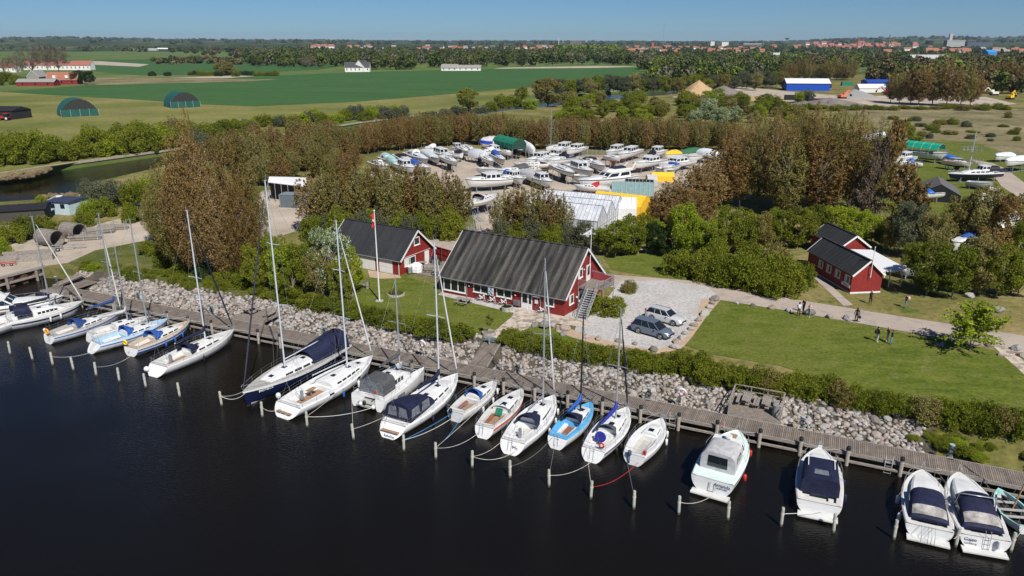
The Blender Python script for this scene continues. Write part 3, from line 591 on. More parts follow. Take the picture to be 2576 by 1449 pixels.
# terrace and red fence between them
tr_ = MB(); tr_.poly([at(*p, 1.75).xy for p in ((1032,683),(1116,703),(1092,664),(1060,650),(1080,662))][:2]+[(-8.4,96.2),(-8.6,101.0),(-11.6,103.9),(-13.8,99.8)], GZ, 1.76)
tag(tr_.build('terrace', plank2), 'grey plank terrace between the two red buildings', kind='structure')
def boardfence(name, label, pts, h, mt, cat='fence', pw=.1, step=1.6, cap=None, rails=2):
    r_ = empty(name, (pts[0][0], pts[0][1], GZ), 0, label, cat); o = Vector((pts[0][0], pts[0][1], 0)); b = MB()
    p2 = [Vector((p[0], p[1], 0))-o for p in pts]
    for p, q in zip(p2, p2[1:]): b.bar(p+Vector((0,0,h/2+.05)), q+Vector((0,0,h/2+.05)), .04, h-.02) if False else b.add([p+Vector((0,0,.05)),q+Vector((0,0,.05)),q+Vector((0,0,h)),p+Vector((0,0,h)),p+Vector((.03,.03,.05)),q+Vector((.03,.03,.05)),q+Vector((.03,.03,h)),p+Vector((.03,.03,h))],[(0,1,2,3),(7,6,5,4),(3,2,6,7),(0,4,5,1)])
    b.build('board_panel', mt, r_); pm_ = None
    b = MB()
    for p, q in zip(p2, p2[1:]):
        for k in range(rails+1): z = .15+(h-.2)*k/rails; b.bar(p+Vector((-.03,-.04,z)), q+Vector((-.03,-.04,z)), .07)
    b.build('rail', mt, r_)
    for p, q in zip(p2, p2[1:]):
        n = max(1, int((q-p).length/step))
        for i in range(n+1): m_ = p.lerp(q, i/n); quick('post', mt, r_, lambda b: b.bar(m_+Vector((-.06,-.07,0)), m_+Vector((-.06,-.07,h+.04)), pw))
    return r_
boardfence('board_fence', 'red board fence closing off the terrace towards the road', [(-15.2,108.3),(-11.4,104.6),(-5.5,98.9)], 1.9, redw)
# --- hut with carport
O3 = (42.99, 88.456); A3 = .112
def hut(name, label, O, a, W, L, e, r, og=.3, oe=.14):
    # local x along the eaves side needs the ridge running back: reuse gable_house turned by 90 degrees
    return gable_house(name, label, (O[0]+W*math.cos(a), O[1]+W*math.sin(a)), a+R(90), L, W, e, r, og, oe, redw, roof_new, white_p, .92, .04, plinth=None)
h1 = hut('clubhut', 'small red hut with black roof, white flagpole on its gable and a sign', O3, A3, 4.05, 11.2, 2.42, 4.34)
Ts = TW(0, 4.05+.003, R(180))      # the long left wall, seen from outside
for s0, s1 in ((7.05,8.22),(4.95,6.1),(2.7,3.9),(.42,1.58)): window(h1, Ts, -s1, -s0, 1.15, 2.18, 1, .1, curtain=True)
sg = MB(); sg.T = Ts; sg.box(-2.05,-.15,-.08,-.004,.66,1.06); sgo = sg.build('sign', M('sign_board',(.6,.62,.66),.5), h1)
text('Sejlerstuen', .26, (1.1,4.05+.09,.86), (R(90),0,R(180)), ink, sgo)
quick('plinth', white_p, h1, lambda b: (b.box(-.04,-.003,-.02,4.07,-.1,.2), b.box(0,11.2,4.053,4.08,-.1,.16)))
hp = MB(); hp.tube([(-.35,1.85,2.2),(-.5,1.95,6.15)], [.06,.04], 8); hp.sphere((-.5,1.95,6.2),.08); hp.build('flagpole', white_p, h1); quick('pole_bracket', steel, h1, lambda b: b.bar((0,1.85,2.6),(-.4,1.85,2.6),.06))
h2 = hut('clubhut', 'second small red hut standing behind the carport', (46.9,101.6), .12, 4.5, 7.6, 2.4, 4.15)
cp = empty('carport', (0,0,0), 0, 'flat white carport roof on thin posts beside the red hut', 'carport')
Hh = [Vector((47.7,100.6,GZ+2.45)),Vector((50.9,100.3,GZ+2.45)),Vector((51.3,90.8,GZ+2.45)),Vector((47.5,90.4,GZ+2.45))]
cr = NT('white_corrugated'); cr.b.inputs['Base Color'].default_value = (.72,.73,.74,1); wv = cr.n('ShaderNodeTexWave'); wv.inputs['Scale'].default_value = 3.2; cr.l(cr.co(), wv.inputs[0]); cr.bump(wv.outputs[1], .6, .03)
quick('roof_sheet', cr.m, cp, lambda b: b.add(Hh+[p+Vector((0,0,.06)) for p in Hh], [(0,1,2,3),(7,6,5,4),(0,4,5,1),(1,5,6,2),(2,6,7,3),(3,7,4,0)]))
for x, y in ((49.2,91.2),(50.8,91.3),(50.6,95.2),(50.4,99.6)): quick('post', white_p, cp, lambda b: b.bar((x,y,GZ),(x,y,GZ+2.45),.11))
quick('fascia', white_p, cp, lambda b: b.bar(Hh[3]+Vector((0,-.03,-.07)), Hh[2]+Vector((0,-.03,-.07)), .04, .2))
# ================================================================ sheds, tents and greenhouse in the boatyard
def prism_hall(name, label, A, B, W, e, r, mats, cat, prof='gable', endm=None, ribs=0, ribm=None, z0=0.0, zlow=0.0):
    """hall whose ridge runs A->B (ground points of the ridge line)"""
    A, B = Vector((A[0],A[1],0)), Vector((B[0],B[1],0)); L = (B-A).length; a = math.atan2((B-A).y, (B-A).x)
    root = empty(name, (A.x, A.y, GZ), a, label, cat)
    if prof == 'gable': sec = [(-W/2,0),(-W/2,e),(0,r),(W/2,e),(W/2,0)]
    elif prof == 'tent': sec = [(-W/2,zlow),(-W/2,e),(-W*.36,e+(r-e)*.55),(0,r),(W*.36,e+(r-e)*.55),(W/2,e),(W/2,zlow)]
    else: n = 14; sec = [(-W/2*math.cos(math.pi*i/n), max(0, r*math.sin(math.pi*i/n))) for i in range(n+1)]
    b = MB(); b.smooth = prof == 'arch'; b.grid([[(x, p[0], p[1]+z0) for p in sec] for x in np.linspace(0, L, 6)]); b.build('roof' if prof != 'arch' else 'shell', mats, root)
    for x, nm in ((0,'end_wall'),(L,'end_wall')):
        b = MB(); b.add([(x+(.001 if x else -.001), p[0], p[1]+z0) for p in sec], [tuple(range(len(sec)))]); b.build(nm, endm or mats, root)
    if ribs: quick('frame', ribm or steel, root, lambda b: [b.tube([(L*i/ribs, p[0]*1.005, p[1]*1.01+z0) for p in sec], .045, 5) for i in range(ribs+1)])
    return root, L
glz = NT('greenhouse_glass'); glz.b.inputs['Base Color'].default_value = (.50,.52,.55,1); glz.b.inputs['Roughness'].default_value = .18; c_ = glz.ramp(glz.noise(.9,4,.7), [(.35,(.40,.42,.46)),(.65,(.60,.62,.65))]); glz.base(c_); glz = glz.m
gh = empty('greenhouse', (0,0,0), 0, 'glass greenhouse with three saw-tooth bays behind the clubhouse', 'greenhouse')
eR = [at(1508,566,GZ+5.2), at(1555,552,GZ+5.2), at(1575,535,GZ+5.2)]
g0 = at(1452,610,GZ); base = Vector((g0.x, g0.y, 0))
gdir = (at(1575,492,GZ+5.6)-at(1420,478,GZ+5.6)); gdir.z = 0; gdir.normalize(); gper = Vector((-gdir.y, gdir.x, 0))
rd = [at(1517,518,GZ+5.4)]
bw_ = 4.5; r0 = Vector((rd[0].x, rd[0].y, 0))
def ghb(b, kind):
    for k in range(3):
        c = r0+gper*bw_*k; L_ = 14
        for s in (-1, 1):
            p = [c+gper*s*bw_/2, c+gper*s*bw_/2-gdir*L_, c-gdir*L_, c]
            q = [Vector((p[0].x,p[0].y,GZ+3.3)),Vector((p[1].x,p[1].y,GZ+3.3)),Vector((p[2].x,p[2].y,GZ+5.4)),Vector((p[3].x,p[3].y,GZ+5.4))]
            if kind == 0: b.add(q, [(0,1,2,3)])
            else:
                for i in range(23): b.bar(q[0].lerp(q[1],i/22)+Vector((0,0,.03)), q[3].lerp(q[2],i/22)+Vector((0,0,.03)), .06)
                b.bar(q[0],q[1],.1); b.bar(q[3],q[2],.08); b.bar(q[0],q[3],.12)
        e0 = [c-gper*bw_/2, c+gper*bw_/2]
        if kind == 0:
            for back in (0, 14): v = [x-gdir*back for x in e0]; b.add([(v[0].x,v[0].y,GZ),(v[1].x,v[1].y,GZ),(v[1].x,v[1].y,GZ+3.3),(c.x-gdir.x*back,c.y-gdir.y*back,GZ+5.4),(v[0].x,v[0].y,GZ+3.3)], [(0,1,2,3,4)])
        else:
            for i in range(5): p = e0[0].lerp(e0[1], i/4)+gdir*.03; b.bar((p.x,p.y,GZ),(p.x,p.y,GZ+3.3+(2.1*(1-abs(i-2)/2))),.05)
            p, q = e0[0]+gdir*.04, e0[1]+gdir*.04; b.bar((p.x,p.y,GZ+2.4),(q.x,q.y,GZ+2.4),.07)
    if kind == 0:
        for k in (0, 3): p = r0+gper*bw_*(k-.5); q = p-gdir*14; b.add([(p.x,p.y,GZ),(q.x,q.y,GZ),(q.x,q.y,GZ+3.3),(p.x,p.y,GZ+3.3)], [(0,1,2,3)])
    else:
        p = r0-gper*bw_*.5-gper*.04
        for i in range(23): q = p-gdir*14*i/22; b.bar((q.x,q.y,GZ),(q.x,q.y,GZ+3.3),.05)
quick('glazing', glz, gh, lambda b: ghb(b, 0)); quick('frame', alu, gh, lambda b: ghb(b, 1))
def hall_px(name, label, a, b_, zr, W, e, mats, cat, prof, **k):
    """a,b_: ridge ends in the photograph, zr: ridge height"""
    return prism_hall(name, label, at(*a, GZ+zr), at(*b_, GZ+zr), W, e, zr, mats, cat, prof, **k)
pu = (1373.6, 332.2)
def Bz(x, y): return (1373.6+x*.1737, 332.2+y*.1737)
def Az(x, y): return (945.5+x*.1737, 319.4+y*.1737)
def Cz(x, y): return (2128.7+x*.1737, 319.4+y*.1737)
hall_px('storage_tent', 'white plastic storage tunnel right behind the greenhouse', Bz(1310,945), Bz(900,935), 4.9, 4.4, 3.4, white_p, 'tent', 'tent', ribs=6, ribm=white_p)
hall_px('storage_tent', 'bright yellow storage tunnel behind the greenhouse', Bz(1460,925), Bz(745,850), 5.1, 5.0, 3.6, yellow, 'tent', 'tent', ribs=8, ribm=yellow)
tg = M('faded_green_sheet', (.17,.26,.26), .7, var=.18)
hall_px('storage_tent', 'storage hall with faded green roof behind the yellow tunnel', Bz(1560,728), Bz(960,712), 5.4, 8.2, 3.0, tg, 'tent', 'gable', ribs=9, ribm=M('pale_batten',(.35,.42,.42),.6), endm=green)
hall_px('storage_tent', 'low black roofed store behind the green roofed hall', Bz(1560,690), Bz(1150,672), 3.4, 4.0, 2.4, black, 'tent', 'gable', ribs=8, ribm=greyd)
hall_px('storage_tent', 'small yellow boat tent beside the poplars', Bz(1850,580), Bz(1525,578), 2.0, 2.8, 1.2, yellow, 'tent', 'gable')
hall_px('storage_tent', 'small pale grey boat tent in front of the small yellow one', Bz(1600,612), Bz(1460,612), 2.3, 3.2, 1.2, lgrey, 'tent', 'tent')
hall_px('boat_tent', 'open grey shelter on the grass yard', Cz(1380,830), Cz(1330,710), 3.6, 7.5, 1.6, M('shed_felt',(.11,.105,.10),.85), 'shelter', 'gable', endm=black)
gc_ = M('green_corrugated', (.012,.085,.065), .55, var=.15, scale=.6, sc=(5,1,1)); gnet = M('dark_gable_net', (.028,.030,.028), .8, var=.5, scale=2)
for nm, c0, c1, lb in (('hangar',(188,254),(150,252),'green round-roofed hangar nearest the left edge of the meadow'),('hangar',(452,237),(425,235),'green round-roofed hangar further back on the meadow')):
    base_y = 290 if c0[0] < 300 else 268; fr_ = at(203 if c0[0]<300 else 468, base_y+3); d_ = Vector((-.75, 1, 0)).normalized(); W_ = 14.2 if c0[0] < 300 else 13.6
    rt, L = prism_hall(nm, lb, fr_, fr_+d_*15, W_, 0, 7.2, gc_, 'hangar', 'arch', endm=gnet)
    quick('door', gc_, rt, lambda b: [b.box(-.12,-.05,-W_/2+.3+i*(W_-.6)/4,-W_/2+.2+(i+1)*(W_-.6)/4,0,3.0) for i in range(4)])
    quick('door_post', M('pale_post',(.25,.3,.3),.6), rt, lambda b: [b.box(-.3,-.13,-W_/2+i*(W_)/4-.07,-W_/2+i*(W_)/4+.07,0,3.2) for i in range(5)])
# tin boat shed on the left of the yard with a container
t_ = empty('boat_shed', (0,0,0), 0, 'open white-roofed boat shed behind the tall brown poplar', 'shed')
sc0 = [at(677,444,GZ+4.6), at(770,446,GZ+4.6), at(774,470,GZ+3.9), at(674,458,GZ+3.9)]
quick('roof', white_p, t_, lambda b: b.add(sc0+[p+Vector((0,0,-.1)) for p in sc0], [(0,1,2,3),(7,6,5,4),(2,6,7,3),(1,5,6,2),(0,4,5,1),(3,7,4,0)]))
for k in range(7):
    p = sc0[3].lerp(sc0[2], k/6); quick('post', steel, t_, lambda b: b.bar((p.x,p.y,GZ),(p.x,p.y,p.z-.1),.1))
p, q = sc0[0], sc0[1]; quick('back_wall', M('dark_boards',(.05,.045,.04),.9), t_, lambda b: b.add([(p.x,p.y,GZ),(q.x,q.y,GZ),(q.x,q.y,q.z-.15),(p.x,p.y,p.z-.15)], [(0,1,2,3)]))
cn = at(750,520); con = empty('container', (cn.x, cn.y, GZ), R(-8), 'grey steel container in front of the white-roofed shed', 'container')
boxpart('body', M('container_paint',(.10,.13,.15),.6), con, -3,3,-1.2,1.2,.1,2.5); boxpart('roof', M('container_roof',(.17,.21,.24),.6), con, -3.06,3.06,-1.26,1.26,2.51,2.62); quick('corner_post', steel, con, lambda b: [b.box(x,x+.12,y,y+.12,0,2.5) for x in (-3.13,3.02) for y in (-1.33,1.21)])
# low sheds at the river on the left
def simple_shed(name, label, px, w_, d_, h, a, wm, rm, cat='shed', rr=.7, roofm_='roof'):
    c = at(*px); r_ = empty(name, (c.x, c.y, GZ), a, label, cat)
    boxpart('wall', wm, r_, -w_/2, w_/2, 0, d_, -.1, h)
    b = MB(); b.add([(-w_/2-.3,-.3,h+.02),(w_/2+.3,-.3,h+.02),(w_/2+.3,d_/2,h+rr),(-w_/2-.3,d_/2,h+rr),(w_/2+.3,d_+.3,h+.02),(-w_/2-.3,d_+.3,h+.02)],[(0,1,2,3),(3,2,4,5),(0,3,5),(1,4,2)]); b.build('roof', rm, r_)
    return r_
tarf = M('tar_roof', (.014,.014,.018), .75, var=.3)
simple_shed('boat_shed', 'long low black roofed shed at the river edge', (18,566), 12, 5, 2.4, R(20), M('dark_boards'), tarf)
s_ = simple_shed('boat_shed', 'pale blue shed beside the long black roof', (150,540), 4.6, 4.5, 2.4, R(-12), M('pale_blue_boards',(.42,.52,.56),.7), M('blue_grey_felt',(.03,.04,.08),.7), rr=.25)
window(s_, TW(0,-.004,0), -1.6, -.7, 1.2, 2.0, 1, .07, mt=M('dark_blue_trim',(.02,.03,.1),.6), sill=False); window(s_, TW(0,-.004,0), .5, 1.4, 1.2, 2.0, 1, .07, mt=M('dark_blue_trim'), sill=False)
s_ = simple_shed('barn', 'dark tarred shed cut by the left edge behind the tractor', (-25,300), 22, 10, 3.4, R(-10), M('tarred_boards',(.02,.02,.022),.9), tarf, rr=1.6)
# ================================================================ boats
anti_b = M('blue_antifouling', (.01,.03,.10), .6); anti_r = M('red_antifouling', (.22,.02,.015), .6, var=.2); anti_k = M('black_antifouling', (.02,.02,.022), .6); 
stripe_b = M('blue_stripe', (.02,.10,.38), .3, var=0); stripe_n = M('navy_stripe', (.01,.012,.05), .3, var=0); stripe_r = M('coral_stripe', (.62,.10,.06), .3, var=0); skyb = M('sky_blue_deck', (.10,.38,.68), .5, var=.08); buoy_y = M('yellow_buoy', (.8,.55,.02), .5, var=0); buoy_o = M('orange_buoy',(.85,.32,.02),.5,var=0); redc = M('red_canvas',(.5,.02,.02),.7); sandd = M('sand_deck',(.46,.38,.29),.6,var=.1)
plastl = M('pale_clear_vinyl', (.36,.34,.32), .08, var=.35, scale=1.5, spec=.6)
class Hull:
    def __init__(s, L, B, fb=(.85,1.15), fs=.7, draft=.4, rake=.9, rt=.35, full=1.0, mx=.42):
        s.L, s.B, s.fb, s.fs, s.dr, s.rake, s.rt, s.full, s.mx = L, B, fb, fs, draft, rake, rt, full, mx
    def hb(s, u):
        u = min(max(u, 0), 1)
        if u < s.mx: k = s.fs+(1-s.fs)*math.sin(math.pi/2*u/s.mx)
        else: k = max(0, 1-((u-s.mx)/(1-s.mx))**(2.1*s.full))**(.95/s.full)
        return max(.015, s.B/2*k)
    def sh(s, u): return s.fb[0]+(s.fb[1]-s.fb[0])*(max(0, u)**1.8)
    def px(s, u, f):      # f = 0 at the sheer .. 1 at the bottom
        return u*s.L-s.rake*(u**7)*f-s.rt*((1-u)**9)*f
def sail_hull(h, root, topm, antim, stripes=None, deckm=None, name='hull'):
    b = MB(); us = [0,.03,.08,.15,.24,.33,.42,.52,.62,.71,.79,.86,.92,.965,1.0]; K = 9; rowsP, rowsS = [], []
    fr = [0,.09,.2,.34,.5,.66,.8,.92,1.0]
    for u in us:
        zs = h.sh(u); d = h.dr*max(.12, math.sin(math.pi*min(1,u*.92+.06)))**.6; bb = h.hb(u); row = []
        for f in fr:
            z = zs-(zs+d)*f; y = bb*max(0, 1-f**2.6)**.62*(1-.10*f) if f else bb; row.append((h.px(u, f), y, z))
        rowsP.append(row)
    for i in range(len(us)-1):
        for j in range(K-1):
            zc = (rowsP[i][j][2]+rowsP[i][j+1][2])/2; b.mi = (1 if zc < .06 else 0); 
            if stripes and j in stripes[0]: b.mi = 2
            for sgn in (1, -1):
                q = [rowsP[i][j], rowsP[i+1][j], rowsP[i+1][j+1], rowsP[i][j+1]]; q = [(x, y*sgn, z) for x, y, z in q]
                b.add(q, [(0,1,2,3) if sgn < 0 else (3,2,1,0)], True)
    b.mi = 0; r0 = rowsP[0]; b.add([(x,y,z) for x,y,z in r0]+[(x,-y,z) for x,y,z in r0[::-1]], [tuple(range(2*K))], False)
    return b.build(name, [topm, antim, stripes[1] if stripes else topm], root)
def deck(h, root, mt, pit=None, sole=None, tc=.55, pd=.45, name='deck', seat=None):
    us = [0,.04,.1,.2,.3,.4,.5,.6,.7,.8,.88,.94,.98,1.0]
    if pit: us = sorted(set([u for u in us if all(abs(u-p) > .012 for p in pit)]+[pit[0]-.002, pit[0]+.002, pit[1]-.002, pit[1]+.002]))
    ts = [-1,-.95,-tc-.01,-tc+.01,-tc*.55-.01,-tc*.55+.01,0,tc*.55-.01,tc*.55+.01,tc-.01,tc+.01,.95,1]; b = MB(); rows = []
    for u in us:
        row = []
        for t_ in ts:
            z = h.sh(u)+(.03 if abs(t_) < .9 else .06)*(1-u*.3)*h.B/3
            if abs(t_) == 1: z = h.sh(u)+.0
            if pit and pit[0] < u < pit[1] and abs(t_) < tc: z -= pd*(.55 if abs(t_) > tc*.55 else 1)
            row.append((h.px(u, 0), t_*h.hb(u), z))
        rows.append(row)
    for i in range(len(us)-1):
        for j in range(len(ts)-1):
            inn = pit and pit[0] < (us[i]+us[i+1])/2 < pit[1] and abs((ts[j]+ts[j+1])/2) < tc
            b.mi = 1 if inn and abs((ts[j]+ts[j+1])/2) < tc*.55 else (2 if inn else 0)
            b.add([rows[i][j],rows[i+1][j],rows[i+1][j+1],rows[i][j+1]], [(0,1,2,3)], False)
    return b.build(name, [mt, sole or mt, seat or mt], root)
def cabin(h, root, mt, u0, u1, hgt, k=.62, winm=None, wr=(.18,.62), name='cabin', nwin=1, frontk=.55, hatch=2):
    us = np.linspace(u0, u1, 9); rows = []; side = []
    for i, u in enumerate(us):
        z0 = h.sh(u)+.02; wv_ = h.hb(u)*k; f = i/8; hh = hgt*(1-max(0, (f-frontk)/(1-frontk))**1.6*.92)*(1 if i else 1); x = h.px(u, 0)
        sec = [(-wv_,0),(-wv_*.93,hh*.72),(-wv_*.78,hh*.97),(0,hh*1.08),(wv_*.78,hh*.97),(wv_*.93,hh*.72),(wv_,0)]
        rows.append([(x, y, z0+z) for y, z in sec]); side.append((x, wv_, z0, hh))
    b = MB(); b.grid(rows); b.add(rows[0], [tuple(range(7))[::-1]]); b.add(rows[-1], [tuple(range(7))]); o = b.build(name, mt, root)
    if winm:
        for sgn in (-1, 1):
            n = nwin; a0_, a1_ = .12, frontk+.22
            for w_ in range(n):
                s0_, s1_ = a0_+(a1_-a0_)*(w_+.06)/n, a0_+(a1_-a0_)*(w_+.86)/n; b = MB(); rw = []
                for q in np.linspace(s0_, s1_, 4):
                    i = min(7, int(q*8)); g = q*8-i; x, wv_, z0, hh = [side[i][m]*(1-g)+side[i+1][m]*g for m in range(4)]
                    e0, e1 = (wr[0], wr[1]) ; rw.append([(x, sgn*(wv_*(1-.0972*e0)+.012), z0+hh*e0), (x, sgn*(wv_*(1-.0972*e1)+.012), z0+hh*e1)])
                b.grid(rw); b.build('cabin_window', winm, root)
    for k_ in range(hatch):
        u = u0+(u1-u0)*(.28+.42*k_); i = min(7, (.28+.42*k_)*8); i = int(i); x, wv_, z0, hh = side[i]; zz = z0+hh*1.08
        quick('hatch', glass, root, lambda b: b.add([(x-.22,-.22,zz+.02),(x+.25,-.22,zz+.02-.0*hh),(x+.25,.22,zz+.02),(x-.22,.22,zz+.02),(x-.22,-.22,zz-.1),(x+.25,-.22,zz-.1),(x+.25,.22,zz-.1),(x-.22,.22,zz-.1)], [(0,1,2,3),(0,4,5,1),(1,5,6,2),(2,6,7,3),(3,7,4,0)]))
    return side
def arch_canopy(root, x0, x1, w0, w1, zb, h0, h1, mt, name='sprayhood', back=True, win=None, flat=2.2, fw=False, ex=1.6, patch=None):
    """rounded canvas between x0 (aft) and x1 (fore)"""
    rows = []; n = 12
    for i in range(7):
        f = i/6; x = x0+(x1-x0)*f; w_ = w0+(w1-w0)*f; hh = h0+(h1-h0)*(f**ex)
        rows.append([(x, w_*math.copysign(abs(math.cos(a))**(2/flat), math.cos(a)), zb+hh*abs(math.sin(a))**(2/flat)) for a in np.linspace(0, math.pi, n)])
    b = MB(); b.smooth = True; b.grid(rows); b.mi = 1
    if back: b.add(rows[0], [tuple(range(n))[::-1]], False)
    if fw: b.add(rows[-1], [tuple(range(n))], False)
    o = b.build(name, [mt, win or mt], root)
    if patch:
        rows = []
        for f in np.linspace(patch[0], patch[1], 5):
            x = x0+(x1-x0)*f; w_ = w0+(w1-w0)*f; hh = h0+(h1-h0)*(f**ex); rows.append([(x-.03, w_*math.copysign(abs(math.cos(a))**(2/flat), math.cos(a)), zb+.035+hh*abs(math.sin(a))**(2/flat)) for a in np.linspace(R(38), R(142), 9)])
        b = MB(); b.smooth = True; b.grid(rows); b.build('canopy_window', patch[2], root)
    return o
def rails(h, root, n=6, hh=.62, gap=(.0,1.0), pul=True):
    b = MB()
    for s in (-1, 1):
        us = np.linspace(.02, .97, n+2); pts = [Vector((h.px(u,0), s*h.hb(u)*.96, h.sh(u))) for u in us]
        for p in pts: b.tube([p, p+Vector((0,0,hh))], .013, 4, False)
        for z in (hh, hh*.55): b.tube([p+Vector((0,0,z)) for p in pts], .009, 3, False)
        if pul: b.tube([pts[-2]+Vector((0,0,hh)), pts[-1]+Vector((0,0,hh)), Vector((h.L+.12,0,h.sh(1)+hh))], .018, 5); b.tube([Vector((h.L+.1,s*.02,h.sh(1)+hh)), Vector((h.L-.15,0,h.sh(1)))], .015, 4)
    for z in (hh, hh*.5): b.tube([Vector((0, -h.hb(0)*.94, h.sh(0)+z)), Vector((-.1, -h.hb(0)*.5, h.sh(0)+z)), Vector((-.1, h.hb(0)*.5, h.sh(0)+z)), Vector((0, h.hb(0)*.94, h.sh(0)+z))], .016, 4)
    return b.build('guard_rail', wire, root)
def fenders(h, root, lst, mt=None, r=.11, ln=.55):
    for u, s in lst:
        y = s*(h.hb(u)+r+.01); z = h.sh(u)-.25; x = h.px(u,0)
        quick('fender', mt or white, root, lambda b: (b.tube([(x,y,z),(x,y,z-.06),(x,y,z-ln),(x,y,z-ln-.06)], [r*.5,r,r,r*.5], 8), b.tube([(x,y,z),(x,y-s*r*.8,z+.3)], .012, 3)))
def rig(h, root, um, Hm, mt, sp=1, boom=None, furl=None, sw=.9, cover=None, back=True, zc=.35, r=.085):
    """mast at station um reaching height Hm above the water; boom = length aft"""
    x = h.px(um, 0); z0 = h.sh(um)+zc; m = MB(); m.tube([(x,0,z0-.3),(x,0,z0+(Hm-z0)*.6),(x,0,Hm)], [r,r*.95,r*.65], 8); m.tube([(x-.25,0,Hm+.03),(x+.15,0,Hm+.03)], .02, 4); m.tube([(x-.1,0,Hm),(x-.1,0,Hm+.55)], .012, 3)
    mo = m.build('mast', mt, root); b = MB(); st = MB()
    zs = [z0+(Hm-z0)*k for k in ((.5,) if sp == 1 else (.36,.68))]
    for k, z in enumerate(zs):
        w_ = sw*(1 if k == 0 else .75)
        for s in (-1, 1): b.bar((x,0,z),(x-.18,s*w_,z+.05),.07,.04)
    b.build('spreader', mt, mo)
    for s in (-1, 1):
        pth = [Vector((x-.1, s*h.hb(um)*.9, h.sh(um)))]+[Vector((x-.18, s*sw*(1 if k == 0 else .75), z+.05)) for k, z in enumerate(zs)]+[Vector((x, 0, Hm-.1 if sp > 1 else Hm*.93))]
        st.tube(pth, .011, 3, False); st.tube([Vector((x-.5, s*h.hb(um)*.9, h.sh(um))), Vector((x, 0, zs[0]))], .009, 3, False)
    top = Vector((x, 0, Hm*.985)); bow = Vector((h.L-.1, 0, h.sh(1)+.05)); st.tube([top, bow], .011, 3, False)
    if back: st.tube([top, Vector((.05, 0, h.sh(0)+2.2)), Vector((.05, -h.hb(0)*.7, h.sh(0)))], .01, 3, False); st.tube([Vector((.05,0,h.sh(0)+2.2)), Vector((.05, h.hb(0)*.7, h.sh(0)))], .01, 3, False)
    st.build('rigging', wire, root)
    if furl: quick('furled_jib', furl, root, lambda b: b.tube([bow.lerp(top,.04), bow.lerp(top,.12), bow.lerp(top,.6), bow.lerp(top,.93)], [.05,.085,.075,.03], 7))
    if boom:
        zb = z0+.95; e = Vector((x-boom, 0, zb+.12)); s0_ = Vector((x-.08, 0, zb))
        quick('boom', mt, root, lambda b: b.tube([s0_, e], .055, 6))
        if cover: quick('sail_cover', cover, root, lambda b: b.tube([s0_+Vector((.1,0,.75)), s0_+Vector((.02,0,.3)), s0_.lerp(e,.15)+Vector((0,0,.17)), s0_.lerp(e,.5)+Vector((0,0,.12)), s0_.lerp(e,.97)+Vector((0,0,.06))], [.10,.17,.19,.16,.09], 8))
def place(name, label, bow, stern, zb, zs, cat='sailing boat', group=None, base=0.0, L=None):
    A = at(*stern, base+zs); B_ = at(*bow, base+zb); d = Vector((B_.x-A.x, B_.y-A.y, 0)); ln = d.length
    return empty(name, (A.x, A.y, base), math.atan2(d.y, d.x), label, cat, group), (L or ln)
def lettering(root, h, s, size=.28, frac=.35, y=0, mt=None, x=None):
    return text(s, size, (x if x is not None else -h.rt*frac-.02, y, h.sh(0)*(1-frac)), (R(90)-.25, 0, R(-90)), mt or ink, root, 'lettering', .004)
def wheel(root, x, z, r=.45): quick('steering_wheel', steel, root, lambda b: (b.torus((x,0,z), r, .02, (1,0,.15), 16, 4), [b.bar((x,0,z),(x,r*math.cos(a),z+r*math.sin(a)),.015) for a in (0,1.05,2.1,3.14,4.2,5.2)], b.box(x+.02,x+.25,-.1,.1,z-.75,z+.1)))
def outboard(root, x, y, z, mt=None): quick('outboard_motor', mt or black, root, lambda b: (b.tube([(x,y,z-.1),(x,y,z),(x-.03,y,z+.28),(x,y,z+.38)], [.09,.15,.16,.08], 8), b.tube([(x-.03,y,z-.1),(x-.05,y,z-.75)], .05, 5)))
def ladder(root, h, y=0): quick('ladder', steel, root, lambda b: ([b.tube([(.05,y+s*.16,h.sh(0)+.5),(-.1,y+s*.16,h.sh(0)+.3),(-h.rt*.6-.08,y+s*.16,.25)], .016, 4) for s in (-1,1)], [b.bar((-.05-h.rt*.5*k,y-.16,h.sh(0)*(1-k)),(-.05-h.rt*.5*k,y+.16,h.sh(0)*(1-k)),.025) for k in (.1,.4,.7)]))
def flag(root, x, y, z, mt=None):
    o = quick('flag', mt or red, root, lambda b: b.add([(x-.35,y,z+1.05),(x-.35,y+.02,z+.75),(x-.75,y+.05,z+.7),(x-.75,y+.03,z+1.0)], [(0,1,2,3)])); quick('flag_staff', white_p, root, lambda b: b.tube([(x,y,z),(x-.4,y,z+1.1)], .015, 4)); return o
BG = 'sailing boats moored stern-out along the pier'; MG = 'motor boats moored along the pier'
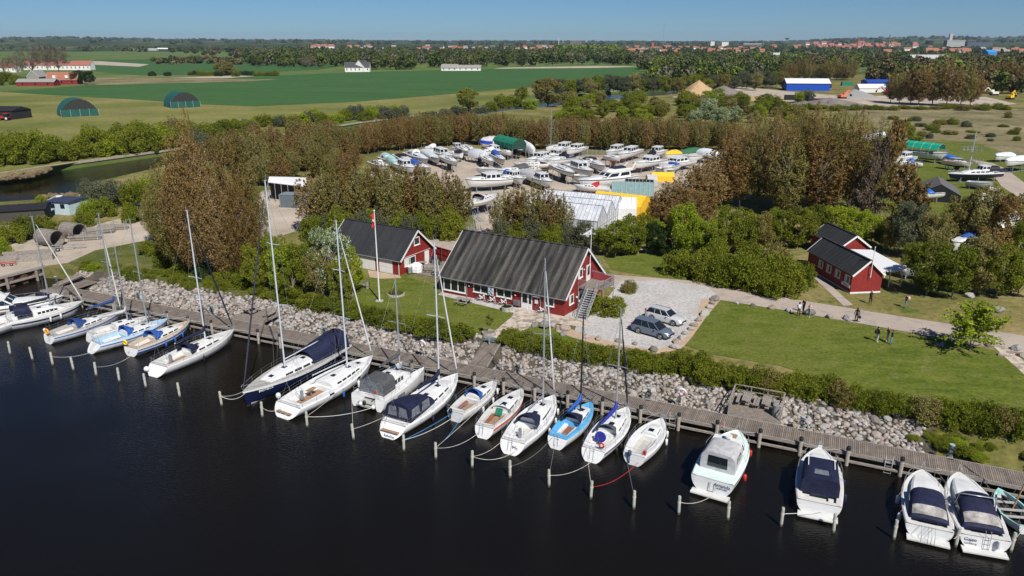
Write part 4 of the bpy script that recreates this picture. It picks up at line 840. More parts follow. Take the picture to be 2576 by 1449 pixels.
def yacht(label, bow, stern, B=None, foot=None, top=None, top_m=white, anti=anti_k, stripes=None, deckm=None, fb=None, pit=(.07,.34), cab=(.36,.78), ch=.38, ck=.6, nwin=3, wheelx=None, spray=None, cover=None, boomk=.36, sp=1, furl=None, fend=(), fendm=None, mastm=None, rt=.35, base=0.0, rail_=True, sole=None, seat=None, name='sailing_boat', group=BG, winm=None, cat='sailing boat', zb=1.2, rake=.9, fs=.7, hatch=2, um=None, frontk=.55, Ls=None, draft=.4, sprk=1.0):
    root, L = place(name, label, bow, stern, zb, .25, cat, group, base, Ls); L = L; fb = fb or (.8+L*.012, zb)
    h = Hull(L, B or L*.31, fb, fs, draft, rake, rt); sail_hull(h, root, top_m, anti, stripes)
    deck(h, root, deckm or offw, pit, sole or teak, .56, .42, seat=seat or white)
    if cab: cabin(h, root, white, cab[0], cab[1], ch, ck, winm or glass, nwin=nwin, frontk=frontk, hatch=hatch)
    if foot:
        p = at(*foot, base+1.3); q = Vector((p.x, p.y, 0))-Vector((root.location.x, root.location.y, 0)); ax = Vector((math.cos(root.rotation_euler.z), math.sin(root.rotation_euler.z), 0)); u = um or q.dot(ax)/L
        mp = root.location+ax*h.px(u, 0); Hm = zat(top[1], mp.y)-base
        rig(h, root, u, Hm, mastm or alu, sp, L*boomk if boomk else None, furl, .75+L*.02, cover)
    if spray:
        x = h.px(cab[0]+.03, 0); arch_canopy(root, x-.75*sprk, x+.85, h.hb(cab[0])*.66, h.hb(cab[0])*.5, h.sh(cab[0])+.1, ch+.62, ch*.8, spray, 'sprayhood', back=False)
    if rail_: rails(h, root, max(3, int(L/1.9)))
    if fend: fenders(h, root, fend, fendm)
    return root, h
n0, n1 = (1,), (1,)
# --- left group, bows to the pier
r_, h_ = yacht('white sailing boat with coral sheer stripe and a green companionway cover', (1316,976), (1219,1091), 2.55, stripes=((0,1),stripe_r), pit=(.08,.36), cab=(.38,.8), ch=.35, anti=anti_r, seat=M('brown_seat',(.22,.09,.05),.6), zb=1.05, rt=.5, nwin=2, rake=.7)
x = h_.px(.375,0); quick('companionway_cover', green, r_, lambda b: b.add([(x-.02,-.32,1.25),(x+.65,-.3,1.33),(x+.65,.3,1.33),(x-.02,.32,1.25),(x-.35,-.34,.75),(x-.35,.34,.75)], [(0,1,2,3),(4,0,3,5)])); ladder(r_, h_, .2)
arch_canopy(r_, x, x+.5, .95, .9, .9, .55, .35, plast, 'sprayhood', back=False)
r_, h_ = yacht('small white sailing boat with royal blue sprayhood and black outboard', (1249,956), (1146,1054), 2.5, pit=(.1,.38), cab=(.4,.82), ch=.36, fend=[(.35,-1),(.62,-1),(.86,-1)], spray=blue, zb=1.05, rt=.1, nwin=2, seat=M('brown_seat'), sprk=.3)
outboard(r_, -.2, .35, .95)
r_, h_ = yacht('white sailing boat with navy bimini, long dark cabin windows and a bare boom', (1395.5,993), (1290,1128), 3.15, foot=(1354.6,1018.4), top=(1351.4,651), pit=(.06,.36), cab=(.38,.86), ch=.42, nwin=1, fend=[(.42,-1),(.62,-1),(.8,-1)], spray=navy, zb=1.2, rt=.75, boomk=.36, sp=1, deckm=white, furl=white, sole=offw, sprk=1.5)
lettering(r_, h_, 'Mc', .42, .4, -.35, black); wheel(r_, h_.px(.14,0), 1.3); ladder(r_, h_, .1)
r_, h_ = yacht('small white sailing boat with sky blue deck and bright blue sail cover', (1490,1010), (1402,1118), 2.5, foot=(1457.5,1033), top=(1457,797), pit=(.1,.4), cab=(.42,.82), ch=.3, deckm=skyb, cover=blue, boomk=.38, spray=navy, mastm=black, zb=1.05, rt=.45, nwin=2, fend=[(.35,-1),(.6,-1)], fendm=black, sole=M('brown_seat')); ladder(r_, h_)
r_, h_ = yacht('white sailing boat with blue sail cover and a round blue wheel cover', (1580,1023), (1492,1149), 2.85, foot=(1548,1055.6), top=(1555,780), pit=(.07,.36), cab=(.38,.85), ch=.36, cover=M('royal_canvas',(.02,.03,.28),.7,bump=.3), boomk=.42, zb=1.15, rt=.6, furl=navy, fend=[(.3,-1),(.55,-1),(.2,-1)], fendm=black, sole=offw, deckm=white, stripes=((1,),stripe_n))
quick('wheel_cover', M('royal_canvas'), r_, lambda b: b.tube([(1.35,0,1.35),(1.5,0,1.35)], .48, 14)); quick('horseshoe_buoy', red, r_, lambda b: b.torus((.2,-.6,1.35),.2,.08,(1,0,0),10,6)); ladder(r_, h_)
x = h_.px(.39,0); arch_canopy(r_, x-.4, x+.5, .85, .75, h_.sh(.4), .85, .5, dgrey, 'sprayhood', back=False)
r_, h_ = yacht('white open-cockpit racing boat without mast, green cabin windows', (1667,1051), (1594,1162), 2.6, pit=(.05,.48), cab=(.5,.8), ch=.25, ck=.5, zb=1.0, rt=.15, sole=M('cockpit_grey',(.40,.40,.385),.6), seat=M('seat_cream',(.52,.50,.45),.6), winm=M('green_window',(.02,.14,.05),.3,var=0), nwin=1, fend=[(.6,-1),(.78,-1)], deckm=white, hatch=1)
outboard(r_, -.18, .3, .95, M('blue_grey_paint',(.05,.08,.14),.5))
quick('fuel_can', red, r_, lambda b: b.box(.25,.5,-.85,-.6,.95,1.25))
r_, h_ = yacht('white sailing boat with large navy cockpit tent and navy sail cover', (1151.6,939), (991.6,1084), 3.7, foot=(1097,971), top=(1076,610), pit=(.1,.34), cab=(.35,.84), ch=.42, cover=navy, boomk=.34, zb=1.3, rt=1.1, mastm=alub, furl=white, fend=[(.3,-1),(.52,-1),(.7,-1)], fendm=navy, deckm=white, sole=offw)
arch_canopy(r_, .65, h_.px(.36,0)+.9, 1.35, 1.15, h_.sh(.2)-.05, 1.75, .7, navy, 'cockpit_tent', flat=3.2)
quick('tent_window', plast, r_, lambda b: [b.add([(x,s*1.335,1.35),(x+1.3,s*1.32,1.35),(x+1.2,s*1.28,2.15),(x+.1,s*1.3,2.15)], [(0,1,2,3)]) for s in (-1,1) for x in (.8,2.35)]+[b.add([(.63,-1.05,1.35),(.63,-.1,1.35),(.63,-.15,2.3),(.63,-.9,2.2)], [(0,1,2,3)]), b.add([(.63,.1,1.35),(.63,1.05,1.35),(.63,.9,2.2),(.63,.15,2.3)], [(0,1,2,3)])])
quick('bathing_step', teak, r_, lambda b: b.box(-.75,-.35,-.9,.9,.5,.53)); lettering(r_, h_, 'BabyDay', .3, .78, -.1); ladder(r_, h_, .9)
# big white yacht and big dark blue yacht
r_, h_ = yacht('largest white sailing yacht, teak cockpit and open stern with steering wheel', (938,894.7), (728,1036), 4.0, foot=(859,927), top=(826,556), pit=(.06,.36), cab=(.38,.86), ch=.42, boomk=.40, zb=1.45, rt=1.0, sp=2, mastm=alub, fend=[(.42,-1)], fendm=blue, deckm=white, nwin=5, furl=white, hatch=3, fs=.78)
wheel(r_, 1.5, 1.55, .6); quick('bathing_step', teak, r_, lambda b: [b.box(-.75,-.45,y,y+.5,.45,.48) for y in (-.85,-.25,.35)]); quick('liferaft', white, r_, lambda b: b.sphere((.15,1.42,1.45),.24,10,8,1.2)); fenders(h_, r_, [(.62,-1)], white, .14, .7)
quick('cockpit_table', teak, r_, lambda b: (b.box(2.3,3.3,-.25,.25,1.3,1.34), b.box(2.7,2.8,-.05,.05,.7,1.3)))
quick('hull_window', glass, r_, lambda b: [b.add([(h_.px(u,0.25),-h_.hb(u)-.012,.95),(h_.px(u+.05,.25),-h_.hb(u+.05)-.012,.97),(h_.px(u+.05,.25),-h_.hb(u+.05)-.012,1.15),(h_.px(u,.25),-h_.hb(u)-.012,1.13)], [(0,1,2,3)]) for u in (.28,.62)])
r_, h_ = yacht('dark navy sailing yacht lying bow-out, grey deck and navy cockpit cover', (613,985), (862,884), 3.9, foot=(701.5,932), top=(665,455), top_m=navyh, anti=white, pit=(.08,.3), cab=(.3,.80), ch=.5, boomk=.36, zb=1.55, rt=.5, sp=2, mastm=alub, fend=[(.3,1),(.55,1)], fendm=navy, deckm=greyd, nwin=4, furl=M('navy_uv_sail',(.03,.03,.06),.8), hatch=3, fb=(1.25,1.55), rake=.35, stripes=((0,),white), Ls=13.9)
arch_canopy(r_, .5, h_.px(.42,0), 1.45, 1.25, 1.2, 1.9, 1.3, navy, 'cockpit_cover', flat=2.6); 
hb_ = h_; text('BREITBECK', .3, (h_.px(.86,.2), h_.hb(.86)+.02, 1.2), (R(90),0,R(180)-.30), inkw, r_, 'lettering')
# left five
r_, h_ = yacht('white motorsailer with navy stripe and navy bimini behind the leftmost mast', (210.4,757), (24,824), 3.3, foot=(137,772), top=(92,545), pit=(.05,.3), cab=(.3,.72), ch=.62, boomk=.44, cover=M('black_canvas',(.012,.012,.02),.8), zb=1.5, rt=.2, stripes=((2,),stripe_n), fend=[(.48,-1),(.62,-1)], anti=anti_b, nwin=5, furl=white, fb=(1.15,1.5), rake=1.3, um=.56)
arch_canopy(r_, .55, h_.px(.27,0), 1.15, 1.1, 1.75, .95, .85, navy, 'bimini', back=False, flat=3.5); lettering(r_, h_, 'Viola', .22, .3)
r_, h_ = yacht('white sailing boat with grey deck, blue sail cover and orange lifebuoy astern', (306,780), (127,857), 3.2, foot=(222,761), top=(175,537), pit=(.08,.34), cab=(.36,.76), ch=.36, boomk=.4, cover=M('mid_blue_canvas',(.015,.05,.18),.75), spray=M('mid_blue_canvas'), deckm=greyd, zb=1.2, stripes=((1,),stripe_b), anti=anti_b, furl=white, fend=[(.42,-1)], fendm=black, sp=1)
quick('lifebuoy', buoy_o, r_, lambda b: b.torus((-.12,.1,1.35),.28,.1,(1,0,0),14,6)); outboard(r_, .0, .75, 1.2, white); quick('dinghy_motor_cover', black, r_, lambda b: b.sphere((4.9,.6,1.6),.4,10,8,.7))
ladder(r_, h_, -.2)
r_, h_ = yacht('small white sailing boat with pale sail cover behind the one with light blue foredeck', (378,795), (230,852), 2.6, foot=(317.5,803), top=(284,622), pit=(.08,.36), cab=(.38,.8), ch=.35, boomk=.44, cover=lgrey, zb=1.05, rt=.5)
r_, h_ = yacht('white sailing boat with light blue foredeck, blue stripes and a long sloping transom', (424,801), (245,877), 3.1, foot=(361,811), top=(317,552), pit=(.07,.34), cab=(.36,.8), ch=.34, boomk=None, spray=blue, zb=1.2, stripes=((1,),stripe_b), rt=1.0, deckm=M('pale_blue_deck',(.35,.52,.68),.6,var=.1), mastm=alu, sprk=.4); ladder(r_, h_)
r_, h_ = yacht('white sailing boat with sand-coloured deck, blue fenders and yellow lifebuoy', (478.7,806), (332,889), 3.0, pit=(.07,.34), cab=(.36,.82), ch=.34, boomk=None, spray=blue, zb=1.2, stripes=((1,3),stripe_b), rt=.25, deckm=sandd, fend=[(.38,-1),(.54,-1),(.7,-1)], fendm=blue, sp=1)
quick('lifebuoy', buoy_y, r_, lambda b: b.torus((-.05,.7,1.4),.25,.1,(1,0,.2),14,6)); lettering(r_, h_, 'U', .35, .6, .3)
r_, h_ = yacht('white sailing boat with navy sail cover at the end of the left group', (590,828), (402,934), 3.4, foot=(507,856), top=(465,530), pit=(.06,.34), cab=(.36,.82), ch=.36, boomk=.38, cover=navy, spray=navy, zb=1.25, rt=1.0, fend=[(.4,-1),(.8,-1)], fendm=black, mastm=alub, furl=navy, fs=.76)
wheel(r_, 1.3, 1.4, .5); quick('ball_fender', white, r_, lambda b: b.sphere((-.7,1.0,.6),.28,10,8))
# catamaran
root, L = place('catamaran', 'white catamaran with grey canopy and navy bow netting, between two sailing yachts', (1040,918), (927,1016), 1.3, .4, 'catamaran', BG)
for s in (-1, 1):
    h = Hull(L, 1.35, (1.1,1.4), .8, .3, .35, .3); hh_ = MB(); ht = empty('tmp', (0,0,0)); 
    o = sail_hull(h, root, white, anti_k); o.location.y = s*1.35; d_ = deck(h, root, white, None); d_.location.y = s*1.35
    bpy.data.objects.remove(ht)
quick('bridge_deck', white, root, lambda b: b.box(.5,L*.72,-1.25,1.25,.75,1.18)); quick('bow_netting', dgrey, root, lambda b: b.box(L*.72,L*.88,-1.0,1.0,1.1,1.13)); quick('crossbeam', alu, root, lambda b: b.tube([(L*.89,-1.4,1.25),(L*.89,1.4,1.25)],.08,6))
h = Hull(L, 3.6, (1.15,1.3), 1.0); cabin(h, root, white, .3, .78, .95, .62, glass, nwin=3, frontk=.35, hatch=3)
arch_canopy(root, .55, L*.34, 1.35, 1.3, 1.15, 1.35, 1.4, dgrey, 'canopy', flat=5, win=plast); quick('stern_platform', greyd, root, lambda b: (b.box(-.3,.5,-.95,.95,.55,.62), b.box(-.55,-.3,-1.0,1.0,.3,.45)))
quick('ball_fender', white, root, lambda b: b.sphere((-.5,.5,.55),.2,10,8)); quick('ball_fender', white, root, lambda b: b.sphere((-.5,-.9,.5),.2,10,8)); outboard(root, -.45, .1, .55)
p = at(1002,932,1.6); ax = Vector((math.cos(root.rotation_euler.z), math.sin(root.rotation_euler.z), 0)); u = (Vector((p.x,p.y,0))-Vector((root.location.x,root.location.y,0))).dot(ax)/L
rig(h, root, u, zat(700, (root.location+ax*u*L).y), alu, 1, L*.42, None, 1.0, dgrey, zc=1.0); rails(h, root, 5, .6, pul=False); flag(root, 0, -1.3, 1.2)
# --- motor boats
def wheelhouse(root, x0, x1, w_, z0, hh, mt=white, slope=.35, n=3, roofm_=None, aft=True):
    b = MB(); w2 = w_*.86; P = [(x0,-w_,z0),(x1,-w_,z0),(x1,w_,z0),(x0,w_,z0)]; Q = [(x0+.05,-w2,z0+hh),(x1-slope,-w2,z0+hh),(x1-slope,w2,z0+hh),(x0+.05,w2,z0+hh)]
    b.add(P+Q, [(0,1,5,4),(1,2,6,5),(2,3,7,6),(3,0,4,7),(4,5,6,7)]); o = b.build('wheelhouse', mt, root)
    V = [Vector(p) for p in P+Q]
    def pane(a, b_, c, d, s0, s1, n_):
        for i in range(n_):
            f0, f1 = (i+.1)/n_, (i+.9)/n_; q = []
            for f, g in ((f0,s0),(f1,s0),(f1,s1),(f0,s1)): q.append(V[a].lerp(V[b_],f).lerp(V[d].lerp(V[c],f), g))
            nrm = (q[1]-q[0]).cross(q[3]-q[0]).normalized()*.012; quick('window', glass, o, lambda m: m.add([p_+nrm for p_ in q], [(0,1,2,3)]))
    pane(0,1,5,4,.35,.88,n); pane(2,3,7,6,.35,.88,n); pane(1,2,6,5,.3,.9,max(2,n-1))
    if aft: pane(3,0,4,7,.25,.88,2)
    quick('hardtop', roofm_ or mt, root, lambda m: m.box(x0-.15,x1-slope+.2,-w2-.06,w2+.06,z0+hh+.003,z0+hh+.09)); return o
def motor(label, bow, stern, B, base=0.0, kind='hardtop', canv=navy, top_m=white, anti=anti_k, stripes=None, deckm=None, zb=1.5, fb=None, group=MG, name='motor_boat', cat='motor boat', plat=True, rail_=True, fend=(), fendm=None, Ls=None, rt=.1, hk=1.0, small=False, cabm=None):
    root, L = place(name, label, bow, stern, zb, .35, cat, group, base, Ls); h = Hull(L, B, fb or (zb*.72, zb), .9, .45, L*.1, rt, 1.25, .35)
    sail_hull(h, root, top_m, anti, stripes or ((0,), black if not small else top_m)); deck(h, root, deckm or offw, (.06,.42) if kind in ('canopy','open','soft') else (.05,.22), offw, .72, .45, seat=offw)
    zc = h.sh(.45); hw = B/2
    if kind != 'open': cabin(h, root, cabm or white, .42 if kind != 'hardtop' else .5, .88, .42*hk, .68, glass, (.3,.7), nwin=2, frontk=.3, hatch=1)
    if kind == 'hardtop': wheelhouse(root, L*.26, L*.60, hw*.78, h.sh(.3), 1.25*hk, n=3); cabin(h, root, white, .24, .52, .3, .8, None, hatch=0, name='coaming')
    if kind == 'canopy':
        quick('windscreen', glass, root, lambda b: b.grid([[(L*.44,-hw*.72,zc),(L*.50,-hw*.6,zc+.25),(L*.53,0,zc+.3),(L*.50,hw*.6,zc+.25),(L*.44,hw*.72,zc)],[(L*.38,-hw*.62,zc+.62*hk),(L*.43,-hw*.5,zc+.66*hk),(L*.45,0,zc+.68*hk),(L*.43,hw*.5,zc+.66*hk),(L*.38,hw*.62,zc+.62*hk)]]))
        arch_canopy(root, L*.10, L*.46, hw*.78, hw*.70, h.sh(.2)-.02, .22*hk, 1.12*hk, canv, 'canopy', flat=3.2, fw=True, ex=.55, patch=(.06,.36,plastl)); [quick('canopy_window', plast, root, lambda b: b.add([(L*.24,s*hw*.775,h.sh(.1)+.35),(L*.38,s*hw*.765,h.sh(.1)+.35),(L*.37,s*hw*.74,h.sh(.1)+.8),(L*.26,s*hw*.75,h.sh(.1)+.75)], [(0,1,2,3)])) for s in (-1,1)]
    if kind == 'fly':
        wheelhouse(root, L*.14, L*.62, hw*.8, h.sh(.2), 1.1*hk, n=2, slope=L*.13); quick('flybridge', white, root, lambda b: b.grid([[(L*.1,-hw*.7,h.sh(.2)+1.2*hk),(L*.47,-hw*.6,h.sh(.2)+1.2*hk),(L*.5,0,h.sh(.2)+1.2*hk),(L*.47,hw*.6,h.sh(.2)+1.2*hk),(L*.1,hw*.7,h.sh(.2)+1.2*hk)],[(L*.1,-hw*.72,h.sh(.2)+1.65*hk),(L*.42,-hw*.55,h.sh(.2)+1.7*hk),(L*.44,0,h.sh(.2)+1.72*hk),(L*.42,hw*.55,h.sh(.2)+1.7*hk),(L*.1,hw*.72,h.sh(.2)+1.65*hk)]]))
        arch_canopy(root, L*.2, L*.4, hw*.5, hw*.45, h.sh(.2)+1.5*hk, .6, .4, canv, 'flybridge_cover', flat=3); quick('radar_arch', white, root, lambda b: [b.bar((L*.12,s*hw*.68,h.sh(.2)+1.2*hk),(L*.02,s*hw*.5,h.sh(.2)+2.5*hk),.3,.12) for s in (-1,1)]+[b.bar((L*.03,-hw*.5,h.sh(.2)+2.45*hk),(L*.03,hw*.5,h.sh(.2)+2.45*hk),.3,.12)])
    if kind == 'soft': arch_canopy(root, L*.08, L*.5, hw*.74, hw*.66, h.sh(.2), 1.1*hk, .6*hk, canv, 'canopy', flat=2.6)
    if plat: quick('swim_platform', offw, root, lambda b: b.box(-.65,.02,-hw*.8,hw*.8,.18,.28))
    if rail_:
        b = MB()
        for s in (-1, 1):
            pts = [Vector((h.px(u,0), s*h.hb(u)*.95, h.sh(u)+(.6 if 0 < i < 6 else .1))) for i, u in enumerate(np.linspace(.45, .985, 7))]; b.tube(pts+[Vector((L+.15,0,h.sh(1)+.62))], .016, 4)
            for p in pts[1:]: b.tube([p, p-Vector((0,0,.55))], .012, 3, False)
        b.build('bow_rail', steel, root)
    if fend: fenders(h, root, fend, fendm, .13, .6)
    return root, h
mint = M('pale_mint_gelcoat', (.60,.70,.66), .45, var=.04)
r_, h_ = motor('pale motor cruiser with light grey canvas aft canopy and wooden foredeck hatch', (1856,1084), (1789,1236), 3.5, kind='hard', top_m=white, deckm=mint, cabm=mint, zb=1.75, fb=(1.35,1.8))
L = h_.L; wheelhouse(r_, L*.45, L*.62, 1.25, 1.6, .95, n=1, slope=.3, aft=False); arch_canopy(r_, L*.16, L*.5, 1.3, 1.28, 1.42, 1.5, 1.42, lgrey, 'canopy', flat=5)
quick('canopy_window', glass, r_, lambda b: b.add([(L*.155,-.75,1.75),(L*.155,.75,1.75),(L*.16-.02,.72,2.65),(L*.16-.02,-.72,2.65)], [(0,1,2,3)])); [quick('canopy_window', glass, r_, lambda b: b.add([(L*.25,s*1.31,2.0),(L*.4,s*1.31,2.0),(L*.4,s*1.29,2.5),(L*.25,s*1.29,2.5)], [(0,1,2,3)])) for s in (-1,1)]
quick('foredeck_hatch', teak, r_, lambda b: b.box(L*.72,L*.83,-.28,.28,2.05,2.1)); quick('radar', white, r_, lambda b: (b.tube([(L*.55,0,2.65),(L*.55,0,2.85)], .08, 6), b.tube([(L*.55,0,2.85),(L*.55,0,3.0)], .3, 12)))
lettering(r_, h_, 'Amanda', .36, .22, -.75); lettering(r_, h_, 'NÆSTVED', .17, .42, -.75); quick('aft_deck', mint, r_, lambda b: b.box(.05,L*.16,-1.35,1.35,1.3,1.42)); quick('stern_hooks', steel, r_, lambda b: b.tube([(-.12,.1,1.2),(-.2,.1,.6),(-.2,-.3,.6),(-.12,-.3,1.2)], .03, 5)); flag(r_, h_.L*.9, .9, 1.8)
fenders(h_, r_, [(.3,-1),(.75,-1)], red, .13, .5)
r_, h_ = motor('broad white motor boat with navy cockpit cover and a small clear window', (2063,1128), (2057,1290), 3.3, kind='hard', zb=1.5, fb=(1.15,1.55), fend=[(.3,-1),(.55,-1),(.3,1),(.55,1)], fendm=navy)
L = h_.L; arch_canopy(r_, L*.14, L*.56, 1.3, 1.2, 1.2, 1.3, 1.25, navy, 'cockpit_cover', flat=6); quick('canopy_window', plast, r_, lambda b: b.add([(L*.22,-.5,2.52),(L*.22,.5,2.52),(L*.31,.45,2.53),(L*.31,-.45,2.53)], [(0,1,2,3)])); wheelhouse(r_, L*.52, L*.64, 1.15, 1.55, .62, n=1, slope=.35, aft=False)
quick('anchor_roller', white, r_, lambda b: b.box(L-.1,L+.35,-.15,.15,1.5,1.6))
quick('cover_strap', white_p, r_, lambda b: [b.box(L*.36,L*.55,y-.03,y+.03,2.53,2.55) for y in (-.9,.9)])
r_, h_ = motor('rounded white motor boat with navy canopy, third from the right end of the pier', (2321,1182), (2334,1350), 3.2, kind='canopy', zb=1.45, fend=[(.2,1),(.5,1),(.15,-1)], fendm=white); quick('boarding_ladder', steel, r_, lambda b: [b.tube([(-.1,y,1.2),(-.75,y,.9),(-.8,y,.3)], .02, 4) for y in (-.3,-.1,.1,.5)]); quick('bench_inside', M('brown_seat'), r_, lambda b: b.box(1.1,1.4,-.8,.6,1.3,1.45))
r_, h_ = motor('white motor cruiser with two-part dark blue canopy and wide bathing platform', (2413,1188), (2474,1378), 3.3, kind='canopy', zb=1.55, stripes=((1,),stripe_n), fend=[(.6,-1)], fendm=white, hk=1.1)
lettering(r_, h_, 'Gajen', .32, .25, .85); lettering(r_, h_, 'Landsborg', .17, .5, .8); quick('fender', white, r_, lambda b: b.tube([(-.2,-.75,1.15),(-.22,-.75,.6)], .12, 8)); arch_canopy(r_, L*.42, L*.53, 1.15, 1.0, 1.4, 1.2, .7, navy, 'forward_canopy', flat=3)
quick('radar_arch', alu, r_, lambda b: b.tube([(L*.42,-1.25,1.4),(L*.4,-1.1,2.45),(L*.4,1.1,2.45),(L*.42,1.25,1.4)], .05, 6)); ladder(r_, h_, -.1)
# open rowing boat with raking mast
root, L = place('wooden_boat', 'dark open boat with turquoise gunwale and leaning wooden mast at the right edge', (2511,1229), (2577,1338), .9, .2, 'boat', None); h = Hull(L, 2.2, (.65,.95), .35, .3, .6, .0); turq = M('turquoise_paint',(.35,.62,.60),.5)
sail_hull(h, root, white, anti_k, ((0,),turq)); deck(h, root, turq, (.03,.93), M('dark_bilge',(.03,.027,.024),.8), .86, .55, 'gunwale', seat=M('dark_bilge')); quick('thwart', greyd, root, lambda b: [b.box(L*u,L*u+.25,-h.hb(u)*.85,h.hb(u)*.85,.55,.6) for u in (.25,.45,.68)]); quick('mast', teak, root, lambda b: b.tube([(L*.5,0,.1),(L*.5+.5,-1.5,6.5)], .06, 6)); quick('rigging', wire, root, lambda b: [b.tube([(L*.5+.45,-1.35,6.0),p],.009,3,False) for p in ((L*.95,0,.9),(.2,.4,.7),(L*.3,-1,.7),(L*.3,1,.7))])
# leftmost, cut by the frame
motor('sleek white motor yacht cut by the left edge beside the quay pier', (84,752), (-120,800), 3.7, kind='fly', zb=1.7, canv=lgrey, Ls=12.0, rail_=True, plat=False)
r_, h_ = yacht('white yacht with rounded cockpit coaming cut by the left edge', (135,758), (-92,860), 3.5, pit=(.2,.45), cab=(.46,.85), ch=.34, zb=1.3, boomk=None, deckm=white, nwin=1)
motor('small boat under a dark navy cover tucked against the pier on the left', (158,738), (92,765), 2.2, kind='soft', canv=navy, zb=1.0, plat=False, rail_=False)
# ropes
def catenary(name, label, p, q, sag, mt, r=.021, group='mooring lines', n=10):
    p, q = Vector(p), Vector(q); pts = [p.lerp(q, i/n)-Vector((0,0,sag*4*(i/n)*(1-i/n))) for i in range(n+1)]
    o = MB().tube(pts, r, 5).build(name, mt); return tag(o, label, 'rope', group)
def pw(i, z=1.0): return PW[i]+Vector((0,0,z))
ML = [(2,(245,880,.4),.35,rope,'pale rope from a pile to the blue-striped boat at the left'),(4,(332,893,.4),.4,rope,'frayed rope from a pile to the boat with the yellow lifebuoy'),(8,(615,983,1.5),.2,rope,'rope from a pile to the bow of the navy yacht'),(8,(616,990,1.4),.45,white_p,'slack white rope below the one to the navy yacht bow'),
(9,(707,1025,.8),.4,rope,'rope between the piles and the stern of the largest white yacht'),(10,(938,1025,.6),.3,white_p,'long white rope from a pile to the catamaran stern'),(10,(898,940,1.2),.2,rope,'rope from a pile along the water to the side of the catamaran'),(11,(992,1035,.9),.15,rope,'brown rope from a pile to the cockpit tent boat'),(11,(885,1010,.9),.1,rope,'rope rising from a pile to the catamaran port stern'),(12,(1137,1052,.8),.25,white_p,'white rope from a pile to the small boat with the outboard'),(12,(1180,1010,1.0),.2,bluer,'blue rope running along the water from a pile'),
(13,(1160,1050,.9),.3,bluer,'turquoise rope from a pile to the small outboard boat'),(13,(1208,1085,.6),.5,rope,'slack rope from a pile to the coral-striped boat'),(13,(1245,990,1.1),.1,rope,'straight rope from a pile towards the pier post'),(14,(1262,1110,.8),.3,rope,'rope from a pile to the boat lettered Mc'),(14,(1300,1133,.4),.55,rope,'slack rope looping under the stern lettered Mc'),(15,(1390,1100,.8),.5,M('grey_rope',(.14,.14,.15),.9),'slack dark rope to the sky blue decked boat'),(16,(1497,1155,.4),.45,rope,'slack rope to the boat with the blue wheel cover'),(16,(1395,1118,.7),.05,M('grey_rope'),'dark straight rope to the sky blue decked boat'),
(17,(1604,1165,.5),.5,red,'red rope from a pile to the mastless racing boat'),(17,(1475,1125,.9),.05,rope,'straight rope to the stern with the blue wheel cover'),(18,(1573,1140,.8),.05,M('grey_rope'),'grey straight rope to the mastless racing boat'),(19,(1795,1245,.6),.35,rope,'rope from a pile to the cruiser with the wooden hatch'),(21,(2075,1285,.8),.05,white_p,'taut white rope to the boat with the navy cockpit cover'),(25,(2576,1325,.7),.2,rope,'rope from the last pile to the open turquoise boat'),(24,(2400,1355,.9),.1,rope,'rope from a pile to the rounded motor boat')]
for i, (x, y, z), sag, m_, lb in ML: catenary('mooring_rope', lb, pw(i), at(x, y, z), sag, m_)
for k, (bx, by, t_) in enumerate([(210,757,0),(306,780,0),(424,801,0),(479,806,0),(590,828,0),(938,895,0),(1060,921,0),(1152,939,0),(1249,956,0),(1316,976,0),(1396,993,0),(1490,1010,0),(1580,1024,0),(1667,1051,0),(1856,1084,0),(2063,1128,0),(2321,1182,0),(2413,1188,0)]):
    p = at(bx, by, 1.2); tt, nn = tn(p)
    for s in (-1, 1): catenary('bow_line', 'thin pale bow line tied from a boat bow to the pier edge', p, PT(tt+s*1.5, -2.45, DZ+.25), .08, rope, .016, 'bow lines to the pier')
# ================================================================ trees and bushes
def leafmat(name, cols, trans=.35, ov=.35):
    t = NT(name); ge = t.n('ShaderNodeNewGeometry'); oi = t.n('ShaderNodeObjectInfo')
    a = t.n('ShaderNodeMath', operation='MULTIPLY'); t.l(ge.outputs['Random Per Island'], a.inputs[0]); a.inputs[1].default_value = 1-ov
    b_ = t.n('ShaderNodeMath', operation='MULTIPLY_ADD'); t.l(oi.outputs['Random'], b_.inputs[0]); b_.inputs[1].default_value = ov; t.l(a.outputs[0], b_.inputs[2])
    c = t.ramp(b_.outputs[0], [(i/(len(cols)-1)*.9+.05, k) for i, k in enumerate(cols)])
    t.base(c); t.b.inputs['Roughness'].default_value = .6; t.b.inputs['Specular IOR Level'].default_value = .15
    tr_ = t.n('ShaderNodeBsdfTranslucent'); t.l(t.mix(c, (1.15,1.25,.6), 1.0, 'MULTIPLY'), tr_.inputs[0]); mx = t.n('ShaderNodeMixShader'); mx.inputs[0].default_value = trans
    t.l(t.b.outputs[0], mx.inputs[1]); t.l(tr_.outputs[0], mx.inputs[2]); t.l(mx.outputs[0], t.t.nodes['Material Output'].inputs[0]); return t.m
